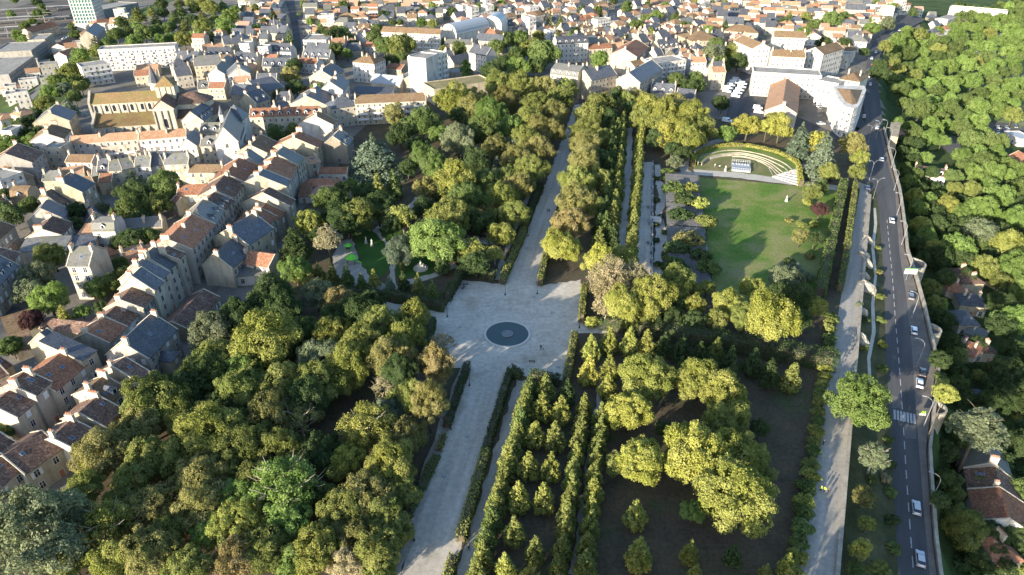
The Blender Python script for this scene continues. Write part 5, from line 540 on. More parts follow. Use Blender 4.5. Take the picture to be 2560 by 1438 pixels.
PLACES = {
    'church': [(-218.5, 350.4, 17.0), (-184.8, 357.7, 17.0)],
    'ring': [(85.7, 307.3, 2.6), (87.5, 312.7, 2.6), (90.8, 318.8, 2.6), (95.1, 323.9, 2.6), (101.9, 328.6, 2.6), (110.7, 331.0, 2.6), (118.2, 329.8, 2.6), (124.9, 325.6, 2.6), (130.1, 320.5, 2.6), (132.9, 314.4, 2.6), (134.3, 307.3, 2.6), (133.2, 300.1, 2.6), (130.5, 291.2, 2.6), (127.8, 282.6, 2.6)],
    'arc0': [(88.4, 308.4, 2.2), (90.8, 313.8, 2.2), (94.6, 318.2, 2.2), (100.3, 322.2, 2.2), (105.4, 324.5, 2.2), (110.1, 325.0, 2.2), (114.6, 323.9, 2.2), (119.6, 321.0, 2.2), (123.5, 317.1, 2.2), (126.3, 312.7, 2.2), (128.1, 309.5, 2.2), (129.5, 304.2, 2.2), (129.7, 298.6, 2.2)],
    'arc1': [(90.1, 307.9, 1.8), (92.6, 312.2, 1.8), (95.9, 316.0, 1.8), (100.6, 319.3, 1.8), (104.6, 321.0, 1.8), (109.4, 322.1, 1.8), (114.0, 321.6, 1.8), (118.8, 318.2, 1.8), (122.5, 313.8, 1.8), (124.9, 308.9, 1.8), (126.5, 304.7, 1.8), (127.4, 300.6, 1.8), (127.3, 296.6, 1.8)],
    'arc2': [(96.3, 316.0, 1.4), (100.5, 318.7, 1.4), (104.5, 320.4, 1.4), (109.1, 321.0, 1.4), (113.7, 320.4, 1.4), (117.7, 317.6, 1.4), (120.8, 313.8, 1.4), (123.1, 308.9, 1.4), (124.2, 302.7, 1.4), (124.7, 299.1, 1.4), (125.2, 296.1, 1.4)],
    'arc3': [(107.8, 319.3, 1.0), (111.5, 319.3, 1.0), (114.7, 317.6, 1.0), (118.7, 314.3, 1.0), (121.4, 310.0, 1.0), (122.6, 305.3, 1.0), (123.1, 300.2, 1.0), (123.5, 295.2, 1.0)],
    'arc4': [(118.3, 313.8, 0.6), (120.1, 311.1, 0.6), (121.2, 306.8, 0.6), (122.0, 303.2, 0.6), (121.9, 299.2, 0.6), (121.8, 294.7, 0.6)],
    'arc5': [(121.1, 304.3, 0.2), (120.4, 298.7, 0.2), (119.7, 293.8, 0.2)],
    'stairs': [(119.9, 294.3, -0.0), (130.1, 289.0, -0.0), (134.5, 302.7, -0.0), (132.6, 304.3, -0.0)],
    'stage': [(104.0, 310.0, 1.2), (102.4, 300.7, 1.2), (110.5, 298.6, 1.2), (113.7, 307.4, 1.2)],
    'pergola': [(69.3, 290.6, 3.0), (84.2, 291.6, 3.0), (65.9, 195.0, 3.0), (51.9, 194.7, 3.0)],
    'balustrade': [(47.7, 200.6, -0.0), (67.8, 312.7, -0.0)],
    'steps': [(57.3, 248.7, -0.0), (56.8, 239.0, -0.0)],
    'fountain': [(-1.4, 168.4, -0.0)],
    'lamps': [(-2.2, 190.8, -0.0), (8.3, 191.5, -0.0), (20.5, 171.8, -0.0), (-20.2, 177.9, -0.0), (-11.5, 144.3, -0.0), (6.1, 233.8, -0.0), (-20.3, 94.1, -0.0), (-11.9, 86.5, -0.0)],
    'arms': [(195.5, 348.4, -0.0), (191.6, 334.8, -0.0), (178.8, 304.8, -0.0), (167.3, 278.0, -0.0), (157.4, 254.4, -0.9), (148.0, 230.5, -2.1), (138.1, 206.4, -3.2), (129.1, 183.8, -4.4), (118.9, 159.8, -5.6), (108.9, 135.7, -6.7), (97.8, 110.6, -8.0)],
    'arms2': [(161.6, 289.5, -0.0), (153.8, 268.7, -0.1), (183.7, 340.2, -0.0), (191.2, 347.8, -0.0)],
    'cars': [(93.8, 109.2, -7.3), (88.1, 95.9, -8.0), (118.9, 156.6, -5.0), (115.8, 152.0, -5.2), (126.2, 176.5, -4.0), (134.3, 195.3, -3.1), (152.7, 248.9, -0.4), (178.8, 314.6, 0.7), (198.9, 363.6, 0.7), (203.0, 372.1, 0.7), (183.8, 347.0, 0.7), (156.4, 279.9, 0.7), (200.7, 383.8, 0.7), (244.0, 474.6, 0.7), (251.0, 491.5, 0.7), (262.5, 509.4, 0.7), (270.5, 528.5, 0.7), (282.9, 548.9, 0.7), (292.7, 566.2, 0.7), (235.7, 453.7, 0.7), (226.3, 436.2, 0.7), (255.2, 491.5, 0.7), (328.9, 619.3, 0.7), (344.5, 637.2, 0.7), (311.9, 594.1, 0.7), (358.2, 654.2, 0.7)],
    'carhead': [(95.2, 112.4, -7.2), (89.2, 98.4, -7.9), (120.8, 160.2, -4.8), (117.3, 154.9, -5.1), (128.1, 180.7, -3.8), (136.4, 200.1, -2.9), (154.7, 254.1, -0.2), (181.9, 321.8, 0.7), (202.9, 372.8, 0.7), (206.5, 380.1, 0.7), (186.3, 352.2, 0.7), (158.3, 285.9, 0.7), (204.1, 391.5, 0.7), (249.3, 485.7, 0.7), (256.6, 503.3, 0.7), (268.8, 522.0, 0.7), (277.5, 541.9, 0.7), (290.7, 563.3, 0.7), (299.9, 578.3, 0.7), (240.1, 464.0, 0.7), (230.3, 445.8, 0.7), (261.2, 503.3, 0.7), (336.6, 628.2, 0.7), (352.6, 646.5, 0.7), (320.3, 605.7, 0.7), (370.5, 667.9, 0.7)],
    'vans': [(136.7, 436.2, 1.2), (139.6, 442.9, 1.2), (143.0, 449.8, 1.2), (146.8, 456.8, 1.2), (150.7, 464.1, 1.2), (139.2, 425.1, 1.2), (142.3, 431.5, 1.2), (145.4, 438.1, 1.2), (148.9, 445.8, 1.2), (152.0, 453.8, 1.2), (157.1, 430.6, 1.2), (120.2, 374.8, 1.2), (145.0, 399.4, 1.2), (143.0, 391.4, 1.2)],
    'vanhead': [(141.0, 433.4, 1.2), (143.9, 440.0, 1.2), (147.4, 446.8, 1.2), (151.2, 453.8, 1.2), (155.1, 460.9, 1.2), (143.4, 422.4, 1.2), (146.5, 428.7, 1.2), (149.7, 435.2, 1.2), (153.2, 442.9, 1.2), (156.3, 450.8, 1.2), (163.3, 434.3, 1.2), (124.0, 372.6, 1.2), (149.2, 397.8, 1.2), (147.1, 389.9, 1.2)],
    'yardcars': [(171.1, 370.6, 0.7), (184.5, 409.4, 0.7), (183.2, 403.6, 0.7), (183.1, 399.5, 0.7), (176.1, 369.2, 0.7), (186.7, 416.3, 0.7), (153.3, 399.5, 0.7), (299.5, 411.3, -14.7), (302.2, 411.7, -14.8), (305.5, 412.1, -14.9), (312.6, 414.3, -15.1), (301.1, 407.1, -14.8), (303.3, 406.7, -14.9), (293.7, 401.8, -14.6), (302.1, 395.8, -15.1), (297.2, 391.9, -15.0), (300.2, 390.1, -15.1), (305.6, 397.6, -15.2)],
    'yardhead': [(174.9, 370.6, 0.7), (187.1, 411.1, 0.7), (185.8, 405.2, 0.7), (185.6, 401.1, 0.7), (174.1, 363.6, 0.7), (188.8, 418.0, 0.7), (156.3, 397.9, 0.7), (296.7, 405.1, -14.7), (299.4, 405.5, -14.8), (302.6, 405.9, -14.9), (309.6, 408.0, -15.1), (298.4, 401.1, -14.8), (300.5, 400.6, -14.9), (291.0, 395.9, -14.6), (303.7, 394.6, -15.1), (298.4, 390.0, -15.0), (301.7, 388.9, -15.2), (306.7, 396.2, -15.2)],
    'stcars': [(-454.4, 723.6, -23.3), (-446.8, 715.7, -23.3), (-443.4, 706.1, -23.3), (-449.4, 711.8, -23.3), (-442.4, 696.7, -23.3), (-413.2, 642.6, -22.9), (-415.9, 640.9, -23.2), (-397.6, 598.1, -21.4), (-377.4, 573.3, -16.3), (-383.5, 556.0, -21.0), (-377.6, 548.2, -20.0), (-454.8, 731.6, -23.3), (-450.1, 727.6, -23.3), (-451.7, 735.7, -23.3), (-424.8, 659.5, -23.3), (-328.9, 448.6, -15.0), (-368.8, 498.7, -22.5)],
    'sthead': [(-451.8, 727.6, -23.3), (-444.1, 719.6, -23.3), (-440.7, 709.9, -23.3), (-446.8, 715.7, -23.3), (-439.8, 700.4, -23.3), (-407.6, 641.1, -21.8), (-411.9, 641.9, -22.7), (-381.3, 580.8, -16.7), (-362.4, 557.6, -12.0), (-385.2, 562.6, -20.7), (-376.2, 551.8, -19.0), (-453.0, 735.7, -23.3), (-448.3, 731.6, -23.3), (-451.0, 741.9, -23.3), (-425.6, 666.3, -23.3), (-329.8, 453.6, -14.6), (-369.9, 504.4, -22.3)],
    'people': [(8.4, 160.7, -0.0), (9.1, 160.5, -0.0), (69.1, 107.4, -0.0), (69.7, 107.0, -0.0), (70.3, 106.4, -0.0), (93.6, 157.2, -0.0), (75.2, 121.8, -0.0), (131.1, 228.2, -0.0), (-8.8, 91.7, -0.0), (-17.2, 130.0, -0.0), (14.4, 255.2, -0.0), (15.2, 255.2, -0.0), (100.1, 325.4, -0.0), (106.1, 324.3, -0.0), (126.5, 300.7, -0.0), (127.6, 294.8, -0.0), (138.1, 316.4, -0.0), (96.0, 306.3, -0.0), (97.6, 304.3, -0.0), (123.1, 225.6, -0.0)],
    'statues': [(115.9, 266.0, -0.0), (-52.1, 225.6, -0.0), (-54.7, 227.8, -0.0), (-32.0, 208.4, -0.0), (99.4, 300.7, -0.0), (130.1, 287.6, -0.0)],
    'sign': [(109.3, 138.1, -3.6), (138.7, 206.0, -0.3)],
    'tower': [(-474.4, 764.8, -24.0), (-462.9, 764.8, -24.0), (-453.9, 782.7, -24.0)],
    'rampart_tower': [(209.5, 370.2, 1.5), (215.0, 370.2, 1.5), (201.0, 344.6, 1.5), (197.8, 346.5, 1.5)],
    'wedge': [(182.1, 391.0, 16.0), (173.4, 360.5, 16.0), (172.2, 353.1, 16.0), (172.6, 348.1, 16.0), (174.6, 346.0, 16.0), (178.9, 350.2, 16.0), (183.8, 358.2, 16.0), (197.4, 382.6, 16.0), (200.0, 391.0, 16.0)],
    'wedge_roof': [(181.8, 385.3, 17.5), (175.8, 358.1, 17.5), (177.0, 353.0, 17.5), (180.4, 355.2, 17.5), (194.9, 381.9, 17.5)],
    'rocks': [(127.7, 218.0, -0.1), (121.8, 204.8, -0.9), (119.4, 197.6, -1.4), (111.9, 182.9, -1.4), (104.8, 167.9, -1.7), (126.9, 213.7, -1.0), (135.1, 231.7, -0.6)],
    'spire': [(-187.9, 570.9, 12.0)],
    'spire2': [(-220.9, 426.3, 9.0)],
    'turret': [(-148.2, 343.7, 14.0)],
    'keep': [(-140.4, 327.3, 16.0), (-131.5, 327.3, 16.0)],
    'play': [(-59.9, 221.5, -0.0), (-56.9, 212.4, -0.0), (-56.1, 206.1, -0.0)],
    'drains': [(-7.7, 184.2, -0.0), (12.7, 180.0, -0.0), (-15.9, 172.2, -0.0), (-12.9, 154.8, -0.0), (12.9, 152.4, -0.0), (7.2, 189.8, -0.0), (-11.0, 124.7, -0.0), (-15.6, 111.9, -0.0)],
    'benches': [(-15.5, 196.7, -0.0), (-16.0, 194.8, -0.0), (5.7, 154.8, -0.0), (16.8, 154.8, -0.0), (-15.2, 130.7, -0.0), (-17.5, 116.9, -0.0), (-4.2, 136.8, -0.0), (-7.1, 116.9, -0.0), (53.8, 280.7, -0.0), (56.1, 259.5, -0.0), (50.6, 227.2, -0.0)],
    'kiosk': [(-9.7, 231.8, -0.0)],
    'dashes': [(139.8, 228.1, -2.2), (132.9, 211.4, -3.0), (125.3, 191.6, -4.0), (113.8, 162.8, -5.4), (93.3, 114.2, -7.8), (83.5, 92.4, -8.9)],
    'centre': [(151.5, 250.3, -1.1), (144.8, 234.1, -1.9), (134.4, 208.7, -3.1), (124.3, 184.9, -4.3), (115.1, 162.8, -5.4), (105.2, 139.5, -6.5), (96.9, 120.3, -7.5), (89.6, 103.1, -8.4), (85.1, 92.4, -8.9), (80.2, 81.4, -9.0)],
    'zebra': [(102.9, 140.2, -6.5), (108.2, 138.3, -6.6)],
    'bump': [(104.3, 136.6, -6.7), (107.1, 135.8, -6.7), (104.6, 131.1, -7.0), (102.1, 131.7, -6.9)],
    'bump2': [(105.9, 147.3, -6.2), (108.4, 147.0, -6.2), (106.5, 142.3, -6.4), (103.8, 142.6, -6.4)],
    'catenary': [(-528.0, 749.8, -24.0), (-522.0, 760.5, -24.0), (-515.1, 771.4, -24.0), (-561.4, 806.1, -24.0), (-554.0, 830.8, -24.0), (-561.3, 879.0, -24.0), (-519.8, 806.1, -24.0), (-498.7, 729.2, -24.0)],
    'aptblue': [(-326.5, 557.0, -0.1), (-271.6, 571.1, -0.0)],
}


R = random.Random(11)
NPR = np.random.default_rng(5)

# ------------------------------------------------------------------ materials
MATS = {}


def new_mat(name):
    m = bpy.data.materials.new(name)
    m.use_nodes = True
    nt = m.node_tree
    nt.nodes.clear()
    out = nt.nodes.new('ShaderNodeOutputMaterial')
    return m, nt, out


class NB:
    """small helper to chain nodes"""

    def __init__(s, nt):
        s.nt = nt

    def n(s, t, **kw):
        x = s.nt.nodes.new(t)
        for k, v in kw.items():
            setattr(x, k, v)
        return x

    def l(s, a, b):
        s.nt.links.new(a, b)

    def noise(s, vec, scale, detail=3.0, rough=0.55):
        x = s.n('ShaderNodeTexNoise')
        x.inputs['Scale'].default_value = scale
        x.inputs['Detail'].default_value = detail
        x.inputs['Roughness'].default_value = rough
        if vec is not None:
            s.l(vec, x.inputs['Vector'])
        return x.outputs[0]

    def ramp(s, fac, stops):
        x = s.n('ShaderNodeValToRGB')
        e = x.color_ramp.elements
        e[0].position, e[0].color = stops[0][0], (*stops[0][1], 1)
        e[1].position, e[1].color = stops[-1][0], (*stops[-1][1], 1)
        for p, c in stops[1:-1]:
            q = e.new(p)
            q.color = (*c, 1)
        s.l(fac, x.inputs[0])
        return x.outputs[0]

    def mix(s, fac, a, b, mode='MIX'):
        x = s.n('ShaderNodeMix', data_type='RGBA', blend_type=mode)
        for sock, v in ((x.inputs[0], fac), (x.inputs[6], a), (x.inputs[7], b)):
            if hasattr(v, 'node'):
                s.l(v, sock)
            elif isinstance(v, (int, float)):
                sock.default_value = v
            else:
                sock.default_value = (*v, 1)
        return x.outputs[2]

    def math(s, op, a, b=0.0):
        x = s.n('ShaderNodeMath', operation=op)
        for sock, v in ((x.inputs[0], a), (x.inputs[1], b)):
            if hasattr(v, 'node'):
                s.l(v, sock)
            else:
                sock.default_value = v
        return x.outputs[0]

    def pos(s):
        return s.n('ShaderNodeNewGeometry').outputs['Position']

    def objc(s):
        return s.n('ShaderNodeTexCoord').outputs['Object']

    def scale(s, vec, sc):
        x = s.n('ShaderNodeMapping')
        x.inputs['Scale'].default_value = sc
        s.l(vec, x.inputs[0])
        return x.outputs[0]

    def principled(s, out, col, rough=0.85, bump=None, bstr=0.3, bdist=0.05, spec=0.3, metal=0.0):
        p = s.n('ShaderNodeBsdfPrincipled')
        if hasattr(col, 'node'):
            s.l(col, p.inputs['Base Color'])
        else:
            p.inputs['Base Color'].default_value = (*col, 1)
        if hasattr(rough, 'node'):
            s.l(rough, p.inputs['Roughness'])
        else:
            p.inputs['Roughness'].default_value = rough
        p.inputs['Metallic'].default_value = metal
        p.inputs['Specular IOR Level'].default_value = spec
        if bump is not None:
            b = s.n('ShaderNodeBump')
            b.inputs['Strength'].default_value = bstr
            b.inputs['Distance'].default_value = bdist
            s.l(bump, b.inputs['Height'])
            s.l(b.outputs[0], p.inputs['Normal'])
        s.l(p.outputs[0], out.inputs[0])
        return p


def plain(name, col, rough=0.7, spec=0.3, metal=0.0, var=0.12):
    m, nt, out = new_mat(name)
    b = NB(nt)
    f = b.noise(b.pos(), 3.0, 4)
    lo = tuple(c * (1 - var) for c in col)
    hi = tuple(min(1, c * (1 + var)) for c in col)
    b.principled(out, b.ramp(f, [(0.3, lo), (0.7, hi)]), rough, spec=spec, metal=metal)
    MATS[name] = m
    return m


def ground_mat(name, stops, scale, fine=2.0, fstr=0.35, rough=0.95, stretch=None, bump=0.4, patch=None):
    """patches of tone (scale) broken by fine grain; stretch turns the patches into streaks along an alley"""
    m, nt, out = new_mat(name)
    b = NB(nt)
    p = b.pos()
    v = p
    if stretch:
        mp = b.n('ShaderNodeMapping')
        mp.inputs['Rotation'].default_value = (0, 0, radians(stretch[0]))
        b.l(p, mp.inputs[0])
        v = b.scale(mp.outputs[0], (stretch[1], stretch[2], 1))
    f = b.noise(v, scale, 6, 0.62)
    c = b.ramp(f, stops)
    if patch:
        f3 = b.noise(p, patch[0], 5, 0.6)
        c = b.mix(b.ramp(f3, [(patch[1], (0, 0, 0)), (patch[1] + 0.12, (1, 1, 1))]), c, patch[2])
    g = b.noise(p, fine, 5, 0.7)
    c = b.mix(fstr, c, b.ramp(g, [(0.25, (0.25, 0.25, 0.25)), (0.75, (0.95, 0.95, 0.95))]), 'OVERLAY')
    b.principled(out, c, rough, g, bump, 0.08, spec=0.1)
    MATS[name] = m
    return m


ground_mat('gravel', [(0.25, (0.35, 0.315, 0.262)), (0.5, (0.43, 0.390, 0.328)), (0.75, (0.51, 0.468, 0.400))], 0.13, 0.7, 0.45,
           patch=(0.05, 0.56, (0.33, 0.292, 0.228)))
ground_mat('gravel_lane', [(0.3, (0.315, 0.284, 0.236)), (0.7, (0.475, 0.432, 0.368))], 0.5, 0.8, 0.4, stretch=(10.6, 0.9, 0.05),
           patch=(0.09, 0.58, (0.30, 0.268, 0.215)))
ground_mat('gravel_walk', [(0.3, (0.25, 0.229, 0.195)), (0.7, (0.37, 0.340, 0.294))], 0.5, 0.9, 0.35, stretch=(26, 0.9, 0.04))
ground_mat('pale_path', [(0.3, (0.33, 0.305, 0.26)), (0.7, (0.45, 0.425, 0.37))], 0.4, 2.0, 0.3)
ground_mat('park_soil', [(0.25, (0.052, 0.044, 0.032)), (0.5, (0.084, 0.067, 0.045)), (0.75, (0.110, 0.086, 0.050))], 0.12, 1.1, 0.65,
           patch=(0.09, 0.54, (0.062, 0.074, 0.034)))
ground_mat('lawn', [(0.3, (0.060, 0.125, 0.020)), (0.45, (0.095, 0.155, 0.030)), (0.55, (0.150, 0.175, 0.050)), (0.7, (0.215, 0.195, 0.095))], 0.075, 1.2, 0.55,
           patch=(0.035, 0.52, (0.185, 0.18, 0.08)))
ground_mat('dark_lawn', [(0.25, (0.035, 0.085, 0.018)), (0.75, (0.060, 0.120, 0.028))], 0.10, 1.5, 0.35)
ground_mat('dry_lawn', [(0.3, (0.090, 0.130, 0.040)), (0.5, (0.150, 0.150, 0.065)), (0.7, (0.215, 0.180, 0.095))], 0.12, 1.5, 0.35)
ground_mat('bank_grass', [(0.3, (0.034, 0.042, 0.018)), (0.6, (0.070, 0.070, 0.036)), (0.8, (0.120, 0.104, 0.064))], 0.13, 1.3, 0.5)
ground_mat('wood_floor', [(0.3, (0.030, 0.050, 0.016)), (0.55, (0.050, 0.075, 0.024)), (0.8, (0.095, 0.105, 0.045))], 0.06, 0.9, 0.5)
ground_mat('asphalt', [(0.3, (0.060, 0.061, 0.064)), (0.7, (0.098, 0.098, 0.099))], 0.3, 3.0, 0.25, stretch=(23, 0.8, 0.03))
ground_mat('asphalt_old', [(0.3, (0.095, 0.092, 0.088)), (0.7, (0.135, 0.130, 0.122))], 0.2, 2.0, 0.25)
ground_mat('pavement', [(0.3, (0.115, 0.100, 0.090)), (0.7, (0.175, 0.155, 0.138))], 0.25, 2.5, 0.25)
ground_mat('town_ground', [(0.25, (0.115, 0.105, 0.092)), (0.5, (0.165, 0.150, 0.128)), (0.75, (0.225, 0.200, 0.165))], 0.05, 0.8, 0.4,
           patch=(0.035, 0.58, (0.075, 0.095, 0.040)))
ground_mat('allotment', [(0.3, (0.10, 0.15, 0.05)), (0.5, (0.17, 0.18, 0.08)), (0.75, (0.26, 0.22, 0.13))], 0.08, 0.8, 0.4)
ground_mat('rail_ballast', [(0.3, (0.075, 0.068, 0.062)), (0.7, (0.14, 0.125, 0.112))], 0.2, 1.5, 0.3, stretch=(0, 0.05, 0.9))
ground_mat('stone', [(0.3, (0.20, 0.18, 0.145)), (0.55, (0.30, 0.27, 0.22)), (0.8, (0.40, 0.37, 0.305))], 0.35, 2.2, 0.4)
ground_mat('pale_stone', [(0.3, (0.38, 0.36, 0.32)), (0.7, (0.52, 0.50, 0.455))], 0.5, 2.2, 0.25)


def wall_mat():
    """render or limestone in the colour of the object, with stains, stone courses and rain marks"""
    m, nt, out = new_mat('house_wall')
    b = NB(nt)
    oi = b.n('ShaderNodeObjectInfo')
    p = b.pos()
    f = b.noise(b.scale(p, (1, 1, 0.35)), 0.45, 6, 0.65)
    st = b.ramp(f, [(0.28, (0.50, 0.48, 0.45)), (0.42, (0.82, 0.80, 0.77)), (0.56, (1, 1, 1)), (0.8, (1.12, 1.11, 1.08))])
    c = b.mix(1.0, oi.outputs['Color'], st, 'MULTIPLY')
    br = b.n('ShaderNodeTexBrick')
    br.inputs['Scale'].default_value = 1.0
    br.inputs['Color1'].default_value = (1, 1, 1, 1)
    br.inputs['Color2'].default_value = (0.84, 0.82, 0.79, 1)
    br.inputs['Mortar'].default_value = (0.78, 0.75, 0.70, 1)
    br.inputs['Mortar Size'].default_value = 0.03
    br.inputs['Brick Width'].default_value = 0.8
    br.inputs['Row Height'].default_value = 0.36
    tc = b.n('ShaderNodeTexCoord')
    sx = b.n('ShaderNodeSeparateXYZ')
    b.l(tc.outputs['Object'], sx.inputs[0])
    cb = b.n('ShaderNodeCombineXYZ')
    b.l(b.math('ADD', sx.outputs[0], sx.outputs[1]), cb.inputs[0])
    b.l(sx.outputs[2], cb.inputs[1])
    b.l(cb.outputs[0], br.inputs['Vector'])
    c = b.mix(0.55, c, b.mix(1.0, c, br.outputs[0], 'MULTIPLY'))
    g = b.noise(p, 5.0, 4)
    b.principled(out, c, 0.92, g, 0.25, 0.03, spec=0.12)
    MATS['house_wall'] = m


wall_mat()


def roof_mat(name, stops, cell, spec=0.2, rough=0.8, row=0.30, moss=None):
    m, nt, out = new_mat(name)
    b = NB(nt)
    p = b.pos()
    f = b.noise(p, 0.35, 5, 0.65)
    vo = b.n('ShaderNodeTexVoronoi')
    vo.inputs['Scale'].default_value = cell
    b.l(p, vo.inputs['Vector'])
    sep = b.n('ShaderNodeSeparateColor')
    b.l(vo.outputs['Color'], sep.inputs[0])
    mixf = b.math('ADD', b.math('MULTIPLY', f, 0.55), b.math('MULTIPLY', sep.outputs[0], 0.45))
    c = b.ramp(mixf, stops)
    oi = b.n('ShaderNodeObjectInfo')
    hs = b.n('ShaderNodeHueSaturation')
    b.l(b.math('ADD', b.math('MULTIPLY', oi.outputs['Random'], 0.45), 0.78), hs.inputs['Value'])
    b.l(c, hs.inputs['Color'])
    c = hs.outputs[0]
    if moss:
        f2 = b.noise(p, 0.16, 5, 0.7)
        c = b.mix(b.ramp(f2, [(0.50, (0, 0, 0)), (0.62, (0.75, 0.75, 0.75))]), c, moss)
    sx = b.n('ShaderNodeSeparateXYZ')
    b.l(p, sx.inputs[0])
    w = b.math('FRACT', b.math('MULTIPLY', sx.outputs[2], 1.0 / row))
    c = b.mix(0.30, c, b.mix(1.0, c, b.ramp(w, [(0.0, (0.45, 0.45, 0.45)), (0.35, (1, 1, 1))]), 'MULTIPLY'))
    b.principled(out, c, rough, mixf, 0.35, 0.05, spec=spec)
    MATS[name] = m


roof_mat('slate', [(0.2, (0.042, 0.046, 0.056)), (0.5, (0.070, 0.075, 0.087)), (0.8, (0.125, 0.128, 0.135))], 3.2, 0.45, 0.5, 0.25)
roof_mat('slate_grey', [(0.2, (0.090, 0.090, 0.088)), (0.5, (0.135, 0.133, 0.125)), (0.8, (0.19, 0.185, 0.17))], 3.2, 0.35, 0.6, 0.25, moss=(0.13, 0.13, 0.085))
roof_mat('tile_red', [(0.2, (0.16, 0.068, 0.040)), (0.5, (0.26, 0.118, 0.066)), (0.8, (0.36, 0.205, 0.128))], 2.8)
roof_mat('tile_orange', [(0.2, (0.24, 0.130, 0.074)), (0.5, (0.34, 0.195, 0.114)), (0.8, (0.43, 0.285, 0.185))], 2.8)
roof_mat('tile_brown', [(0.2, (0.105, 0.066, 0.038)), (0.5, (0.175, 0.112, 0.064)), (0.8, (0.25, 0.175, 0.11))], 2.8, moss=(0.20, 0.15, 0.085))
roof_mat('tile_dark', [(0.25, (0.075, 0.048, 0.038)), (0.5, (0.135, 0.082, 0.060)), (0.7, (0.20, 0.130, 0.096)), (0.85, (0.36, 0.285, 0.22))], 2.6)
roof_mat('tile_pink', [(0.2, (0.32, 0.17, 0.115)), (0.8, (0.42, 0.25, 0.175))], 2.6)
roof_mat('church_tile', [(0.2, (0.135, 0.085, 0.042)), (0.5, (0.195, 0.130, 0.062)), (0.8, (0.25, 0.18, 0.09))], 2.5, moss=(0.17, 0.15, 0.055))
ground_mat('flat_roof', [(0.3, (0.20, 0.185, 0.165)), (0.7, (0.33, 0.31, 0.275))], 0.25, 1.2, 0.35)
ground_mat('green_roof', [(0.3, (0.15, 0.135, 0.065)), (0.7, (0.27, 0.225, 0.12))], 0.2, 1.2, 0.4)
plain('zinc', (0.30, 0.32, 0.34), 0.45, 0.5)
plain('white_paint', (0.62, 0.61, 0.59), 0.6)
plain('road_paint', (0.34, 0.34, 0.335), 0.7, var=0.25)
plain('grey_paint', (0.36, 0.37, 0.38), 0.6)
plain('frame_white', (0.66, 0.65, 0.63), 0.6)
plain('shutter_grey', (0.42, 0.45, 0.50), 0.6)
plain('dark_metal', (0.035, 0.038, 0.042), 0.5, 0.4)
plain('lamp_metal', (0.22, 0.225, 0.235), 0.4, 0.5)
plain('terracotta', (0.36, 0.17, 0.10), 0.85)
plain('chimney_stone', (0.46, 0.40, 0.31), 0.9)
plain('bark', (0.095, 0.075, 0.055), 0.9, var=0.3)
plain('pale_bark', (0.36, 0.31, 0.235), 0.9, var=0.2)
plain('rust_tile', (0.24, 0.13, 0.08), 0.9)
plain('pergola_wood', (0.115, 0.112, 0.110), 0.8, var=0.3)  # grey wood darkened to stand in for tree shade over the slats
plain('water', (0.040, 0.066, 0.066), 0.16, 0.35, var=0.10)
plain('pool_stone', (0.20, 0.215, 0.225), 0.8)
plain('pool_rim', (0.50, 0.48, 0.44), 0.8)
plain('tyre', (0.02, 0.02, 0.02), 0.8)
plain('skin', (0.48, 0.32, 0.24), 0.6)
plain('hair', (0.05, 0.035, 0.025), 0.8)
plain('grass_green_sign', (0.10, 0.45, 0.06), 0.5)
plain('sign_green', (0.02, 0.10, 0.04), 0.5)
plain('sign_yellow', (0.42, 0.44, 0.03), 0.5)
plain('awning_orange', (0.52, 0.25, 0.10), 0.8)
plain('awning_blue', (0.10, 0.13, 0.34), 0.8)
plain('play_green', (0.18, 0.62, 0.05), 0.5)
plain('stone_statue', (0.52, 0.50, 0.46), 0.8)
plain('concrete', (0.42, 0.40, 0.37), 0.9, var=0.2)


def glass_mat(name, col, rough):
    m, nt, out = new_mat(name)
    b = NB(nt)
    b.principled(out, col, rough, spec=0.8)
    MATS[name] = m


glass_mat('glass', (0.022, 0.026, 0.034), 0.12)
glass_mat('green_glass', (0.10, 0.20, 0.17), 0.10)
glass_mat('skylight_glass', (0.05, 0.075, 0.14), 0.08)


def paint_mat():
    m, nt, out = new_mat('car_paint')
    b = NB(nt)
    oi = b.n('ShaderNodeObjectInfo')
    p = b.principled(out, oi.outputs['Color'], 0.3, spec=0.5)
    p.inputs['Coat Weight'].default_value = 0.6
    p.inputs['Coat Roughness'].default_value = 0.08
    MATS['car_paint'] = m
    m, nt, out = new_mat('cloth')
    b = NB(nt)
    oi = b.n('ShaderNodeObjectInfo')
    b.principled(out, oi.outputs['Color'], 0.9, spec=0.1)
    MATS['cloth'] = m


paint_mat()


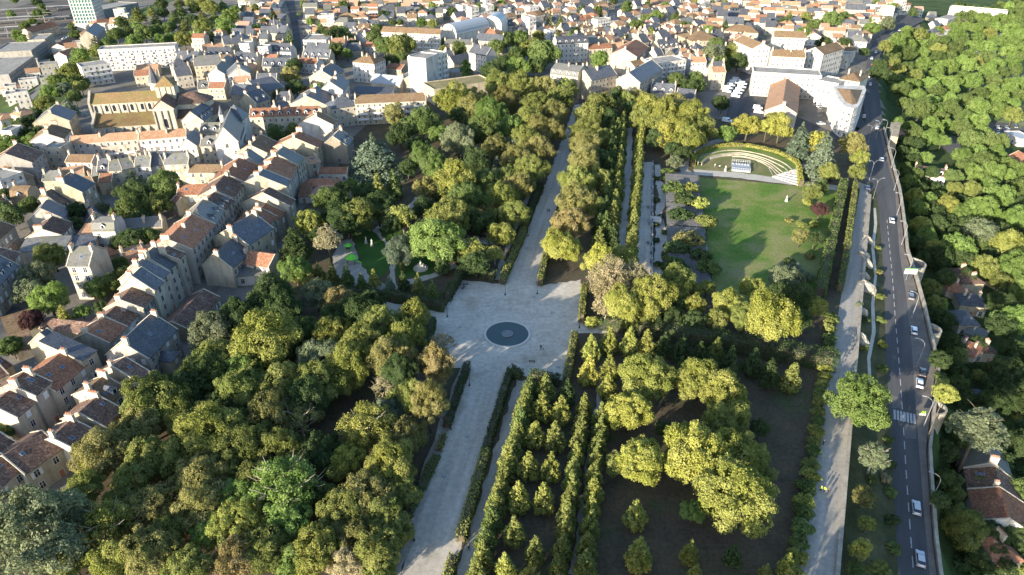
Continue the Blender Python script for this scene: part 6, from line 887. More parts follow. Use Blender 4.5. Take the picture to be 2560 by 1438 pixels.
def leaf_mat():
    """colour of the tree (object colour) varied leaf by leaf: attribute v turns some leaves autumn yellow, some deep green"""
    m, nt, out = new_mat('leaf')
    b = NB(nt)
    oi = b.n('ShaderNodeObjectInfo')
    at = b.n('ShaderNodeAttribute', attribute_name='v')
    v = at.outputs['Fac']
    hs = b.n('ShaderNodeHueSaturation')
    b.l(b.math('ADD', b.math('MULTIPLY', v, -0.022), 0.512), hs.inputs['Hue'])
    b.l(b.math('ADD', b.math('MULTIPLY', v, -0.16), 0.94), hs.inputs['Saturation'])
    b.l(b.math('ADD', b.math('MULTIPLY', v, 0.75), 0.80), hs.inputs['Value'])
    b.l(oi.outputs['Color'], hs.inputs['Color'])
    hs2 = b.n('ShaderNodeHueSaturation')
    b.l(b.math('ADD', b.math('MULTIPLY', oi.outputs['Random'], 0.30), 0.85), hs2.inputs['Value'])
    b.l(hs.outputs[0], hs2.inputs['Color'])
    d = b.n('ShaderNodeBsdfDiffuse')
    t = b.n('ShaderNodeBsdfTranslucent')
    b.l(hs2.outputs[0], d.inputs[0])
    b.l(hs2.outputs[0], t.inputs[0])
    mx = b.n('ShaderNodeMixShader')
    mx.inputs[0].default_value = 0.33
    b.l(d.outputs[0], mx.inputs[1])
    b.l(t.outputs[0], mx.inputs[2])
    b.l(mx.outputs[0], out.inputs[0])
    MATS['leaf'] = m


leaf_mat()

# ------------------------------------------------------------------ objects and labels
THINGS = []      # (object, look, noun) whose label still needs its place


def tag(o, label=None, cat=None, group=None, kind=None):
    if label:
        o['label'] = label
    if cat:
        o['category'] = cat
    if group:
        o['group'] = group
    if kind:
        o['kind'] = kind
    return o


def link(o, parent=None):
    COL.objects.link(o)
    if parent is not None:
        o.parent = parent
    return o


def empty(name, loc, rz=0.0):
    o = bpy.data.objects.new(name, None)
    o.location = loc
    o.rotation_euler = (0, 0, rz)
    o.empty_display_size = 0.5
    return link(o)


class MB:
    """collects polygons with material slots and builds ONE mesh"""

    def __init__(s):
        s.v, s.f, s.m, s.mats = [], [], [], []

    def slot(s, mat):
        if mat not in s.mats:
            s.mats.append(mat)
        return s.mats.index(mat)

    def poly(s, pts, mat):
        i = len(s.v)
        s.v += [tuple(p) for p in pts]
        s.f.append(tuple(range(i, i + len(pts))))
        s.m.append(s.slot(mat))

    def raw(s, vs, fs, mat):
        i = len(s.v)
        k = s.slot(mat)
        s.v += [tuple(p) for p in vs]
        for f in fs:
            s.f.append(tuple(i + j for j in f))
            s.m.append(k)

    def box(s, x0, x1, y0, y1, z0, z1, mat, fn=None):
        vs = [(x0, y0, z0), (x1, y0, z0), (x1, y1, z0), (x0, y1, z0), (x0, y0, z1), (x1, y0, z1), (x1, y1, z1), (x0, y1, z1)]
        if fn:
            vs = [fn(p) for p in vs]
        s.raw(vs, [(0, 3, 2, 1), (4, 5, 6, 7), (0, 1, 5, 4), (1, 2, 6, 5), (2, 3, 7, 6), (3, 0, 4, 7)], mat)

    def prism(s, poly, z0, z1, mat, top=None):
        """poly: counter-clockwise xy points"""
        n = len(poly)
        vs = [(x, y, z0) for x, y in poly] + [(x, y, z1) for x, y in poly]
        fs = [(i, (i + 1) % n, n + (i + 1) % n, n + i) for i in range(n)]
        s.raw(vs, fs + [tuple(range(n - 1, -1, -1))], mat)
        s.raw([(x, y, z1) for x, y in poly], [tuple(range(n))], top or mat)

    def extrude(s, prof, a, b, axis, mat):
        """closed profile [(t, z)] extruded from a to b along axis 'x' or 'y'; t lies on the other axis"""
        n = len(prof)
        if axis == 'x':
            vs = [(a, t, z) for t, z in prof] + [(b, t, z) for t, z in prof]
        else:
            vs = [(t, a, z) for t, z in prof] + [(t, b, z) for t, z in prof]
        fs = [(i, (i + 1) % n, n + (i + 1) % n, n + i) for i in range(n)]
        fs += [tuple(range(n - 1, -1, -1)), tuple(range(n, 2 * n))]
        s.raw(vs, fs, mat)

    def tube(s, pts, rad, mat, seg=6):
        pts = [np.array(p, float) for p in pts]
        if not hasattr(rad, '__len__'):
            rad = [rad] * len(pts)
        rings = []
        for i, p in enumerate(pts):
            d = pts[min(i + 1, len(pts) - 1)] - pts[max(i - 1, 0)]
            d /= max(np.linalg.norm(d), 1e-9)
            a = np.cross(d, (0, 0, 1) if abs(d[2]) < 0.9 else (1, 0, 0))
            a /= np.linalg.norm(a)
            c = np.cross(d, a)
            rings.append([p + rad[i] * (cos(2 * pi * k / seg) * a + sin(2 * pi * k / seg) * c) for k in range(seg)])
        vs = [q for r in rings for q in r]
        fs = []
        for i in range(len(rings) - 1):
            for k in range(seg):
                k2 = (k + 1) % seg
                fs.append((i * seg + k, i * seg + k2, (i + 1) * seg + k2, (i + 1) * seg + k))
        fs += [tuple(range(seg - 1, -1, -1)), tuple((len(rings) - 1) * seg + k for k in range(seg))]
        s.raw(vs, fs, mat)

    def lathe(s, prof, mat, seg=12, cx=0.0, cy=0.0):
        """prof [(r, z)] bottom to top"""
        vs, fs = [], []
        for r, z in prof:
            vs += [(cx + r * cos(2 * pi * k / seg), cy + r * sin(2 * pi * k / seg), z) for k in range(seg)]
        for i in range(len(prof) - 1):
            for k in range(seg):
                k2 = (k + 1) % seg
                fs.append((i * seg + k, i * seg + k2, (i + 1) * seg + k2, (i + 1) * seg + k))
        fs += [tuple(range(seg - 1, -1, -1)), tuple((len(prof) - 1) * seg + k for k in range(seg))]
        s.raw(vs, fs, mat)

    def mesh(s, name, smooth=False):
        me = bpy.data.meshes.new(name)
        me.from_pydata(s.v, [], s.f)
        for m in s.mats:
            me.materials.append(MATS[m])
        if len(s.mats) > 1:
            me.polygons.foreach_set('material_index', s.m)
        if smooth:
            me.polygons.foreach_set('use_smooth', [True] * len(s.f))
        me.validate()
        me.update()
        return me

    def build(s, name, parent=None, loc=(0, 0, 0), rz=0.0, color=None, smooth=False):
        o = bpy.data.objects.new(name, s.mesh(name, smooth))
        o.location = loc
        o.rotation_euler = (0, 0, rz)
        if color:
            o.color = (*color, 1)
        return link(o, parent)


def put(name, me, parent=None, loc=(0, 0, 0), rz=0.0, scale=(1, 1, 1), color=None):
    o = bpy.data.objects.new(name, me)
    o.location = loc
    o.rotation_euler = (0, 0, rz)
    o.scale = scale
    if color:
        o.color = (*color, 1)
    return link(o, parent)


# ------------------------------------------------------------------ terrain
def lerp_poly(pl, y):
    if y <= pl[0][1]:
        return pl[0][0] + (pl[1][0] - pl[0][0]) / (pl[1][1] - pl[0][1]) * (y - pl[0][1])
    for (x0, y0), (x1, y1) in zip(pl, pl[1:]):
        if y <= y1:
            return x0 + (x1 - x0) * (y - y0) / (y1 - y0)
    return pl[-1][0]


PROM_EDGE = [(44.31, 45.92), (63.67, 85.92), (153.69, 271.91), (163.01, 281.91), (182.15, 331.91), (220.49, 421.91), (295.71, 571.91), (389.31, 1500)]
ROAD_LEFT = [(81.77, 92.38), (98.19, 130.87), (111.29, 162.85), (123.99, 191.64), (139.48, 228.11), (152.67, 260.74), (165.77, 283.91), (184.15, 331.91), (222.49, 421.91), (297.71, 571.91), (391.31, 1500)]
ROAD_RIGHT = [(90.33, 92.38), (93.87, 101.1), (101.45, 117.94), (105.94, 127.58), (117.36, 146.86), (124.74, 159.4), (130.14, 174.41), (135.96, 190.04), (141.98, 207.7), (147.69, 226.06), (154.86, 242.64), (170.03, 279.35), (186.98, 323.69), (202.12, 363.01), (227.09, 418.76), (253.2, 477.47), (291.42, 552.16), (330.14, 614.38), (397.31, 690.4)]
CREST = [(-247.12, 280.7), (-251.73, 320.87), (-256.73, 364.38), (-284.41, 451.38), (-332.46, 581.79), (-366.68, 759.48), (-379.21, 873.77)]


def smooth(t):
    t = min(1.0, max(0.0, t))
    return t * t * (3 - 2 * t)


def zroad(y):
    return -9.0 * min(1.0, max(0.0, (272.0 - y) / 182.0))


def terrain(x, y):
    """park and old town on a plateau; the boulevard falls away along the rampart, the valleys lie lower on both sides"""
    z = 0.0
    xe = lerp_poly(PROM_EDGE, y)
    if x > xe:
        xl, xr, zr = lerp_poly(ROAD_LEFT, y), lerp_poly(ROAD_RIGHT, y), zroad(y)
        if x < xl:
            t = (x - xe) / max(xl - xe, 0.5)
            z = zr * (0.22 * min(1.0, t * 14) + 0.78 * t)
        elif x <= xr + 0.6:
            z = zr
        else:
            d = (x - xr - 0.6) * 0.92
            k = 1.0 - 0.5 * smooth((y - 230.0) / 120.0)
            z = zr - (23.0 * k + zr * 0.9) * smooth(d / 7.0) - 9.0 * k * smooth(d / 90.0)
    xc = lerp_poly(CREST, y)
    if x < xc:
        z = -24.0 * smooth((xc - x) / 75.0)
    return z


def ground_zone(x, y):
    if x > lerp_poly(ROAD_RIGHT, y) - 2:
        return 2
    if x < lerp_poly(CREST, y):
        return 2 if x > lerp_poly(CREST, y) - 85 else 0
    return 0



def sheet(name, pts, mat, lift, kind='structure', step=6.0):
    """a flat ground sheet (polygon in plan) draped on the terrain"""
    import bmesh
    bm = bmesh.new()
    vs = [bm.verts.new((x, y, 0)) for x, y in pts]
    f = bm.faces.new(vs)
    bmesh.ops.triangulate(bm, faces=[f])
    if step:
        for _ in range(7):
            long = [e for e in bm.edges if e.calc_length() > step]
            if not long or len(bm.faces) > 9000:
                break
            bmesh.ops.subdivide_edges(bm, edges=long, cuts=1)
            bmesh.ops.triangulate(bm, faces=[q for q in bm.faces if len(q.verts) > 3])
    if mat in ('gravel', 'gravel_lane', 'gravel_walk', 'pale_path', 'lawn', 'dark_lawn', 'bank_grass') and name not in ('promenade', 'bank', 'bank_path'):
        for v in bm.verts:
            if v.is_boundary:
                x, y = v.co.x, v.co.y
                v.co.x += 0.28 * sin(x * 1.9 + y * 2.3) + 0.22 * sin(y * 5.1 - x * 3.3)
                v.co.y += 0.28 * sin(y * 1.7 - x * 2.1) + 0.22 * sin(x * 4.7 + y * 2.9)
    for v in bm.verts:
        v.co.z = (0.0 if name in ('promenade', 'park_ground') else terrain(v.co.x, v.co.y)) + lift
    for q in bm.faces:
        if q.normal.z < 0:
            q.normal_flip()
    bm.normal_update()
    for q in bm.faces:
        if q.normal.z < 0:
            q.normal_flip()
    me = bpy.data.meshes.new(name)
    bm.to_mesh(me)
    bm.free()
    me.materials.append(MATS[mat])
    o = bpy.data.objects.new(name, me)
    link(o)
    o['kind'] = kind
    return o


def build_ground():
    xs = list(np.arange(-760, 761, 9.0))
    ys = list(np.arange(20, 1500, 9.0))
    vs = [(x, y, terrain(x, y) - (1.6 if lerp_poly(PROM_EDGE, y) - 12 < x < lerp_poly(ROAD_RIGHT, y) + 3 else 0.12)) for y in ys for x in xs]
    nx = len(xs)
    fs = [(j * nx + i, j * nx + i + 1, (j + 1) * nx + i + 1, (j + 1) * nx + i) for j in range(len(ys) - 1) for i in range(nx - 1)]
    # skirt far outwards so the ground runs on to the horizon
    mb = MB()
    mb.mats = ['town_ground', 'park_soil', 'wood_floor', 'bank_grass']
    mi = []
    for f in fs:
        x = sum(vs[k][0] for k in f) / 4
        y = sum(vs[k][1] for k in f) / 4
        mi.append(ground_zone(x, y))
    mb.v, mb.f, mb.m = vs, fs, mi
    o = mb.build('ground', smooth=True)
    o['kind'] = 'structure'
    big = MB()
    z = -27.0
    big.raw([(-4000, -1500, z), (4000, -1500, z), (4000, 6000, z), (-4000, 6000, z)], [(0, 1, 2, 3)], 'wood_floor')
    o = big.build('terrain')
    o['kind'] = 'structure'


build_ground()
for nm, mat, lift, pts in SHEETS:
    sheet(nm, pts, mat, lift, step=2.2 if nm in ('bank', 'bank_path') else 3.0 if mat.startswith(('gravel', 'pale', 'lawn', 'dark')) else 6.0)

# ------------------------------------------------------------------ trees
def leaf_mesh(name, c, nrm, size, v, aspect=1.0, extra=None):
    """one quad per leaf spray: centres c, normals nrm, sizes, tone v"""
    n = len(c)
    nrm = nrm / np.maximum(np.linalg.norm(nrm, axis=1, keepdims=True), 1e-6)
    rnd = NPR.normal(size=(n, 3))
    t = np.cross(nrm, rnd)
    t /= np.maximum(np.linalg.norm(t, axis=1, keepdims=True), 1e-6)
    b = np.cross(nrm, t)
    s = (size * 0.5)[:, None]
    a = s * aspect
    # a bent leaf spray: four corners, two of them dropped along the normal
    k = (NPR.uniform(-0.35, 0.10, size=(n, 1)) * s)
    P = np.stack([c + t * s + b * a * 0.35 + nrm * k, c + b * a * 1.05, c - t * s - b * a * 0.25 + nrm * k, c - b * a * 0.95], axis=1).reshape(-1, 3)
    me = bpy.data.meshes.new(name)
    nv = 4 * n
    me.vertices.add(nv)
    me.loops.add(nv)
    me.polygons.add(n)
    me.vertices.foreach_set('co', P.astype(np.float32).ravel())
    me.loops.foreach_set('vertex_index', np.arange(nv, dtype=np.int32))
    me.polygons.foreach_set('loop_start', np.arange(0, nv, 4, dtype=np.int32))
    me.materials.append(MATS['leaf'])
    at = me.attributes.new('v', 'FLOAT', 'POINT')
    at.data.foreach_set('value', np.repeat(np.clip(v, 0, 1), 4).astype(np.float32))
    me.update(calc_edges=True)
    me.validate()
    return me


def from_lobes(name, lobes, n, size, tilt=0.9, shell=(0.70, 1.05), up=0.25, flat=None, autumn=0.0, gaps=True):
    """leaf sprays over a set of lobes (x, y, z, r); sprays deep inside other lobes are dropped"""
    L = np.array(lobes)
    w = L[:, 3] ** 2
    idx = NPR.choice(len(L), size=int(n * 2.2), p=w / w.sum())
    d = NPR.normal(size=(len(idx), 3))
    d[:, 2] = d[:, 2] + 0.25
    d /= np.linalg.norm(d, axis=1, keepdims=True)
    rr = NPR.uniform(shell[0], shell[1], size=len(idx)) * L[idx, 3]
    bump = 1 + 0.16 * np.sin(d[:, 0] * 7 + idx) * np.cos(d[:, 1] * 6 + idx * 2)
    off = d * (rr * bump)[:, None]
    if flat is not None:
        off[:, 2] *= flat
    c = L[idx, :3] + off
    keep = np.ones(len(c), bool)
    for j in range(len(L)):
        dd = c - L[j, :3]
        if flat is not None:
            dd = dd / np.array([1, 1, flat])
        keep &= (np.linalg.norm(dd, axis=1) > 0.62 * L[j, 3]) | (NPR.random(len(c)) < 0.12)
    if gaps:                     # holes where the sky or the dark inside of the crown shows
        ph = NPR.uniform(0, 6.28, 3)
        g = np.sin(c[:, 0] * 11 + ph[0] + 2 * c[:, 1]) + np.sin(c[:, 1] * 10 + ph[1] - 2 * c[:, 2]) + np.sin(c[:, 2] * 12 + ph[2] + 3 * c[:, 0])
        keep &= (g > -0.75) | (NPR.random(len(c)) < 0.10)
    c, d, idx = c[keep][:n], d[keep][:n], idx[keep][:n]
    lobe_v = NPR.uniform(0, 1, size=len(L))
    v = 0.45 * lobe_v[idx] + 0.55 * NPR.random(len(c)) + autumn * (NPR.random(len(c)) < 0.15)
    nrm = d + NPR.normal(size=d.shape) * tilt * 0.62 + np.array([0, 0, up])
    sz = size * NPR.uniform(0.7, 1.35, size=len(c))
    return leaf_mesh(name, c, nrm, sz, v)


def broad_crown(k, n, size, rz=0.85, nl=18, sparse=False):
    """unit crown: radius about 1, centre 0"""
    lobes = []
    a0 = NPR.uniform(0, 6.28)
    for i in range(nl):
        t = (i + 0.5) / nl
        ph = a0 + i * 2.39996 + NPR.uniform(-0.3, 0.3)
        z = 1 - 1.55 * t
        q = sqrt(max(0.0, 1 - z * z)) * NPR.uniform(0.82, 1.08)
        r = NPR.uniform(0.15, 0.40) * (24.0 / nl) ** 0.25
        if sparse:
            r *= 0.82
        e = NPR.uniform(0.60, 0.86)
        lobes.append((q * cos(ph) * e, q * sin(ph) * e, z * 0.68 * rz + NPR.uniform(-0.10, 0.10), r))
    lobes.append((0, 0, -0.05, 0.60))
    for _ in range(3):
        ph = NPR.uniform(0, 6.28)
        lobes.append((0.95 * cos(ph), 0.95 * sin(ph), NPR.uniform(-0.35, 0.25), NPR.uniform(0.14, 0.22)))
    return from_lobes('crown', lobes, n, size, shell=(0.6, 1.08) if sparse else (0.72, 1.06))


def cone_crown(k, n, size, hz=1.75, open_=0.0):
    """young lime: pointed crown in jagged tiers; radius 1 at the widest, z from -hz to +hz"""
    lobes = []
    tiers = 11
    for i in range(tiers):
        t = i / (tiers - 1)
        z = -hz * 0.72 + t * hz * 1.58
        prof = (1.0 - t) ** 0.95 * (0.72 + 0.28 * min(1, t * 5)) + 0.03
        m = max(1, int(round(7 * prof)) + 1)
        a0 = NPR.uniform(0, 6.28)
        for j in range(m):
            ph = a0 + j * 2 * pi / m + NPR.uniform(-0.3, 0.3)
            q = prof * NPR.uniform(0.70, 1.02)
            r = (0.15 + 0.15 * prof) * NPR.uniform(0.85, 1.15)
            lobes.append((q * cos(ph), q * sin(ph), z - 0.08 * q + NPR.uniform(-0.1, 0.1), r))
        lobes.append((0, 0, z, 0.30 * prof + 0.06))
    return from_lobes('crown', lobes, n, size, tilt=0.9, shell=(0.55, 1.2))


def column_crown(k, n, size):
    lobes = []
    for i in range(14):
        t = i / 13
        z = -1.0 + 2.0 * t
        pr = (1 - abs(2 * t - 0.75) ** 2.4 * 0.55)
        ph = i * 2.4
        lobes.append((0.38 * pr * cos(ph), 0.38 * pr * sin(ph), z * 0.85, 0.55 * max(pr, 0.3)))
    return from_lobes('crown', lobes, n, size, tilt=0.9)


def cedar_crown(k, n, size, rz=0.75, tiers=7, droop=0.18):
    """layered plates of needles"""
    c, nr, v = [], [], []
    per = max(8, n // (tiers * 9))
    for i in range(tiers):
        t = i / (tiers - 1)
        z = -rz * 0.85 + t * 1.7 * rz
        rad = (1 - t) ** 0.62 * 0.95 + 0.10
        m = max(3, int(12 * rad))
        a0 = NPR.uniform(0, 6.28)
        for j in range(m):
            ph = a0 + j * 2 * pi / m + NPR.uniform(-0.25, 0.25)
            ln = rad * NPR.uniform(0.72, 1.08)
            zz = z + NPR.uniform(-0.09, 0.09)
            tone = NPR.uniform(0, 1)
            u = np.sqrt(NPR.uniform(0.03, 1, per))
            wdt = (0.12 + 0.20 * u) * rad
            s = NPR.uniform(-1, 1, per) * wdt
            x = u * ln * cos(ph) - s * sin(ph)
            y = u * ln * sin(ph) + s * cos(ph)
            zc = zz + 0.10 * u - droop * u * u - 0.12 * np.abs(s) + NPR.normal(size=per) * 0.025
            c.append(np.stack([x, y, zc], 1))
            q = np.stack([cos(ph) * 0.35 * u, sin(ph) * 0.35 * u, np.ones(per)], 1) + NPR.normal(size=(per, 3)) * 0.33
            nr.append(q)
            v.append(0.4 * tone + 0.6 * NPR.random(per))
    c, nr, v = np.concatenate(c), np.concatenate(nr), np.concatenate(v)
    return leaf_mesh('crown', c, nr, size * NPR.uniform(0.7, 1.3, len(c)), v, 0.8)


def spruce_crown(k, n, size):
    return cedar_crown(k, n, size, rz=1.5, tiers=13, droop=0.26)


def bush_crown(k, n, size):
    lobes = []
    for i in range(9):
        ph = i * 2.4
        q = sqrt((i + 0.3) / 9) * 0.62
        lobes.append((q * cos(ph), q * sin(ph), NPR.uniform(-0.2, 0.35) * (1 - q), NPR.uniform(0.30, 0.44)))
    return from_lobes('crown', lobes, n, size)


def bare_crown(k, n, size):
    """few leaves near the twig ends"""
    lobes = []
    for i in range(16):
        ph = i * 2.4 + NPR.uniform(-0.3, 0.3)
        q = sqrt((i + 0.5) / 16) * 0.85
        lobes.append((q * cos(ph), q * sin(ph), 0.75 * (1 - q * q) * NPR.uniform(0.6, 1.1) - 0.2, NPR.uniform(0.16, 0.28)))
    return from_lobes('crown', lobes, n, size, shell=(0.1, 1.1), tilt=1.6)


def trunk_mesh(kind, seed, mat='bark', base=1.0, limbs=7, spread=0.7, top=0.6, rad=0.055):
    """tapered trunk with limbs; unit: crown radius 1, crown centre at z 0, ground at z -base"""
    rr = random.Random(seed)
    mb = MB()
    lean = (rr.uniform(-0.05, 0.05), rr.uniform(-0.05, 0.05))
    P = lambda t: (lean[0] * sin(3 * t), lean[1] * sin(2.2 * t), -base - 0.02 + t * (base + top))
    mb.tube([P(i / 6) for i in range(7)], [rad * (1.25 - 1.1 * i / 6) for i in range(7)], mat, 7)
    for i in range(limbs):
        t = 0.42 + 0.5 * i / max(1, limbs)
        p = P(t)
        ph = i * 2.4 + rr.uniform(-0.4, 0.4)
        ln = spread * rr.uniform(0.75, 1.1) * (1.15 - 0.5 * i / limbs)
        rise = rr.uniform(0.25, 0.6) * ln
        pts = [p]
        for q in (0.35, 0.7, 1.0):
            pts.append((p[0] + cos(ph + q * 0.3) * ln * q, p[1] + sin(ph + q * 0.3) * ln * q, p[2] + rise * q ** 1.3))
        mb.tube(pts, [rad * 0.55, rad * 0.4, rad * 0.26, rad * 0.10], mat, 5)
        if limbs > 8:
            for s in (-1, 1):
                b0 = pts[2]
                pts2 = [b0, (b0[0] + cos(ph + s * 0.9) * ln * 0.25, b0[1] + sin(ph + s * 0.9) * ln * 0.25, b0[2] + 0.10),
                        (b0[0] + cos(ph + s * 0.7) * ln * 0.48, b0[1] + sin(ph + s * 0.7) * ln * 0.48, b0[2] + 0.26)]
                mb.tube(pts2, [rad * 0.24, rad * 0.15, rad * 0.05], mat, 4)
    return mb.mesh('trunk', True)


CROWN, TRUNK = {}, {}


def make_trees():
    for lod, f, sz in ((0, 1.0, 1.0), (1, 0.42, 1.5), (2, 0.13, 2.5)):
        nv = 5 if lod < 2 else 4
        CROWN['broad', lod] = [broad_crown(i, int(27000 * f), 0.043 * sz, (0.72, 0.95, 0.82, 1.12, 0.78, 1.0, 0.9)[i], (18, 30, 38, 26, 22, 44, 32)[i]) for i in range(7 if lod < 2 else 5)]
        CROWN['sparse', lod] = [broad_crown(i, int(12000 * f), 0.045 * sz, 0.85, 30, True) for i in range(3)]
        CROWN['cone', lod] = [cone_crown(i, int(9000 * f), 0.088 * sz) for i in range(nv)]
        CROWN['column', lod] = [column_crown(i, int(2600 * f), 0.13 * sz) for i in range(2)]
        CROWN['cedar', lod] = [cedar_crown(i, int(8200 * f), 0.085 * sz) for i in range(3)]
        CROWN['spruce', lod] = [spruce_crown(i, int(6500 * f), 0.125 * sz) for i in range(2)]
        CROWN['bush', lod] = [bush_crown(i, int(3200 * f), 0.105 * sz) for i in range(4)]
        CROWN['bare', lod] = [bare_crown(i, int(2400 * f), 0.060 * sz) for i in range(2)]
    TRUNK['broad'] = [trunk_mesh('b', i, base=1.15) for i in range(3)]
    TRUNK['sparse'] = [trunk_mesh('s', i, 'pale_bark', base=1.15, limbs=11, spread=0.85, rad=0.06) for i in range(3)]
    TRUNK['cone'] = [trunk_mesh('c', i, base=1.75, limbs=6, spread=0.5, top=0.9, rad=0.06) for i in range(2)]
    TRUNK['column'] = [trunk_mesh('u', 1, base=1.1, limbs=4, spread=0.3)]
    TRUNK['cedar'] = [trunk_mesh('e', i, base=1.15, limbs=8, spread=0.8, top=0.65, rad=0.06) for i in range(2)]
    TRUNK['spruce'] = [trunk_mesh('f', 1, base=1.75, limbs=6, spread=0.5, top=1.3, rad=0.06)]
    TRUNK['bush'] = [trunk_mesh('h', 2, base=0.5, limbs=5, spread=0.5, top=0.15, rad=0.04)]
    TRUNK['bare'] = [trunk_mesh('n', i, 'pale_bark', base=1.2, limbs=13, spread=0.95, top=0.5, rad=0.06) for i in range(2)]


make_trees()
KIND = {'b': 'broad', 's': 'sparse', 'c': 'cone', 'u': 'column', 'e': 'cedar', 'f': 'spruce', 'h': 'bush', 'n': 'bare'}
TNAME = {'broad': 'broadleaf_tree', 'sparse': 'open_crowned_tree', 'cone': 'young_lime_tree', 'column': 'columnar_tree', 'cedar': 'cedar_tree',
         'spruce': 'conifer_tree', 'bush': 'garden_shrub', 'bare': 'thin_leaved_tree'}
TNOUN = {'broad': 'broadleaf tree', 'sparse': 'open-crowned tree', 'cone': 'pointed young lime tree', 'column': 'narrow columnar tree',
         'cedar': 'layered cedar tree', 'spruce': 'pointed conifer', 'bush': 'rounded shrub', 'bare': 'thinly leaved tree'}
LEAFCOL = {'y': ((0.238, 0.250, 0.036), 'yellow-green'), 'Y': ((0.300, 0.295, 0.036), 'bright yellow'), 'o': ((0.208, 0.194, 0.050), 'olive brown'),
           'r': ((0.225, 0.180, 0.058), 'russet'), 'g': ((0.110, 0.155, 0.034), 'mid green'), 'G': ((0.145, 0.220, 0.036), 'fresh green'),
           'd': ((0.062, 0.096, 0.028), 'dark green'), 's': ((0.155, 0.180, 0.088), 'silvery green'), 'B': ((0.135, 0.175, 0.105), 'blue-green'),
           'p': ((0.085, 0.038, 0.036), 'purple'), 'w': ((0.290, 0.250, 0.125), 'pale straw-coloured'), 'x': ((0.182, 0.202, 0.038), 'olive green')}
HZ = {'broad': (1.0, 1.25), 'sparse': (1.0, 1.2), 'cone': (1.0, 1.75), 'column': (1.0, 1.1), 'cedar': (1.0, 1.15), 'spruce': (1.0, 1.75), 'bush': (1.0, 0.5), 'bare': (1.0, 1.2)}


def tree(k, x, y, z, r, col, base, zs, group, lod):
    """x, y, z: foot of the tree; r crown radius; base: height of the crown centre; zs: vertical scale"""
    kind = KIND[k]
    c0, cname = LEAFCOL[col]
    w1, w2 = R.uniform(0.88, 1.12), R.uniform(0.95, 1.05)
    cc = (c0[0] * w1 * w2, c0[1] * w1, c0[2] * w1)
    rz = R.uniform(0, 6.28)
    cr = R.choice(CROWN[kind, lod])
    name = TNAME[kind]
    if kind == 'broad':
        name = next((v for w, v in (('chestnut', 'chestnut_tree'), ('valley', 'valley_tree'), ('hillside', 'hillside_tree'), ('town', 'garden_tree'), ('wood left', 'woodland_tree')) if w in group), name)
    if lod >= 2:
        o = put(name, cr, None, (x, y, z + base), rz, (r, r, zs), cc)
    else:
        o = empty(name, (x, y, z))
        k1 = R.uniform(0.88, 1.12) if kind in ('broad', 'sparse', 'bush') else 1.0
        put('crown', cr, o, (0, 0, base), rz, (r * k1, r / k1, zs * R.uniform(0.92, 1.12)), cc)
        tm, sz = R.choice(TRUNK[kind]), base / HZ[kind][1]
        if sz > 1.25 * zs:            # tall clear stem: stretch only the part below the crown
            tm = tm.copy()
            for v in tm.vertices:
                if v.co.z < -0.3:
                    v.co.z = -0.3 + (v.co.z + 0.3) * (base / zs - 0.3) / (HZ[kind][1] - 0.3)
            sz = zs
        put('trunk', tm, o, (0, 0, base), rz, (r, r, sz))
    tag(o, None, 'shrub' if kind == 'bush' else 'tree', group)
    size = 'small' if r < (1.2 if kind == 'bush' else 3.0) else 'large' if r > 6.5 else ''
    THINGS.append((o, (size + ' ' + cname).strip(), TNOUN[kind], x, y))
    return o


CROWN_AT = {'b': (0.92, 1.6), 's': (0.9, 2.2), 'n': (0.9, 2.5), 'c': (1.5, 1.0), 'u': (0, 3), 'e': (0.75, 3), 'f': (1.45, 0.8), 'h': (0.5, 0)}
for gname, rows in TREES.items():
    for q in rows:
        k, c, lod = 'bscuefhn'[q[0]], 'yYorgGdsBpwx'[q[1]], q[2]
        x, y, r = q[3:6]
        a, b_ = CROWN_AT[k]
        base, zs = a * r + b_, r * (0.8 if k == 'h' else 1.0)
        if len(q) > 6:
            base, zs = q[6], q[7]
        tree(k, x, y, terrain(x, y) - 0.05, r, c, base, zs, gname, lod)


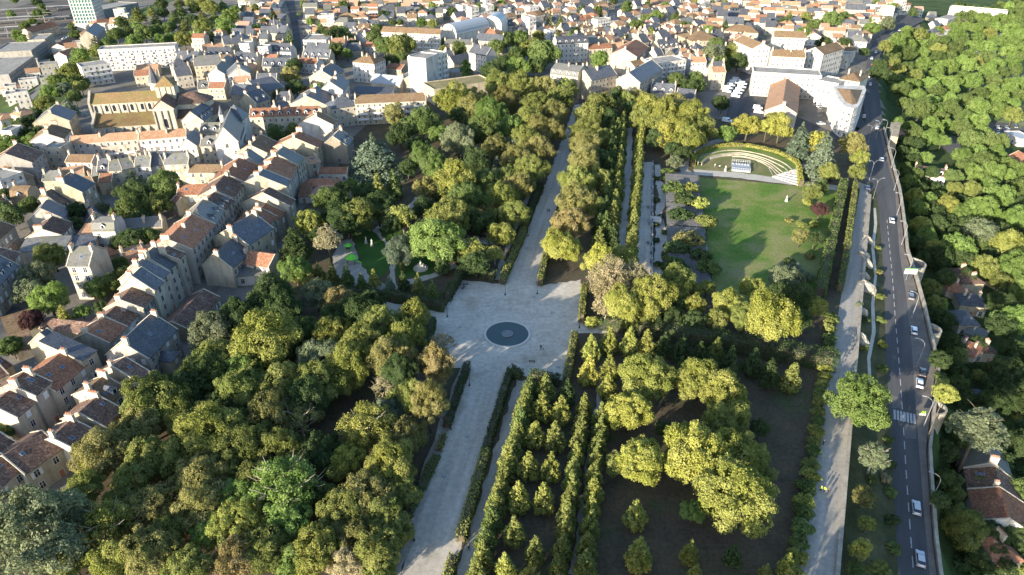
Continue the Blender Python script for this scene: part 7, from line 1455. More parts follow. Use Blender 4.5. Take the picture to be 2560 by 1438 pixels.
# ------------------------------------------------------------------ hedges
def hedge(name, pts, w, h, col, label, cat='hedge', group=None, dens=9.0, size=0.42, ragged=0.25, z0=None):
    """clipped hedge along a plan polyline: leaf sprays over its faces, woody core inside; kept as ONE plant with core and foliage"""
    c, n = [], []
    core = MB()
    for (x0, y0), (x1, y1) in zip(pts, pts[1:]):
        L = hypot(x1 - x0, y1 - y0)
        ux, uy = (x1 - x0) / L, (y1 - y0) / L
        px, py = -uy, ux
        zb = terrain((x0 + x1) / 2, (y0 + y1) / 2) if z0 is None else z0
        fn = lambda p, x0=x0, y0=y0, ux=ux, uy=uy, px=px, py=py, zb=zb: (x0 + ux * p[0] + px * p[1], y0 + uy * p[0] + py * p[1], zb + p[2])
        core.box(0.1, L - 0.1, -w * 0.36, w * 0.36, 0, h * 0.88, 'bark', fn)
        m = int((2 * h + w) * (L + w) * dens)
        u = NPR.uniform(-w * 0.3, L + w * 0.3, m)
        s = NPR.uniform(0, 2 * h + w, m)
        side = np.where(s < h, -1, np.where(s > h + w, 1, 0))
        zz = np.where(s < h, s, np.where(s > h + w, 2 * h + w - s, h))
        tt = np.where(side == 0, s - h - w / 2, side * w / 2)
        wob = 1 + ragged * 0.5 * np.sin(u * 0.9 + x0) * np.sin(u * 0.37 + y0)
        tt = tt * wob + NPR.normal(size=m) * ragged * 0.5
        zz = zz * (1 + ragged * 0.35 * np.sin(u * 0.63 + y1)) + NPR.normal(size=m) * ragged * 0.4
        zz = np.maximum(zz, 0.05)
        c.append(np.stack([x0 + ux * u + px * tt, y0 + uy * u + py * tt, zb + zz], 1))
        q = np.stack([px * side, py * side, np.where(side == 0, 1.0, 0.15)], 1) + NPR.normal(size=(m, 3)) * 0.55
        n.append(q)
    c, n = np.concatenate(c), np.concatenate(n)
    me = leaf_mesh('foliage', c, n, size * NPR.uniform(0.7, 1.3, len(c)), NPR.random(len(c)) * 0.8 + 0.2 * (np.sin(c[:, 0] * 0.7) * np.sin(c[:, 1] * 0.5) + 1) / 2)
    o = empty(name, (0, 0, 0))
    put('foliage', me, o, color=LEAFCOL[col][0])
    core.build('stem', o)
    tag(o, label, cat, group)
    return o


for row in HEDGES:
    hedge(**row)



# ------------------------------------------------------------------ houses
WALLC = {'c': ((0.47, 0.415, 0.325), 'cream'), 'l': ((0.42, 0.385, 0.325), 'limestone'), 'w': ((0.57, 0.545, 0.505), 'white'), 'k': ((0.52, 0.45, 0.385), 'pinkish'),
         'g': ((0.33, 0.315, 0.295), 'grey'), 'y': ((0.46, 0.40, 0.295), 'yellowish'), 's': ((0.32, 0.28, 0.215), 'rough stone')}
ROOFC = {'S': ('slate', 'dark slate roof'), 'G': ('slate_grey', 'weathered grey slate roof'), 'R': ('tile_red', 'red tiled roof'), 'O': ('tile_orange', 'orange tiled roof'),
         'B': ('tile_brown', 'brown tiled roof'), 'D': ('tile_dark', 'dark mottled tile roof'), 'P': ('tile_pink', 'pale pink tiled roof'), 'F': ('flat_roof', 'flat roof'),
         'M': ('green_roof', 'moss-covered flat roof'), 'Z': ('zinc', 'grey zinc roof'), 'C': ('church_tile', 'tawny tiled roof')}
SLATEY = 'SGZ'
WIN = {}


def make_windows():
    def surround(mb, w, h, fr='frame_white'):
        t = 0.09
        mb.box(-w / 2 - t, w / 2 + t, -0.06, 0.0, -0.12, 0.0, 'pale_stone')            # sill
        mb.box(-w / 2 - t, -w / 2, -0.05, 0.0, 0.0, h, fr)
        mb.box(w / 2, w / 2 + t, -0.05, 0.0, 0.0, h, fr)
        mb.box(-w / 2 - t, w / 2 + t, -0.05, 0.0, h, h + t, fr)
        mb.box(-0.04, 0.04, -0.045, -0.002, 0.0, h, fr)
        mb.box(-w / 2, -0.04, -0.040, -0.002, h * 0.62, h * 0.62 + 0.05, fr)
        mb.box(0.04, w / 2, -0.040, -0.002, h * 0.62, h * 0.62 + 0.05, fr)
    w, h = 1.1, 1.75
    mb = MB(); surround(mb, w, h); WIN['frame'] = mb.mesh('window')
    mb = MB(); surround(mb, w, h, 'pale_stone'); WIN['stone'] = mb.mesh('window')
    mb = MB(); mb.box(-w / 2, w / 2, -0.025, 0.0, 0.0, h, 'glass'); WIN['pane'] = mb.mesh('pane')
    for nm, mt in (('shut_w', 'frame_white'), ('shut_g', 'shutter_grey'), ('shut_d', 'dark_metal')):
        mb = MB()
        mb.box(0.0, 0.55, -0.10, -0.055, -0.02, h, mt)
        mb.box(0.06, 0.49, -0.115, -0.10, 0.10, h * 0.48, mt)
        mb.box(0.06, 0.49, -0.115, -0.10, h * 0.54, h - 0.10, mt)
        WIN[nm] = mb.mesh('shutter')
    mb = MB()
    mb.box(-0.55, 0.55, -0.05, 0.0, 0, 2.2, 'terracotta'); mb.box(-0.68, -0.55, -0.08, 0, 0, 2.35, 'pale_stone'); mb.box(0.55, 0.68, -0.08, 0, 0, 2.35, 'pale_stone')
    mb.box(-0.55, 0.55, -0.08, 0, 2.2, 2.35, 'pale_stone')
    WIN['door'] = mb.mesh('door')
    mb = MB()
    mb.box(-0.42, 0.42, -0.5, 0.5, 0.0, 0.09, 'zinc')
    mb.box(-0.34, 0.34, -0.42, 0.42, 0.09, 0.11, 'skylight_glass')
    WIN['sky'] = mb.mesh('skylight')
    # dormer: looks out along -y, foot on the slope
    mb = MB()
    mb.extrude([(-0.75, 0), (0.75, 0), (0.75, 1.5), (0, 2.0), (-0.75, 1.5)], 0.0, 2.4, 'y', 'frame_white')
    mb.extrude([(-0.95, 1.42), (0, 2.08), (0.95, 1.42), (0.95, 1.54), (0, 2.22), (-0.95, 1.54)], -0.15, 2.6, 'y', 'slate')
    mb.box(-0.45, 0.45, -0.04, 0.0, 0.25, 1.45, 'glass')
    WIN['dormer'] = mb.mesh('dormer')
    mb = MB()
    mb.box(-.03, .03, -.03, .03, 0.1, 2.6, 'dark_metal')
    for z, w_ in ((2.5, .5), (2.2, .35)):
        mb.box(-w_, w_, -.02, .02, z, z + .04, 'dark_metal')
        mb.box(-.02, .02, -.45, .45, z + .05, z + .09, 'dark_metal')
    WIN['aerial'] = mb.mesh('aerial')
    for n in (2, 3, 4, 6):
        mb = MB()
        W = 0.42 * n + 0.3
        mb.box(-0.36, 0.36, -W / 2, W / 2, -2.2, 1.7, 'chimney_stone')
        mb.box(-0.43, 0.43, -W / 2 - 0.07, W / 2 + 0.07, 1.7, 1.86, 'chimney_stone')
        for i in range(n):
            y = (i - (n - 1) / 2) * 0.42
            mb.lathe([(0.15, 1.86), (0.12, 2.35), (0.15, 2.42)], 'terracotta', 6, 0, y)
        WIN['chim', n] = mb.mesh('chimney')


make_windows()


def prof_roof(kind, D, h, p):
    """outer line of the roof across the depth: [(t, z)] from front eave to back eave"""
    if kind == 'm':
        a = min(1.1, D * 0.14)
        return [(0, h), (a, h + 2.3), (D / 2, h + 2.3 + (D / 2 - a) * 0.38), (D - a, h + 2.3), (D, h)]
    if kind == 's':
        return [(0, h), (D, h + D * p)]
    if kind == 'o':
        n = 10
        return [(D / 2 - D / 2 * cos(pi * i / n), h + D * 0.42 * sin(pi * i / n)) for i in range(n + 1)]
    return [(0, h), (D / 2, h + D / 2 * p), (D, h)]


def place_windows(root, fr, L, h, dist, rnd, style, first=0.0, blank=0.0, door=True, top=None):
    """fr: (origin, rotation) of a facade whose outside is local -y"""
    (ox, oy), rz = fr
    c, s = cos(rz), sin(rz)
    st = max(1, int((h + 0.3) / 3.05))
    gap = h / st
    n = max(1, int((L - 0.8) / 2.75))
    dx = L / n
    far = dist > 330
    mb = MB() if far else None
    for i in range(st):
        for j in range(n):
            if rnd.random() < blank:
                continue
            x = dx * (j + 0.5)
            z = gap * i + 0.75
            X, Y = ox + c * x, oy + s * x
            k = min(1.0, (gap - 1.0) / 1.85)
            if far:
                fn = lambda p, X=X, Y=Y, z=z: (X + c * p[0] - s * p[1], Y + s * p[0] + c * p[1], z + p[2])
                w2, h2 = 0.46, 1.5 * k
                mb.raw([fn((-w2 - .14, -.04, -.1)), fn((w2 + .14, -.04, -.1)), fn((w2 + .14, -.04, h2 + .12)), fn((-w2 - .14, -.04, h2 + .12))], [(0, 1, 2, 3)], 'frame_white')
                mb.raw([fn((-w2, -.06, 0)), fn((-.05, -.06, 0)), fn((-.05, -.06, h2)), fn((-w2, -.06, h2))], [(0, 1, 2, 3)], 'glass')
                mb.raw([fn((.05, -.06, 0)), fn((w2, -.06, 0)), fn((w2, -.06, h2)), fn((.05, -.06, h2))], [(0, 1, 2, 3)], 'glass')
                continue
            if i == 0 and door and j == n // 2:
                put('door', WIN['door'], root, (X, Y, 0.02), rz)
                continue
            f = put('window', WIN['stone' if style == 'n' else 'frame'], root, (X, Y, z), rz, (1, 1, k))
            if style == 'c' and rnd.random() < 0.55:
                put('shutter', WIN['shut_w'], f, (-0.55, 0.03, 0), 0)
                put('shutter', WIN['shut_w'], f, (0.0, 0.03, 0), 0)
            else:
                put('pane', WIN['pane'], f, (0, 0, 0), 0)
                if style in 'wgd' and dx > 2.2 and rnd.random() < 0.8:
                    put('shutter', WIN['shut_' + style], f, (0.68, 0.04, 0), 0)
                    put('shutter', WIN['shut_' + style], f, (-1.23, 0.04, 0), 0)
    if far and mb.f:
        tag(mb.build('window', root), kind='stuff')


def house(x1, y1, x2, y2, z, D, h, ridge, roof, wall, fl, seed):
    rnd = random.Random(seed)
    L = hypot(x2 - x1, y2 - y1)
    rz = atan2(y2 - y1, x2 - x1)
    dist = hypot(x1, y1)
    rmat, rtxt = ROOFC[roof]
    wc0, wtxt = WALLC[wall]
    w1, w2 = rnd.uniform(0.86, 1.10), rnd.uniform(0.95, 1.05)
    wc = (wc0[0] * w1, wc0[1] * w1, wc0[2] * w1 * w2)
    block = 'A' in fl
    name = 'apartment_block' if block else 'flat_roofed_building' if ridge == 'f' else 'slate_roofed_house' if roof in SLATEY else 'tile_roofed_house'
    root = empty(name, (x1, y1, z), rz)
    p = 0.95 if roof in 'S' and ridge != 'h' else 0.72 if roof in SLATEY else 0.52
    W0 = L if ridge in 'xo' else min(L, D) if ridge == 'h' else D
    if 'p' in fl:
        p = 0.36
    if 'P' in fl:
        p = 1.35
    if ridge == 's':
        p = 0.22
    p = min(p, 4.8 / (W0 / 2)) if 'P' not in fl else p
    near = dist < 330
    mid = dist < 520
    sink = 6.0 if z < -1.5 else 1.2
    wl_, rf = MB(), MB()
    th = 0.2
    ov = 0.38
    W = L if ridge == 'x' or ridge == 'o' else D
    if ridge == 'f':
        wl_.box(0, L, 0, D, -sink, h, 'house_wall')
        for a in ((0, L, 0, 0.3), (0, L, D - 0.3, D), (0, 0.3, 0.3, D - 0.3), (L - 0.3, L, 0.3, D - 0.3)):
            wl_.box(*a, h + 0.002, h + 0.7, 'house_wall')
        rf.box(0.31, L - 0.31, 0.31, D - 0.31, h + 0.01, h + 0.16, rmat)
        top = h
    elif ridge == 'h':
        wl_.box(0, L, 0, D, -sink, h, 'house_wall')
        m = min(L, D) / 2
        zr = h + m * p
        a, b_ = (-ov, L + ov), (-ov, D + ov)
        z0 = h - ov * p
        if L >= D:
            r1, r2 = (m, D / 2, zr), (L - m, D / 2, zr)
        else:
            r1, r2 = (L / 2, m, zr), (L / 2, D - m, zr)
        e = [(a[0], b_[0], z0), (a[1], b_[0], z0), (a[1], b_[1], z0), (a[0], b_[1], z0)]
        vs = e + [r1, r2] + [(q[0], q[1], q[2] - 0.2) for q in e]
        if L >= D:
            fs = [(0, 1, 5, 4), (1, 2, 5), (2, 3, 4, 5), (3, 0, 4)]
        else:
            fs = [(0, 1, 4), (1, 2, 5, 4), (2, 3, 5), (3, 0, 4, 5)]
        fs += [(0, 6, 7, 1), (1, 7, 8, 2), (2, 8, 9, 3), (3, 9, 6, 0), (9, 8, 7, 6)]
        rf.raw(vs, fs, rmat)
        top = zr
    else:
        ax = 'y' if ridge in 'xo' else 'x'
        ln = D if ridge in 'xo' else L
        pr = prof_roof(ridge if ridge in 'mso' else 'l', W, h, p)
        wl_.extrude([(0.0, -sink), (W, -sink)] + [(t, zz - 0.03) for t, zz in reversed(pr)], 0, ln, ax, 'house_wall')
        out = list(pr)
        (t0, z0), (t1, z1) = out[0], out[1]
        sl = (z1 - z0) / max(t1 - t0, 1e-6)
        sl = min(sl, 1.2)
        o1 = (t0 - ov, z0 - ov * sl)
        (t0, z0), (t1, z1) = out[-1], out[-2]
        sl2 = min((z1 - z0) / max(t0 - t1, 1e-6), 1.2) if ridge != 's' else -p
        o2 = (t0 + ov, z0 - ov * sl2)
        line = [o1] + out + [o2]
        up = [(t, zz + th) for t, zz in line]
        g = 0.10
        rf.extrude(line[:1] + line[1:] + list(reversed(up)), -g, ln + g, ax, rmat)
        top = max(zz for t, zz in pr)
        if mid and ridge in 'lx' and 'q' not in fl:
            cp = MB()
            for e0 in (-0.16, ln - 0.14):
                cp.extrude([(t, zz + th * 0.6) for t, zz in line] + [(t, zz + th + 0.13) for t, zz in reversed(line)], e0, e0 + 0.30, ax, 'chimney_stone')
            tag(cp.build('coping', root), kind='stuff')
    wo = wl_.build('wall', root, color=wc)
    ro = rf.build('roof', root)
    if mid and ridge in 'lhm':
        co = MB()
        co.box(-0.12, L + 0.12, -0.16, -0.001, h - 0.45, h - 0.22, 'pale_stone')
        if L > 9 and h > 7:
            co.box(0.02, L - 0.02, -0.07, -0.001, h * 0.46, h * 0.46 + 0.18, 'pale_stone')
        co.build('cornice', root)
    # chimneys
    if 'N' not in fl and ridge in 'lxhm' and dist < 620:
        spots = []
        ln = D if ridge == 'x' else L
        zr = top
        offs = rnd.choice((-0.9, 0.0, 0.8))
        for e0 in (0.38, ln - 0.38):
            if rnd.random() < 0.80:
                spots.append((e0, offs))
        if ln > 14 and rnd.random() < 0.7:
            spots.append((ln * rnd.uniform(0.4, 0.6), rnd.choice((-1.2, 0.9))))
        for e0, of in spots:
            n = rnd.choice((2, 3, 3, 4, 6) if dist < 400 else (2, 3, 4))
            t = W / 2 + of
            if ridge == 'h':
                px_, py_, r_ = (e0 * 0.6 + L * 0.2, D / 2 + of, 0)
            elif ridge == 'x':
                px_, py_, r_ = (t, e0, pi / 2)
            else:
                px_, py_, r_ = (e0, t, 0)
            zc = zr - abs(of) * (p if ridge != 'm' else 0.38) + (0.0 if ridge != 'h' else -0.6)
            put('chimney', WIN['chim', n], root, (px_, py_, zc), r_)
    if near and 'N' not in fl and ridge in 'lx' and rnd.random() < 0.55:
        e0 = rnd.uniform(0.15, 0.85)
        put('aerial', WIN['aerial'], root, (W / 2, D * e0, top) if ridge == 'x' else (L * e0, D / 2, top), rnd.uniform(0, 3))
    # windows
    style = rnd.choice('wwccgwnd') if 'w' not in fl else 'c'
    if 'n' in fl:
        style = 'n'
    if 'b' not in fl:
        place_windows(root, ((0, 0), 0.0), L, h, dist, rnd, style, blank=0.06, door='A' not in fl)
    # right end looks along +x, left end along -x; give windows to the one the street or garden sees
    cx = cos(rz)
    if 'r' in fl:
        place_windows(root, ((L, 0), pi / 2), D, h, dist, rnd, style, blank=0.1, door=False)
    elif near and rnd.random() < 0.5 and ridge != 'f':
        place_windows(root, ((L, 0), pi / 2), D, h, dist, rnd, style, blank=0.65, door=False)
    if 'e' in fl:
        place_windows(root, ((0, D), -pi / 2), D, h, dist, rnd, style, blank=0.15, door=False)
    elif near and rnd.random() < 0.35:
        place_windows(root, ((0, D), -pi / 2), D, h, dist, rnd, 'n', blank=0.85, door=False)
    if 'd' in fl and ridge in 'lhm':
        n = max(1, int(L / 4.2))
        for j in range(n):
            x = L * (j + 0.5) / n
            if ridge == 'm':
                put('dormer', WIN['dormer'], root, (x, 0.25, h + 0.2), 0)
            else:
                put('dormer', WIN['dormer'], root, (x, 0.7, h + 0.7 * p - 0.1), 0)
    if near and ridge in 'lx' and 'N' not in fl:
        for j in range(rnd.choice((0, 1, 1, 2))):
            u, t = rnd.uniform(0.2, 0.8), rnd.uniform(0.18, 0.34)
            ln = D if ridge == 'x' else L
            tt = W * t
            zz = h + tt * p + th + 0.01
            ang = atan2(p, 1)
            if ridge == 'l':
                o = put('skylight', WIN['sky'], root, (ln * u, tt, zz))
                o.rotation_euler = (ang, 0, 0)
            else:
                o = put('skylight', WIN['sky'], root, (W - tt, ln * u, zz))
                o.rotation_euler = (0, ang, 0)
    if 'A' in fl:   # balconies of a block of flats
        st = max(1, int((h + 0.3) / 3.05))
        gap = h / st
        bays = max(1, int(L / 6.5))
        for i in range(1, st):
            for j in range(bays):
                mb = MB()
                xa, xb = L * (j + 0.14) / bays, L * (j + 0.86) / bays
                mb.box(xa, xb, -1.25, -0.07, gap * i - 0.12, gap * i + 0.02, 'white_paint')
                mb.box(xa, xb, -1.25, -1.15, gap * i + 0.021, gap * i + 0.95, 'white_paint')
                mb.build('balcony', root)
    q0 = PLACES['aptblue'][0]
    if block and hypot(x1 - q0[0], y1 - q0[1]) < 4:      # sun blinds over the balconies
        for i in range(1, 4):
            for j in range(int(L / 3.3)):
                if rnd.random() < 0.62:
                    x = 3.3 * j + 1.6
                    mb = MB()
                    mb.raw([(x - 1.3, -1.4, 3.4 * i + 1.5), (x + 1.3, -1.4, 3.4 * i + 1.5), (x + 1.3, -.08, 3.4 * i + 2.3), (x - 1.3, -.08, 3.4 * i + 2.3), (x - 1.3, -1.4, 3.4 * i + 1.44), (x + 1.3, -1.4, 3.4 * i + 1.44), (x + 1.3, -.08, 3.4 * i + 2.24), (x - 1.3, -.08, 3.4 * i + 2.24)],
                           [(0, 1, 2, 3), (7, 6, 5, 4), (0, 4, 5, 1), (1, 5, 6, 2), (2, 6, 7, 3), (3, 7, 4, 0)], rnd.choice(('awning_orange', 'awning_orange', 'awning_blue')))
                    mb.build('awning', root)
    tag(root, None, 'apartment block' if block else 'building' if ridge == 'f' else 'house', 'houses and buildings of the old town')
    size = 'small' if L * D < 45 or h < 4.5 else 'tall' if h > 12 else 'long' if L > 22 else ''
    noun = 'apartment block' if block else 'house' if ridge != 'f' else 'building'
    THINGS.append((root, (size + ' ' + wtxt).strip(), noun + ' with ' + rtxt + (' and dormers' if 'd' in fl else ''), x1, y1))
    return root


for i, q in enumerate(HOUSES):
    x1, y1, x2, y2, D, h = q[:6]
    m = ((x1 + x2) / 2 - (y2 - y1) / hypot(x2 - x1, y2 - y1) * D / 2, (y1 + y2) / 2 + (x2 - x1) / hypot(x2 - x1, y2 - y1) * D / 2)
    z = q[10] if len(q) > 10 else terrain(*m)
    house(x1, y1, x2, y2, z, D, h, 'lxhfmso'[q[6]], 'SGROBDPFMZC'[q[7]], 'clwkgys'[q[8]], ''.join(f for j, f in enumerate('AbdenpPqrwN') if q[9] >> j & 1), i)


def far_town():
    """the roofs beyond the last houses one can tell apart: one mass"""
    mbs = {}
    w = MB()
    for x, y, a, L, D, h, ri, wi in FAR_HOUSES:
        c, z = 'SGROBDPFMZC'[ri] + 'clwkgys'[wi], terrain(x, y)
        rf = MB()
        p = 0.72 if c[0] in SLATEY else 0.5
        ca, sa = cos(radians(a)), sin(radians(a))
        tr = lambda q: (x + ca * q[0] - sa * q[1], y + sa * q[0] + ca * q[1], z + q[2])
        m = ROOFC[c[0]][0]
        vs = [(0, 0, -2), (L, 0, -2), (L, D, -2), (0, D, -2), (0, 0, h), (L, 0, h), (L, D, h), (0, D, h), (0, D / 2, h + D / 2 * p), (L, D / 2, h + D / 2 * p)]
        w.raw([tr(q) for q in vs], [(0, 1, 5, 4), (2, 3, 7, 6), (1, 2, 6, 9, 5), (3, 0, 4, 8, 7)], 'pale_stone' if c[1] in 'wck' else 'stone')
        o = 0.35
        vs = [(-.2, -o, h - o * p + .05), (L + .2, -o, h - o * p + .05), (L + .2, D / 2, h + D / 2 * p + .15), (-.2, D / 2, h + D / 2 * p + .15), (L + .2, D + o, h - o * p + .05), (-.2, D + o, h - o * p + .05)]
        w.raw([tr(q) for q in vs], [(0, 1, 2, 3), (3, 2, 4, 5), (0, 5, 4, 1)], m)
        n = max(1, int(L / 3))
        for i in range(max(1, int(h / 3))):
            for j in range(n):
                xx = L * (j + .5) / n
                zz = i * 3 + .9
                w.raw([tr((xx - .5, -.05, zz)), tr((xx + .5, -.05, zz)), tr((xx + .5, -.05, zz + 1.5)), tr((xx - .5, -.05, zz + 1.5))], [(0, 1, 2, 3)], 'glass')
    o = w.build('distant_town')
    o['kind'] = 'stuff'


far_town()


# ------------------------------------------------------------------ church of pale stone with tawny roofs
def arch_window(name, parent, X, Y, z, rz, w, h, deep=0.10):
    mb = MB()
    n = 8
    pts = [(-w / 2, 0), (w / 2, 0)] + [(w / 2 * cos(pi * i / n), h - w / 2 + w / 2 * sin(pi * i / n)) for i in range(n + 1)]
    o_ = [(-w / 2 - .22, -.15), (w / 2 + .22, -.15)] + [((w / 2 + .22) * cos(pi * i / n), h - w / 2 + (w / 2 + .22) * sin(pi * i / n)) for i in range(n + 1)]
    m = len(pts)
    vs = [(x, -deep, zz) for x, zz in o_] + [(x, -deep, zz) for x, zz in pts] + [(x, 0, zz) for x, zz in o_] + [(x, 0.0, zz) for x, zz in pts]
    fs = []
    for i in range(m):
        j = (i + 1) % m
        fs += [(i, j, m + j, m + i), (i, 2 * m + i, 2 * m + j, j), (m + i, m + j, 3 * m + j, 3 * m + i)]
    mb.raw(vs, fs, 'pale_stone')
    f = mb.build(name, parent, (X, Y, z), rz)
    g = MB()
    g.raw([(x, -0.02, zz) for x, zz in pts], [tuple(range(m))], 'glass')
    g.build('pane', f)
    return f


def church():
    a, b = PLACES['church']
    rz = atan2(b[1] - a[1], b[0] - a[0])
    L = hypot(b[0] - a[0], b[1] - a[1])
    root = empty('church', (a[0], a[1], a[2] - 17), rz)
    tag(root, 'old stone church with long tawny tiled roof, rounded choir and square crossing tower', 'church')
    wc = (0.48, 0.435, 0.35)
    S = 1.5
    # nave and aisles
    mb = MB(); mb.extrude([(0, -S), (11, -S), (11, 17), (5.5, 20.6), (0, 17)], 0, L, 'x', 'house_wall'); nave = mb.build('nave_wall', root, color=wc)
    mb = MB(); mb.extrude([(-.5, 16.75), (5.5, 20.75), (11.5, 16.75), (11.5, 17.0), (5.5, 21.05), (-.5, 17.0)], 1.02, L + .2, 'x', 'church_tile'); mb.build('nave_roof', root)
    for s, (y0, y1) in enumerate(((-9, -0.01), (11.01, 20))):
        q = [(y0, -S), (y1, -S), (y1, 11.4), (y0, 7.4)] if s == 0 else [(y0, -S), (y1, -S), (y1, 7.4), (y0, 11.4)]
        mb = MB(); mb.extrude(q, 1.5, L - 2, 'x', 'house_wall'); mb.build('aisle_wall', root, color=wc)
        q = [(y0 - .5, 7.25), (y1, 11.45), (y1, 11.75), (y0 - .5, 7.55)] if s == 0 else [(y0, 11.45), (y1 + .5, 7.25), (y1 + .5, 7.55), (y0, 11.75)]
        mb = MB(); mb.extrude(q, 2.52, L - 2, 'x', 'church_tile'); mb.build('aisle_roof', root)
        mb = MB()
        q = [(y0 - .7, -S), (y1, -S), (y1, 13.2), (y0 - .7, 8.7)] if s == 0 else [(y0, -S), (y1 + .7, -S), (y1 + .7, 8.7), (y0, 13.2)]
        mb.extrude(q, 1.3, 2.5, 'x', 'stone'); mb.build('gable_parapet', root)
    mb = MB(); mb.extrude([(-.7, -S), (11.7, -S), (11.7, 17.8), (5.5, 22.6), (-.7, 17.8)], -.15, 1.0, 'x', 'stone'); mb.build('west_front', root)
    # clerestory windows and buttresses
    n = 7
    for i in range(n):
        x = L * (0.085 + 0.125 * i + (0.02 if i % 2 else 0))
        arch_window('window', root, x, -0.001, 12.7, 0, 1.6, 3.3)
    for i in range(8):
        x = L * (0.03 + 0.122 * i)
        mb = MB(); mb.extrude([(-.55, 11.6), (-.02, 11.6), (-.02, 16.4), (-.25, 16.4)], x - .3, x + .3, 'x', 'stone'); mb.build('pilaster', root)
        mb = MB(); mb.extrude([(-10.6, -S), (-9.01, -S), (-9.01, 6.9), (-9.6, 6.4), (-10.6, 5.2)], x + 1.6, x + 2.5, 'x', 'stone'); mb.build('buttress', root)
        if i < 7:
            arch_window('window', root, x + 2.0 + L * .061, -9.001, 1.6, 0, 1.1, 2.6)
    for i in range(int(L / 1.1)):
        pass
    co = MB(); co.box(1.1, L - 2, -.22, -.001, 16.45, 16.7, 'pale_stone'); co.build('cornice', root)
    # transept
    T0, T1 = L - 1.9, L + 8.5
    m = (T0 + T1) / 2
    mb = MB(); mb.extrude([(T0, -S), (T1, -S), (T1, 15.5), (m, 19.8), (T0, 15.5)], -11.5, 22.5, 'y', 'house_wall'); mb.build('transept_wall', root, color=wc)
    mb = MB(); mb.extrude([(T0 - .5, 15.2), (m, 19.95), (T1 + .5, 15.2), (T1 + .5, 15.5), (m, 20.3), (T0 - .5, 15.5)], -11.7, 22.7, 'y', 'tile_dark'); mb.build('transept_roof', root)
    for x in (T0 + .2, T0 + 3.4, T1 - 3.9, T1 - .9):
        mb = MB(); mb.box(x, x + .7, -12.1, -11.51, -S, 14.6, 'stone'); mb.build('buttress', root)
    co = MB(); co.box(T0 + .05, T1 - .05, -11.85, -11.51, 14.9, 15.25, 'pale_stone'); co.build('cornice', root)
    arch_window('window', root, m, -11.501, 5.5, 0, 1.8, 5.0)
    # crossing tower
    mb = MB(); mb.box(T0 + .6, T1 - .6, 1.2, 10.4, 15, 23.6, 'house_wall')
    for x in (T0 + 2.2, m, T1 - 2.6):
        mb.box(x, x + .35, .9, 1.19, 18, 23.4, 'stone')
    mb.build('tower', root, color=wc)
    mb = MB()
    e = [(T0 + .2, .8, 23.6), (T1 - .2, .8, 23.6), (T1 - .2, 10.8, 23.6), (T0 + .2, 10.8, 23.6), (m, 5.8, 28.2)]
    mb.raw(e, [(0, 1, 4), (1, 2, 4), (2, 3, 4), (3, 0, 4), (3, 2, 1, 0)], 'church_tile'); mb.build('tower_roof', root)
    # choir: apse, ambulatory and chapels
    cx, cy = T1 + 7.5, 5.5
    def drum(name, r, z0, z1, rw, rr_, zt, wmat, rmat, x0=None):
        seg = 20
        arc = [(cx + r * cos(-pi / 2 + pi * i / seg), cy + r * sin(-pi / 2 + pi * i / seg)) for i in range(seg + 1)]
        plan = [(T1 + .02, cy - r)] + arc + [(T1 + .02, cy + r)]
        mb = MB(); mb.prism(plan, z0, z1, wmat); mb.build(name + '_wall', root, color=wc)
        arc2 = [(cx + (r + .5) * cos(-pi / 2 + pi * i / seg), cy + (r + .5) * sin(-pi / 2 + pi * i / seg)) for i in range(seg + 1)]
        lo = [(T1 + .03, cy - r - .5)] + arc2 + [(T1 + .03, cy + r + .5)]
        hi = [(T1 + .03, cy - rr_)] + [(cx + rr_ * cos(-pi / 2 + pi * i / seg), cy + rr_ * sin(-pi / 2 + pi * i / seg)) for i in range(seg + 1)] + [(T1 + .03, cy + rr_)]
        k = len(lo)
        vs = [(x, y, z1 + .02) for x, y in lo] + [(x, y, zt) for x, y in hi]
        mb = MB(); mb.raw(vs, [(i, i + 1, k + i + 1, k + i) for i in range(k - 1)] + [tuple(range(k, 2 * k)), tuple(range(k - 1, -1, -1))], rmat); mb.build(name + '_roof', root)
    drum('ambulatory', 15.5, -S, 9.5, 0, 9.2, 12.6, 'house_wall', 'tile_dark')
    drum('choir', 9.0, 9.6, 15.2, 0, 0.6, 19.2, 'house_wall', 'tile_dark')
    for i, an in enumerate((-1.25, -.62, 0.0, .62, 1.25)):
        px_, py_ = cx + 16.3 * cos(an), cy + 16.3 * sin(an)
        mb = MB(); mb.lathe([(3.4, -S), (3.4, 6.2)], 'house_wall', 14, px_, py_)
        c = mb.build('chapel_wall', root, color=wc)
        mb = MB(); mb.lathe([(3.9, 6.21), (0.1, 8.8)], 'slate', 14, px_, py_); mb.build('chapel_roof', root)
        for da in (-.7, 0, .7):
            q = an + da
            arch_window('window', root, px_ + 3.36 * cos(q), py_ + 3.36 * sin(q), 1.6, q + pi / 2, .8, 2.6)


church()


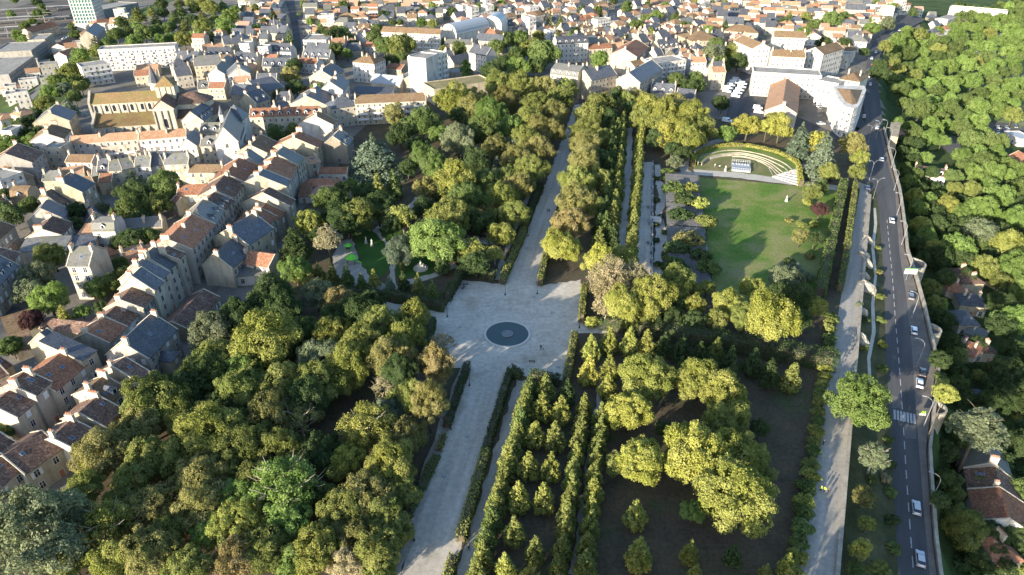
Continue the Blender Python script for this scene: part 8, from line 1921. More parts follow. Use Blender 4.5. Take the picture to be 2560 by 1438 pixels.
# ------------------------------------------------------------------ round-fronted white block and other singular buildings
def plan_block(name, pts, h0, h1, wall, label, cat, roof=None, roofz=None, roofmat='tile_brown', bands=4, sub='A'):
    """building on a free plan; pts counter-clockwise world corners at eave level"""
    z0 = h0
    area = sum(pts[i][0] * pts[(i + 1) % len(pts)][1] - pts[(i + 1) % len(pts)][0] * pts[i][1] for i in range(len(pts)))
    if area < 0:
        pts = pts[::-1]
    o = pts[0]
    root = empty(name, (o[0], o[1], z0))
    loc = [(p[0] - o[0], p[1] - o[1]) for p in pts]
    mb = MB(); mb.prism(loc, -1.5, h1, 'house_wall'); mb.build('wall', root, color=wall)
    n = len(loc)
    for k in range(bands):
        z = 1.0 + k * (h1 - 1.2) / bands
        for i in range(n):
            (ax, ay), (bx, by) = loc[i], loc[(i + 1) % n]
            L = hypot(bx - ax, by - ay)
            m = max(1, int(L / 3.2))
            rz = atan2(by - ay, bx - ax)
            for j in range(m):
                t = (j + .5) / m
                f = put('window', WIN['frame'], root, (ax + (bx - ax) * t, ay + (by - ay) * t, z), rz, (1.3, 1, 1.0))
                put('pane', WIN['pane'], f)
        mb = MB()
        out = []
        cxm, cym = sum(p[0] for p in loc) / n, sum(p[1] for p in loc) / n
        for x, y in loc:
            d = hypot(x - cxm, y - cym)
            out.append((x + (x - cxm) / d * .5, y + (y - cym) / d * .5))
        mb.prism(out, z - .62, z - .38, 'white_paint'); mb.build('balcony', root)
    if roof:
        q = [(p[0] - o[0], p[1] - o[1]) for p in roof]
        a2 = sum(q[i][0] * q[(i + 1) % len(q)][1] - q[(i + 1) % len(q)][0] * q[i][1] for i in range(len(q)))
        if a2 < 0:
            q = q[::-1]
        k = len(q)
        cx, cy = sum(x for x, y in q) / k, sum(y for x, y in q) / k
        vs = [(x, y, h1 + .03) for x, y in q] + [(cx, cy + 3, h1 + roofz)]
        mb = MB(); mb.raw(vs, [(i, (i + 1) % k, k) for i in range(k)] + [tuple(range(k - 1, -1, -1))], roofmat); mb.build('roof', root)
    tag(root, label, cat)
    return root


wd = PLACES['wedge']
plan_block('apartment_block', [(p[0], p[1]) for p in wd], 0.0, 16.0, (0.57, 0.545, 0.505), 'white round-nosed apartment block wedged between barracks yard and boulevard', 'apartment block',
           [(p[0], p[1]) for p in PLACES['wedge_roof']], 3.4)


def glass_tower():
    a = PLACES['tower'][1]
    root = empty('office_tower', (a[0], a[1], a[2]), radians(8))
    mb = MB(); mb.box(0, 22, 0, 22, -2, 8, 'concrete'); mb.build('base', root)
    mb = MB(); mb.box(.2, 21.8, .2, 21.8, 8.01, 41, 'green_glass'); mb.build('glass_body', root)
    for i in range(9):
        mb = MB(); z = 10.5 + i * 3.4
        mb.box(-.15, 22.15, -.15, 22.15, z, z + .55, 'white_paint'); mb.build('floor_band', root)
    for i in range(8):
        x = .4 + i * 21.2 / 7
        mb = MB(); mb.box(x - .25, x + .25, -.5, .19, 8, 41, 'white_paint'); mb.build('mullion', root)
        mb = MB(); mb.box(21.81, 22.5, x - .25, x + .25, 8, 41, 'white_paint'); mb.build('mullion', root)
        mb = MB(); mb.box(-.5, .19, x - .25, x + .25, 8, 41, 'white_paint'); mb.build('mullion', root)
    mb = MB(); mb.box(-3, 25, -3, 25, 42, 42.8, 'white_paint'); mb.build('roof', root)
    tag(root, 'tall green glass office tower with overhanging roof beside the railway station', 'office tower')


glass_tower()


def spire(name, p, r, h, label, wall=8.0, cat='tower'):
    root = empty(name, p)
    mb = MB(); mb.lathe([(r, -wall), (r, 0)], 'pale_stone', 8); mb.build('wall', root)
    mb = MB(); mb.lathe([(r * 1.2, 0.01), (r * .5, h * .55), (.08, h)], 'slate', 8); mb.build('roof', root)
    tag(root, label, cat)


p = PLACES['spire'][0]; spire('spire_tower', p, 2.0, 12.0, 'narrow slate spire rising from the gothic house beside the long street', 9.0)
p = PLACES['spire2'][0]; spire('spire_tower', p, 3.0, 11.0, 'pointed grey slate turret of the manor behind the church', 6.0)
p = PLACES['turret'][0]; spire('spire_tower', p, 1.4, 4.5, 'slim round stair turret on the tall manor beside the school', 12.0)
a, b = PLACES['keep']
house(a[0], a[1], b[0], b[1], 0.0, 9, 16.5, 'h', 'S', 'w', 'PN', 991)


def rampart_tower():
    ps = PLACES['rampart_tower']
    root = plan_block('rampart_tower', [(p[0], p[1]) for p in ps], -14.0, 15.5, (0.40, 0.35, 0.26), 'flat-topped stone rampart tower beside the boulevard lamps', 'tower', bands=1)


rampart_tower()


# ------------------------------------------------------------------ walls along the rampart
def wall_line(name, pts, w, h, deep, mat, label, group=None, cat='wall', lift=0.0):
    """masonry wall with coping; every stretch between two points has its own foot"""
    root = empty(name, (0, 0, 0))
    mb, cp = MB(), MB()
    for (x0, y0), (x1, y1) in zip(pts, pts[1:]):
        L = hypot(x1 - x0, y1 - y0)
        n = max(1, int(L / 8))
        for k in range(n):
            ax, ay = x0 + (x1 - x0) * k / n, y0 + (y1 - y0) * k / n
            bx, by = x0 + (x1 - x0) * (k + 1) / n, y0 + (y1 - y0) * (k + 1) / n
            ux, uy = (bx - ax) * n / L, (by - ay) * n / L
            qx, qy = -uy * w / 2, ux * w / 2
            za, zb = lift(ax, ay) if callable(lift) else lift, lift(bx, by) if callable(lift) else lift
            def blk(m, e, b0, b1, mt):
                f = 1 + e
                vs = []
                for (X, Y, Z) in ((ax, ay, za), (bx, by, zb)):
                    for sx in (-1, 1):
                        for zz in (b0, b1):
                            vs.append((X + sx * qx * f, Y + sx * qy * f, Z + zz))
                m.raw(vs, [(0, 1, 3, 2), (4, 6, 7, 5), (0, 4, 5, 1), (2, 3, 7, 6), (1, 5, 7, 3), (0, 2, 6, 4)], mt)
            blk(mb, 0, -deep, h, mat)
            blk(cp, .22, h + .003, h + .13, 'stone')
    mb.build('wall', root)
    cp.build('coping', root)
    tag(root, label, cat, group)


pe = [q for q in PROM_EDGE if q[1] < 272]
wall_line('rampart_wall', [(x + .35, y) for x, y in pe], .7, .75, 3.2, 'stone', 'long low stone wall along the valley side of the rampart promenade', 'rampart walls')
rp = [q for q in ROAD_RIGHT if q[1] < 372]
ext = [(rp[0][0] - (rp[1][0] - rp[0][0]) * 1.5, rp[0][1] - (rp[1][1] - rp[0][1]) * 1.5)] + rp
wall_line('parapet_wall', [(x + .3, y) for x, y in ext], .6, .95, 9.0, 'stone', 'stone parapet along the pavement of the boulevard above the valley', 'rampart walls', lift=lambda x, y: zroad(y))


def bastion(x, y, r, h, ang, label):
    z = zroad(y)
    root = empty('watch_turret', (x, y, z), ang)
    mb = MB()
    seg = 16
    o_ = [(r * cos(-pi / 2 + pi * i / seg), r * sin(-pi / 2 + pi * i / seg)) for i in range(seg + 1)]
    i_ = [((r - .55) * cos(-pi / 2 + pi * i / seg), (r - .55) * sin(-pi / 2 + pi * i / seg)) for i in range(seg + 1)]
    for k in range(seg):
        for (A, B, C_, D_) in ((o_[k], o_[k + 1], i_[k + 1], i_[k]),):
            vs = [(*A, -9), (*B, -9), (*C_, -9), (*D_, -9), (*A, h), (*B, h), (*C_, h), (*D_, h)]
            mb.raw(vs, [(0, 3, 2, 1), (4, 5, 6, 7), (0, 1, 5, 4), (2, 3, 7, 6), (1, 2, 6, 5), (3, 0, 4, 7)], 'stone')
    mb.build('wall', root)
    fl = MB(); fl.prism(i_, -9, -.6, 'pavement'); fl.build('floor', root)
    tag(root, label, 'turret', 'half-round turrets on the boulevard parapet')


for i, lab in ((6, 'dark half-round parapet turret beside the pale yellow tree'), (4, 'small half-round parapet turret between two parked cars and the slate house'), (2, 'largest half-round parapet turret beside the upper lamps')):
    pass
for (x, y), r, lab in ((lerp_xy, r, lab) for lerp_xy, r, lab in (
        ((lerp_poly(ROAD_RIGHT, 142.0) + .2, 142.0), 3.2, 'dark half-round parapet turret next to the pale yellow tree'),
        ((lerp_poly(ROAD_RIGHT, 177.0) + .2, 177.0), 3.4, 'half-round parapet turret above the grey slate houses'),
        ((lerp_poly(ROAD_RIGHT, 216.0) + .2, 216.0), 4.6, 'largest half-round parapet turret, up the boulevard beside the wooded slope'))):
    bastion(x, y, r, 1.0, radians(-62 + 36), lab)


# ------------------------------------------------------------------ amphitheatre
def ribbon(mb, pts, w, z0, z1, mat, side=0.0):
    """kerb along a plan curve"""
    n = len(pts)
    L_, R_ = [], []
    for i in range(n):
        a, b = pts[max(0, i - 1)], pts[min(n - 1, i + 1)]
        d = hypot(b[0] - a[0], b[1] - a[1])
        nx, ny = -(b[1] - a[1]) / d, (b[0] - a[0]) / d
        L_.append((pts[i][0] + nx * (w / 2 + side), pts[i][1] + ny * (w / 2 + side)))
        R_.append((pts[i][0] - nx * (w / 2 - side), pts[i][1] - ny * (w / 2 - side)))
    vs = [(x, y, z0) for x, y in L_] + [(x, y, z0) for x, y in R_] + [(x, y, z1) for x, y in L_] + [(x, y, z1) for x, y in R_]
    fs = []
    for i in range(n - 1):
        fs += [(i, i + 1, n + i + 1, n + i), (2 * n + i, 3 * n + i, 3 * n + i + 1, 2 * n + i + 1), (i, 2 * n + i, 2 * n + i + 1, i + 1), (n + i, n + i + 1, 3 * n + i + 1, 3 * n + i)]
    fs += [(0, n, 3 * n, 2 * n), (n - 1, 3 * n - 1, 4 * n - 1, 2 * n - 1)]
    mb.raw(vs, fs, mat)


def dense(pts, k=3):
    out = []
    P = [np.array(p[:2]) for p in pts]
    for i in range(len(P) - 1):
        p0, p1, p2, p3 = P[max(0, i - 1)], P[i], P[i + 1], P[min(len(P) - 1, i + 2)]
        for j in range(k):
            t = j / k
            out.append(tuple(0.5 * ((2 * p1) + (-p0 + p2) * t + (2 * p0 - 5 * p1 + 4 * p2 - p3) * t * t + (-p0 + 3 * p1 - 3 * p2 + p3) * t ** 3)))
    out.append(tuple(P[-1]))
    return out


def amphitheatre():
    o = PLACES['stage'][0]
    root = empty('amphitheatre', (0, 0, 0))
    tag(root, 'open-air theatre of white curved seat walls with grass treads inside a yellow hedge', 'amphitheatre')
    tops = (1.7, 1.4, 1.1, 0.8, 0.5, 0.25)
    for k in range(6):
        c = dense(PLACES['arc%d' % k])
        mb = MB(); ribbon(mb, c, .38, 0.0, tops[k], 'stone'); mb.build('seat_wall', root)
        back = dense(PLACES['arc%d' % (k - 1)] if k else PLACES['ring'])
        # grass tread from this wall to the one behind it
        m = len(c)
        idx = [min(range(len(back)), key=lambda j: hypot(back[j][0] - p[0], back[j][1] - p[1])) for p in c]
        vs = [(p[0], p[1], tops[k] - .12) for p in c] + [(back[j][0], back[j][1], tops[k] - .12) for j in idx]
        vs += [(p[0], p[1], 0.0) for p in c] + [(back[j][0], back[j][1], 0.0) for j in idx]
        mb = MB()
        mb.raw(vs, [(i, i + 1, m + i + 1, m + i) for i in range(m - 1)], 'lawn' if k < 4 else 'dry_lawn')
        mb.build('grass_tread', root)
    # straight flight of steps at the right end
    A = [np.array(PLACES[n][-1][:2]) for n in ('arc0', 'arc1', 'arc2', 'arc3', 'arc4', 'arc5')]
    e0, e1 = np.array(PLACES['ring'][11][:2]), np.array(PLACES['ring'][13][:2])
    for k in range(6):
        q0 = e0 + (e1 - e0) * k / 6
        q1 = e0 + (e1 - e0) * (k + 1) / 6
        a0 = A[k]
        a1 = A[k + 1] if k < 5 else A[5] + (A[5] - A[4]) * .4
        mb = MB()
        pl = [tuple(a1), tuple(q1), tuple(q0), tuple(a0)]
        mb.prism(pl, 0.0, tops[k] + .02, 'pale_stone')
        mb.build('step', root)


amphitheatre()
rg = dense(PLACES['ring'], 2)
hedge('clipped_hedge', [(p[0], p[1]) for p in rg], 2.0, 2.9, 'Y', 'bright yellow-green curved hedge round the back of the amphitheatre', dens=9, size=.4, ragged=.15)


def stage():
    ps = PLACES['stage']
    a, b, c, d = [np.array(p[:2]) for p in ps]
    o = b
    rz = atan2(c[1] - b[1], c[0] - b[0])
    L, D = float(np.linalg.norm(c - b)), float(np.linalg.norm(a - b))
    root = empty('stage', (b[0], b[1], 0.0), rz)
    tag(root, 'small grey open-air stage with pale grey railing on the amphitheatre lawn', 'stage')
    mb = MB(); mb.box(0, L, 0, D, 0, .9, 'zinc'); mb.build('deck', root)
    n = 9
    for i in range(n):
        x = .1 + (L - .2) * i / (n - 1)
        for y in (.1, D - .1):
            mb = MB(); mb.box(x - .06, x + .06, y - .06, y + .06, .9, 2.6 if y > 1 else 1.8, 'grey_paint'); mb.build('post', root)
    for y, z in ((.1, 1.75), (D - .1, 2.55), (D - .1, 1.8)):
        mb = MB(); mb.box(0, L, y - .05, y + .05, z, z + .1, 'grey_paint'); mb.build('rail', root)
    for x in (.05, L - .05):
        mb = MB(); mb.box(x - .05, x + .05, 0, D, 1.75, 1.85, 'grey_paint'); mb.build('rail', root)
    for i in range(6):
        mb = MB(); x = .8 + (L - 1.6) * i / 5; mb.box(x - .45, x + .45, D - 2.4, D - 1.0, .91, 1.35, 'zinc'); mb.build('bench_block', root)


stage()


# ------------------------------------------------------------------ pergola of grey slats over the court
def pergola():
    a, b, c, d = [np.array(p[:2]) for p in PLACES['pergola']]     # far left, far right, near right, near left
    o = d
    u = (a - d) / np.linalg.norm(a - d)
    Lg = float(np.linalg.norm(a - d))
    v = np.array((u[1], -u[0]))
    rz = atan2(u[1], u[0])
    wid = lambda s: float(np.dot(c - d, v)) * (1 - s / Lg) + float(np.dot(b - d, v)) * s / Lg
    root = empty('pergola', (d[0], d[1], 0.0), rz)
    tag(root, 'long weathered timber pergola of close grey slats beside the lawn', 'pergola')
    H = 3.0
    skip = []
    n = 0
    step = 0.62
    k = int(Lg / step)
    base = MB(); base.box(0, .20, -1, 0, -.04, .04, 'pergola_wood')
    me = base.mesh('slat')
    for i in range(k):
        s = i * step
        w = wid(s)
        if (s % 22.0) > 20.6:
            continue
        put('slat', me, root, (s, 0.15, H + .16 + R.uniform(-.03, .03)), R.uniform(-.006, .006), (R.uniform(1.2, 2.1), w - .3 + R.uniform(-.2, .2), 1))
    for j in range(6):
        f = j / 5
        mb = MB()
        mb.raw([(0, -.3 - f * (wid(0) - .6) + e, z) for e in (-.07, .07) for z in (H - .1, H + .1)] + [(Lg, -.3 - f * (wid(Lg) - .6) + e, z) for e in (-.07, .07) for z in (H - .1, H + .1)],
               [(0, 1, 3, 2), (4, 6, 7, 5), (0, 4, 5, 1), (2, 3, 7, 6), (1, 5, 7, 3), (0, 2, 6, 4)], 'pergola_wood')
        mb.build('beam', root)
        pm = MB(); pm.box(-.09, .09, -.09, .09, 0, H - .1, 'pergola_wood')
        pme = pm.mesh('post')
        for i in range(14):
            s = .3 + (Lg - .6) * i / 13
            put('post', pme, root, (s, -.3 - f * (wid(s) - .6), 0))
    # rust-red board along the lawn edge
    mb = MB()
    w0, w1 = wid(Lg * .62), wid(Lg)
    mb.raw([(Lg * .62, -w0 - .02, 2.6), (Lg, -w1 - .02, 2.6), (Lg, -w1 - .02, 3.3), (Lg * .62, -w0 - .02, 3.3), (Lg * .62, -w0 - .12, 2.6), (Lg, -w1 - .12, 2.6), (Lg, -w1 - .12, 3.3), (Lg * .62, -w0 - .12, 3.3)],
           [(0, 1, 2, 3), (7, 6, 5, 4), (3, 2, 6, 7), (4, 5, 1, 0), (1, 5, 6, 2), (0, 3, 7, 4)], 'rust_tile')
    mb.build('edge_board', root)


pergola()


def balustrade():
    a, b = PLACES['balustrade']
    L = hypot(b[0] - a[0], b[1] - a[1])
    rz = atan2(b[1] - a[1], b[0] - a[0])
    root = empty('balustrade', (a[0], a[1], 0.0), rz)
    tag(root, 'long stone balustrade with pale posts along the edge of the upper terrace', 'balustrade')
    mb = MB(); mb.box(0, L, -.2, .2, 0, .75, 'stone'); mb.build('wall', root)
    mb = MB(); mb.box(0, L, -.26, .26, .753, .9, 'pool_stone'); mb.build('coping', root)
    pm = MB(); pm.box(-.35, .35, -.35, .35, 0, 1.25, 'pale_stone'); pm.box(-.22, .22, -.22, .22, 1.25, 1.6, 'pale_stone')
    me = pm.mesh('post')
    for i in range(12):
        put('post', me, root, (L * (i + .4) / 12, 0, 0))
    p, q = PLACES['steps']
    st = empty('garden_steps', (p[0], p[1], 0.0), radians(10.6) * -1)
    tag(st, 'small flight of pale stone steps below the terrace balustrade', 'steps')
    for k in range(6):
        mb = MB(); mb.box(-2, 2, -1.0 * k - 1.0, -1.0 * k, 0, 1.3 - k * .2, 'pale_stone'); mb.build('step', st)
    for s in (-2.2, 2.2):
        mb = MB(); mb.box(s - .19, s + .19, -6.2, .4, 0, 1.7, 'pool_stone'); mb.build('side_wall', st)


balustrade()


# ------------------------------------------------------------------ basin on the plaza
def basin():
    p = PLACES['fountain'][0]
    root = empty('fountain_basin', (p[0], p[1], 0.0))
    tag(root, 'large round stone-rimmed pool with dark water in the middle of the plaza', 'fountain')
    mb = MB(); mb.lathe([(6.35, .02), (6.35, .30), (6.42, .36), (6.98, .36), (7.05, .30), (7.05, -.2)], 'pool_rim', 72); rim = mb.build('rim', root)
    mb = MB(); mb.lathe([(6.36, .024), (6.36, .12)], 'water', 64); mb.build('water', root)
    mb = MB(); mb.lathe([(1.75, .10), (1.75, .34), (1.45, .34), (1.45, .15)], 'pool_stone', 40); mb.build('inner_ring', root)
    mb = MB(); mb.lathe([(.75, .14), (.7, .34), (.25, .40), (.2, .55)], 'pool_stone', 20); mb.build('jet_stone', root)


basin()


# ------------------------------------------------------------------ lamps
def park_lamp(p, label):
    root = empty('park_lamp', p)
    mb = MB(); mb.lathe([(.28, 0), (.28, .25), (.14, .5), (.10, 1.0)], 'dark_metal', 8); mb.build('base', root)
    mb = MB(); mb.tube([(0, 0, .9), (0, 0, 4.4)], [.08, .055], 'dark_metal', 6); mb.build('pole', root)
    mb = MB(); mb.lathe([(.10, 4.4), (.24, 4.95), (.24, 5.0)], 'glass', 6)
    mb.lathe([(.30, 5.01), (.05, 5.35)], 'dark_metal', 6); mb.build('lantern', root)
    tag(root, label, 'street lamp', 'old-style lamps in the park')


for p, lab in zip(PLACES['lamps'], ('dark park lamp at the garden corner where the upper alley leaves the plaza', 'dark park lamp beside the right hedge of the upper alley at the plaza',
                                    'dark park lamp on the right edge of the plaza', 'dark park lamp at the hedge corner on the west side of the plaza',
                                    'dark park lamp at the head of the lower alley beside the hedge end', 'dark park lamp half way up the upper alley on the garden side',
                                    'dark park lamp beside the lower alley under the wood', 'dark park lamp at the bottom end of the right alley hedge')):
    park_lamp(p, lab)


def arm_lamp(p, toward, label, double=False, h=9.5):
    root = empty('street_lamp', p, toward)
    mb = MB()
    mb.tube([(0, 0, 0), (0, 0, .9)], [.16, .13], 'lamp_metal', 8); mb.build('base', root)
    for s in ((1, -1) if double else (1,)):
        mb = MB()
        pts = [(0, 0, .8), (0, 0, h * .55), (0, 0, h * .8)] + [(s * 2.4 * (1 - cos(t)), 0, h * .8 + h * .2 * sin(t)) for t in (0.35, .7, 1.05, 1.4)]
        mb.tube(pts, [.11, .095, .085, .075, .07, .065, .06], 'lamp_metal', 6); mb.build('arm', root)
        mb = MB(); x = s * 2.4 * (1 - cos(1.4)); mb.box(min(x, x + s * .9), max(x, x + s * .9), -.17, .17, h * .985, h * .985 + .2, 'lamp_metal'); mb.build('lamp_head', root)
    tag(root, label, 'street lamp', 'tall arched lamps along the boulevard')


ORD = ('first', 'second', 'third', 'fourth', 'fifth', 'sixth', 'seventh', 'eighth', 'ninth', 'tenth', 'eleventh', 'twelfth', 'thirteenth', 'fourteenth', 'fifteenth', 'sixteenth', 'seventeenth', 'eighteenth', 'nineteenth', 'twentieth')
al = PLACES['arms']
for i, p in enumerate(al):
    arm_lamp((p[0], p[1], zroad(p[1])), pi - .45, 'arched grey lamp on the boulevard pavement, %s one up from the bottom' % ORD[len(al) - 1 - i])
for i, p in enumerate(PLACES['arms2']):
    arm_lamp((p[0], p[1], zroad(p[1])), 0.2, ('two-armed lamp on the traffic island beside the dark blue car', 'two-armed lamp at the head of the rampart bank', 'two-armed lamp near the white block corner', 'two-armed lamp on the upper island of the boulevard')[i], True)


# ------------------------------------------------------------------ cars, vans
def car_proto(van=False):
    parts = {}
    Lc, Wc = (5.4, 2.0) if van else (4.3, 1.78)
    if van:
        lower = [(0, .35), (0, 1.0), (.25, 1.25), (1.0, 1.35), (1.75, 2.3), (5.35, 2.35), (5.4, 1.4), (5.4, .35)]
    else:
        lower = [(0, .30), (-.03, .62), (.12, .80), (1.10, .92), (1.35, .95), (3.75, .98), (4.22, .92), (4.32, .70), (4.30, .30)]
    mb = MB()
    n = len(lower)
    def body(prof, w0, w1, mat, zmid):
        vs = []
        for s in (-1, 1):
            for x, z in prof:
                w = w0 if z < zmid else w1
                vs.append((x - Lc / 2, s * w / 2, z))
        k = len(prof)
        fs = [(i, (i + 1) % k, k + (i + 1) % k, k + i) for i in range(k)] + [tuple(range(k)), tuple(range(2 * k - 1, k - 1, -1))]
        mb.raw(vs, fs, mat)
    body(lower, Wc, Wc * .93, 'car_paint', .75 if not van else 1.3)
    if not van:
        roof = [(1.75, 1.40), (2.1, 1.46), (3.1, 1.45), (3.55, 1.38), (3.5, 1.33), (1.8, 1.33)]
        body(roof, Wc * .74, Wc * .74, 'car_paint', 9)
    parts['body'] = mb.mesh('body')
    mb = MB()
    if van:
        body([(1.02, 1.42), (1.70, 2.25), (1.74, 2.25), (1.10, 1.38)], Wc * .86, Wc * .80, 'glass', 1.8)
        mb.box(1.35 - Lc / 2, 2.3 - Lc / 2, -Wc / 2 * .945, Wc / 2 * .945, 1.45, 2.0, 'glass')
        mb.box(Lc / 2 - .01, Lc / 2 + .01, -.7, .7, 1.45, 2.05, 'glass')
    else:
        body([(1.12, .93), (1.80, 1.385), (3.50, 1.385), (4.12, .93)], Wc * .90, Wc * .76, 'glass', 1.1)
    parts['window'] = mb.mesh('window')
    mb = MB()
    vs, seg = [], 12
    r = .34 if van else .31
    for y in (-.1, .1):
        vs += [(r * cos(2 * pi * i / seg), y, r * sin(2 * pi * i / seg)) for i in range(seg)]
    mb.raw(vs, [(i, (i + 1) % seg, seg + (i + 1) % seg, seg + i) for i in range(seg)] + [tuple(range(seg)), tuple(range(2 * seg - 1, seg - 1, -1))], 'tyre')
    parts['wheel'] = mb.mesh('wheel')
    mb = MB(); mb.lathe([(.19, -.02), (.17, .02)], 'zinc', 8); parts['rim'] = mb.mesh('rim')
    mb = MB(); mb.box(-.06, .06, -.2, .2, -.07, .07, 'white_paint'); parts['headlight'] = mb.mesh('headlight')
    mb = MB(); mb.box(-.05, .05, -.18, .18, -.09, .09, 'terracotta'); parts['tail_light'] = mb.mesh('tail_light')
    return parts, Lc, Wc


CARP, VANP = car_proto(), car_proto(True)


def car(p, q, col, label, group, van=False, cat=None):
    parts, Lc, Wc = VANP if van else CARP
    x, y = p[0], p[1]
    z = terrain(x, y) + .016
    rz = atan2(q[1] - y, q[0] - x) + pi        # the nose is at local -x
    root = empty('van' if van else 'car', (x, y, z), rz)
    put('body', parts['body'], root, color=col)
    put('window', parts['window'], root)
    r = .34 if van else .31
    for wx in ((-Lc / 2 + .85), (Lc / 2 - .85)):
        for s in (-1, 1):
            w = put('wheel', parts['wheel'], root, (wx, s * (Wc / 2 - .07), r))
            d = put('rim', parts['rim'], w, (0, s * .105, 0)); d.rotation_euler = (pi / 2, 0, 0)
    zl = .95 if van else .66
    for s in (-1, 1):
        put('headlight', parts['headlight'], root, (-Lc / 2 + .03, s * Wc * .33, zl))
        put('tail_light', parts['tail_light'], root, (Lc / 2 - .0, s * Wc * .38, zl + .1))
    tag(root, label, 'van' if van else 'car', group)


WHITE, SILVER, BLACK, BLUE, GREYC, REDC = (.72, .73, .74), (.48, .50, .53), (.03, .032, .036), (.04, .07, .16), (.16, .17, .18), (.32, .03, .03)
cl = [('silver hatchback driving up the boulevard near the white house row', SILVER), ('silver hatchback lowest on the boulevard', SILVER), ('black car parked on the pavement above the white one', BLACK),
      ('white car parked right behind the black car', WHITE), ('white car parked on the pavement below the first turret', WHITE), ('grey-blue car parked on the pavement beside the slate house', GREYC),
      ('white car driving down the upper boulevard beside the hedge', WHITE), ('white car just below the traffic island', WHITE), ('white car at the crossing beside the rampart tower', WHITE), ('black car stopped above the crossing', BLACK),
      ('dark blue car beside the round white block', BLUE), ('dark blue car beside the upper end of the promenade', BLUE)]
cp_, ch_ = PLACES['cars'], PLACES['carhead']
cl += [('%s car queueing on the far boulevard, %s one from the round white block' % (n, ORD[i]), c) for i, (n, c) in enumerate([('silver', SILVER), ('white', WHITE), ('black', BLACK), ('red', REDC), ('white', WHITE), ('silver', SILVER), ('black', BLACK), ('white', WHITE), ('grey', GREYC), ('silver', SILVER), ('black', BLACK), ('white', WHITE), ('grey', GREYC), ('silver', SILVER)])]
for p, q, (lab, c) in zip(cp_, ch_, cl):
    car(p, q, c, lab, 'cars on the boulevard')
for i, (p, q) in enumerate(zip(PLACES['vans'], PLACES['vanhead'])):
    car(p, q, WHITE, 'white van parked in the barracks yard, %s from the wall' % ORD[i] if i < 10 else ('white van alone in the yard beside the long hangar', 'white van parked behind the amphitheatre trees', 'white van beside the hangar gable', 'second white van beside the hangar gable')[i - 10], 'white vans parked in the yard', True)
cs = (WHITE, BLACK, SILVER, GREYC, BLUE, WHITE, SILVER)
cn = ('white', 'black', 'silver', 'grey', 'blue', 'white', 'silver')
for i, (p, q) in enumerate(zip(PLACES['yardcars'], PLACES['yardhead'])):
    lab = '%s car parked in the %s, %s in line' % (cn[i % 7], 'lane below the white round-nosed block' if i < 7 else 'open car park in the valley', ORD[i if i < 7 else i - 7])
    car(p, q, cs[i % 7], lab, 'parked cars')
for i, (p, q) in enumerate(zip(PLACES['stcars'], PLACES['sthead'])):
    car(p, q, cs[(i * 3) % 7], '%s car on the street below the station, %s from the office tower' % (cn[(i * 3) % 7], ORD[i]), 'cars on the station street')


# ------------------------------------------------------------------ road paint
def dash(a, b, w, name='road_marking', lift=.022):
    L = hypot(b[0] - a[0], b[1] - a[1])
    nx, ny = -(b[1] - a[1]) / L * w / 2, (b[0] - a[0]) / L * w / 2
    za, zb = terrain(*a) + lift, terrain(*b) + lift
    return [(a[0] + nx, a[1] + ny, za), (a[0] - nx, a[1] - ny, za), (b[0] - nx, b[1] - ny, zb), (b[0] + nx, b[1] + ny, zb)]


def markings():
    root = MB()
    c = [(p[0], p[1]) for p in PLACES['centre']]
    path = dense(c, 4)
    acc, on = 0.0, True
    seg = []
    for a, b in zip(path, path[1:]):
        L = hypot(b[0] - a[0], b[1] - a[1])
        t = 0
        while t < L:
            u = min(L - t, (3.0 if on else 2.2) - acc)
            if on:
                seg.append(((a[0] + (b[0] - a[0]) * t / L, a[1] + (b[1] - a[1]) * t / L), (a[0] + (b[0] - a[0]) * (t + u) / L, a[1] + (b[1] - a[1]) * (t + u) / L)))
            acc += u
            t += u
            if acc >= (3.0 if on else 2.2) - 1e-6:
                on, acc = not on, 0.0
    for a, b in seg:
        if hypot(b[0] - a[0], b[1] - a[1]) > .3:
            mb = MB(); q = dash(a, b, .22); mb.raw(q, [(1, 2, 3, 0)], 'road_paint'); o = mb.build('road_marking'); o['kind'] = 'structure'
    # edge line between carriageway and pavement
    e = [(x - .0, y) for x, y in ROAD_RIGHT if y < 300]
    mb = MB()
    a, b = PLACES['zebra']
    n = 7
    d = np.array((b[0] - a[0], b[1] - a[1])); d /= np.linalg.norm(d)
    up = np.array((sin(radians(24)), cos(radians(24))))
    for i in range(n):
        t = (i + .5) / n
        m = np.array((a[0] + (b[0] - a[0]) * t, a[1] + (b[1] - a[1]) * t))
        mb = MB(); q = dash(tuple(m - up * 2.0), tuple(m + up * 2.0), .55); mb.raw(q, [(1, 2, 3, 0)], 'road_paint'); o = mb.build('zebra_stripe'); o['kind'] = 'structure'
    for nm in ('bump', 'bump2'):
        ps = PLACES[nm]
        mb = MB(); mb.raw([(p[0], p[1], terrain(p[0], p[1]) + .018) for p in ps], [(3, 2, 1, 0)], 'asphalt_old'); o = mb.build('road_patch'); o['kind'] = 'structure'


markings()


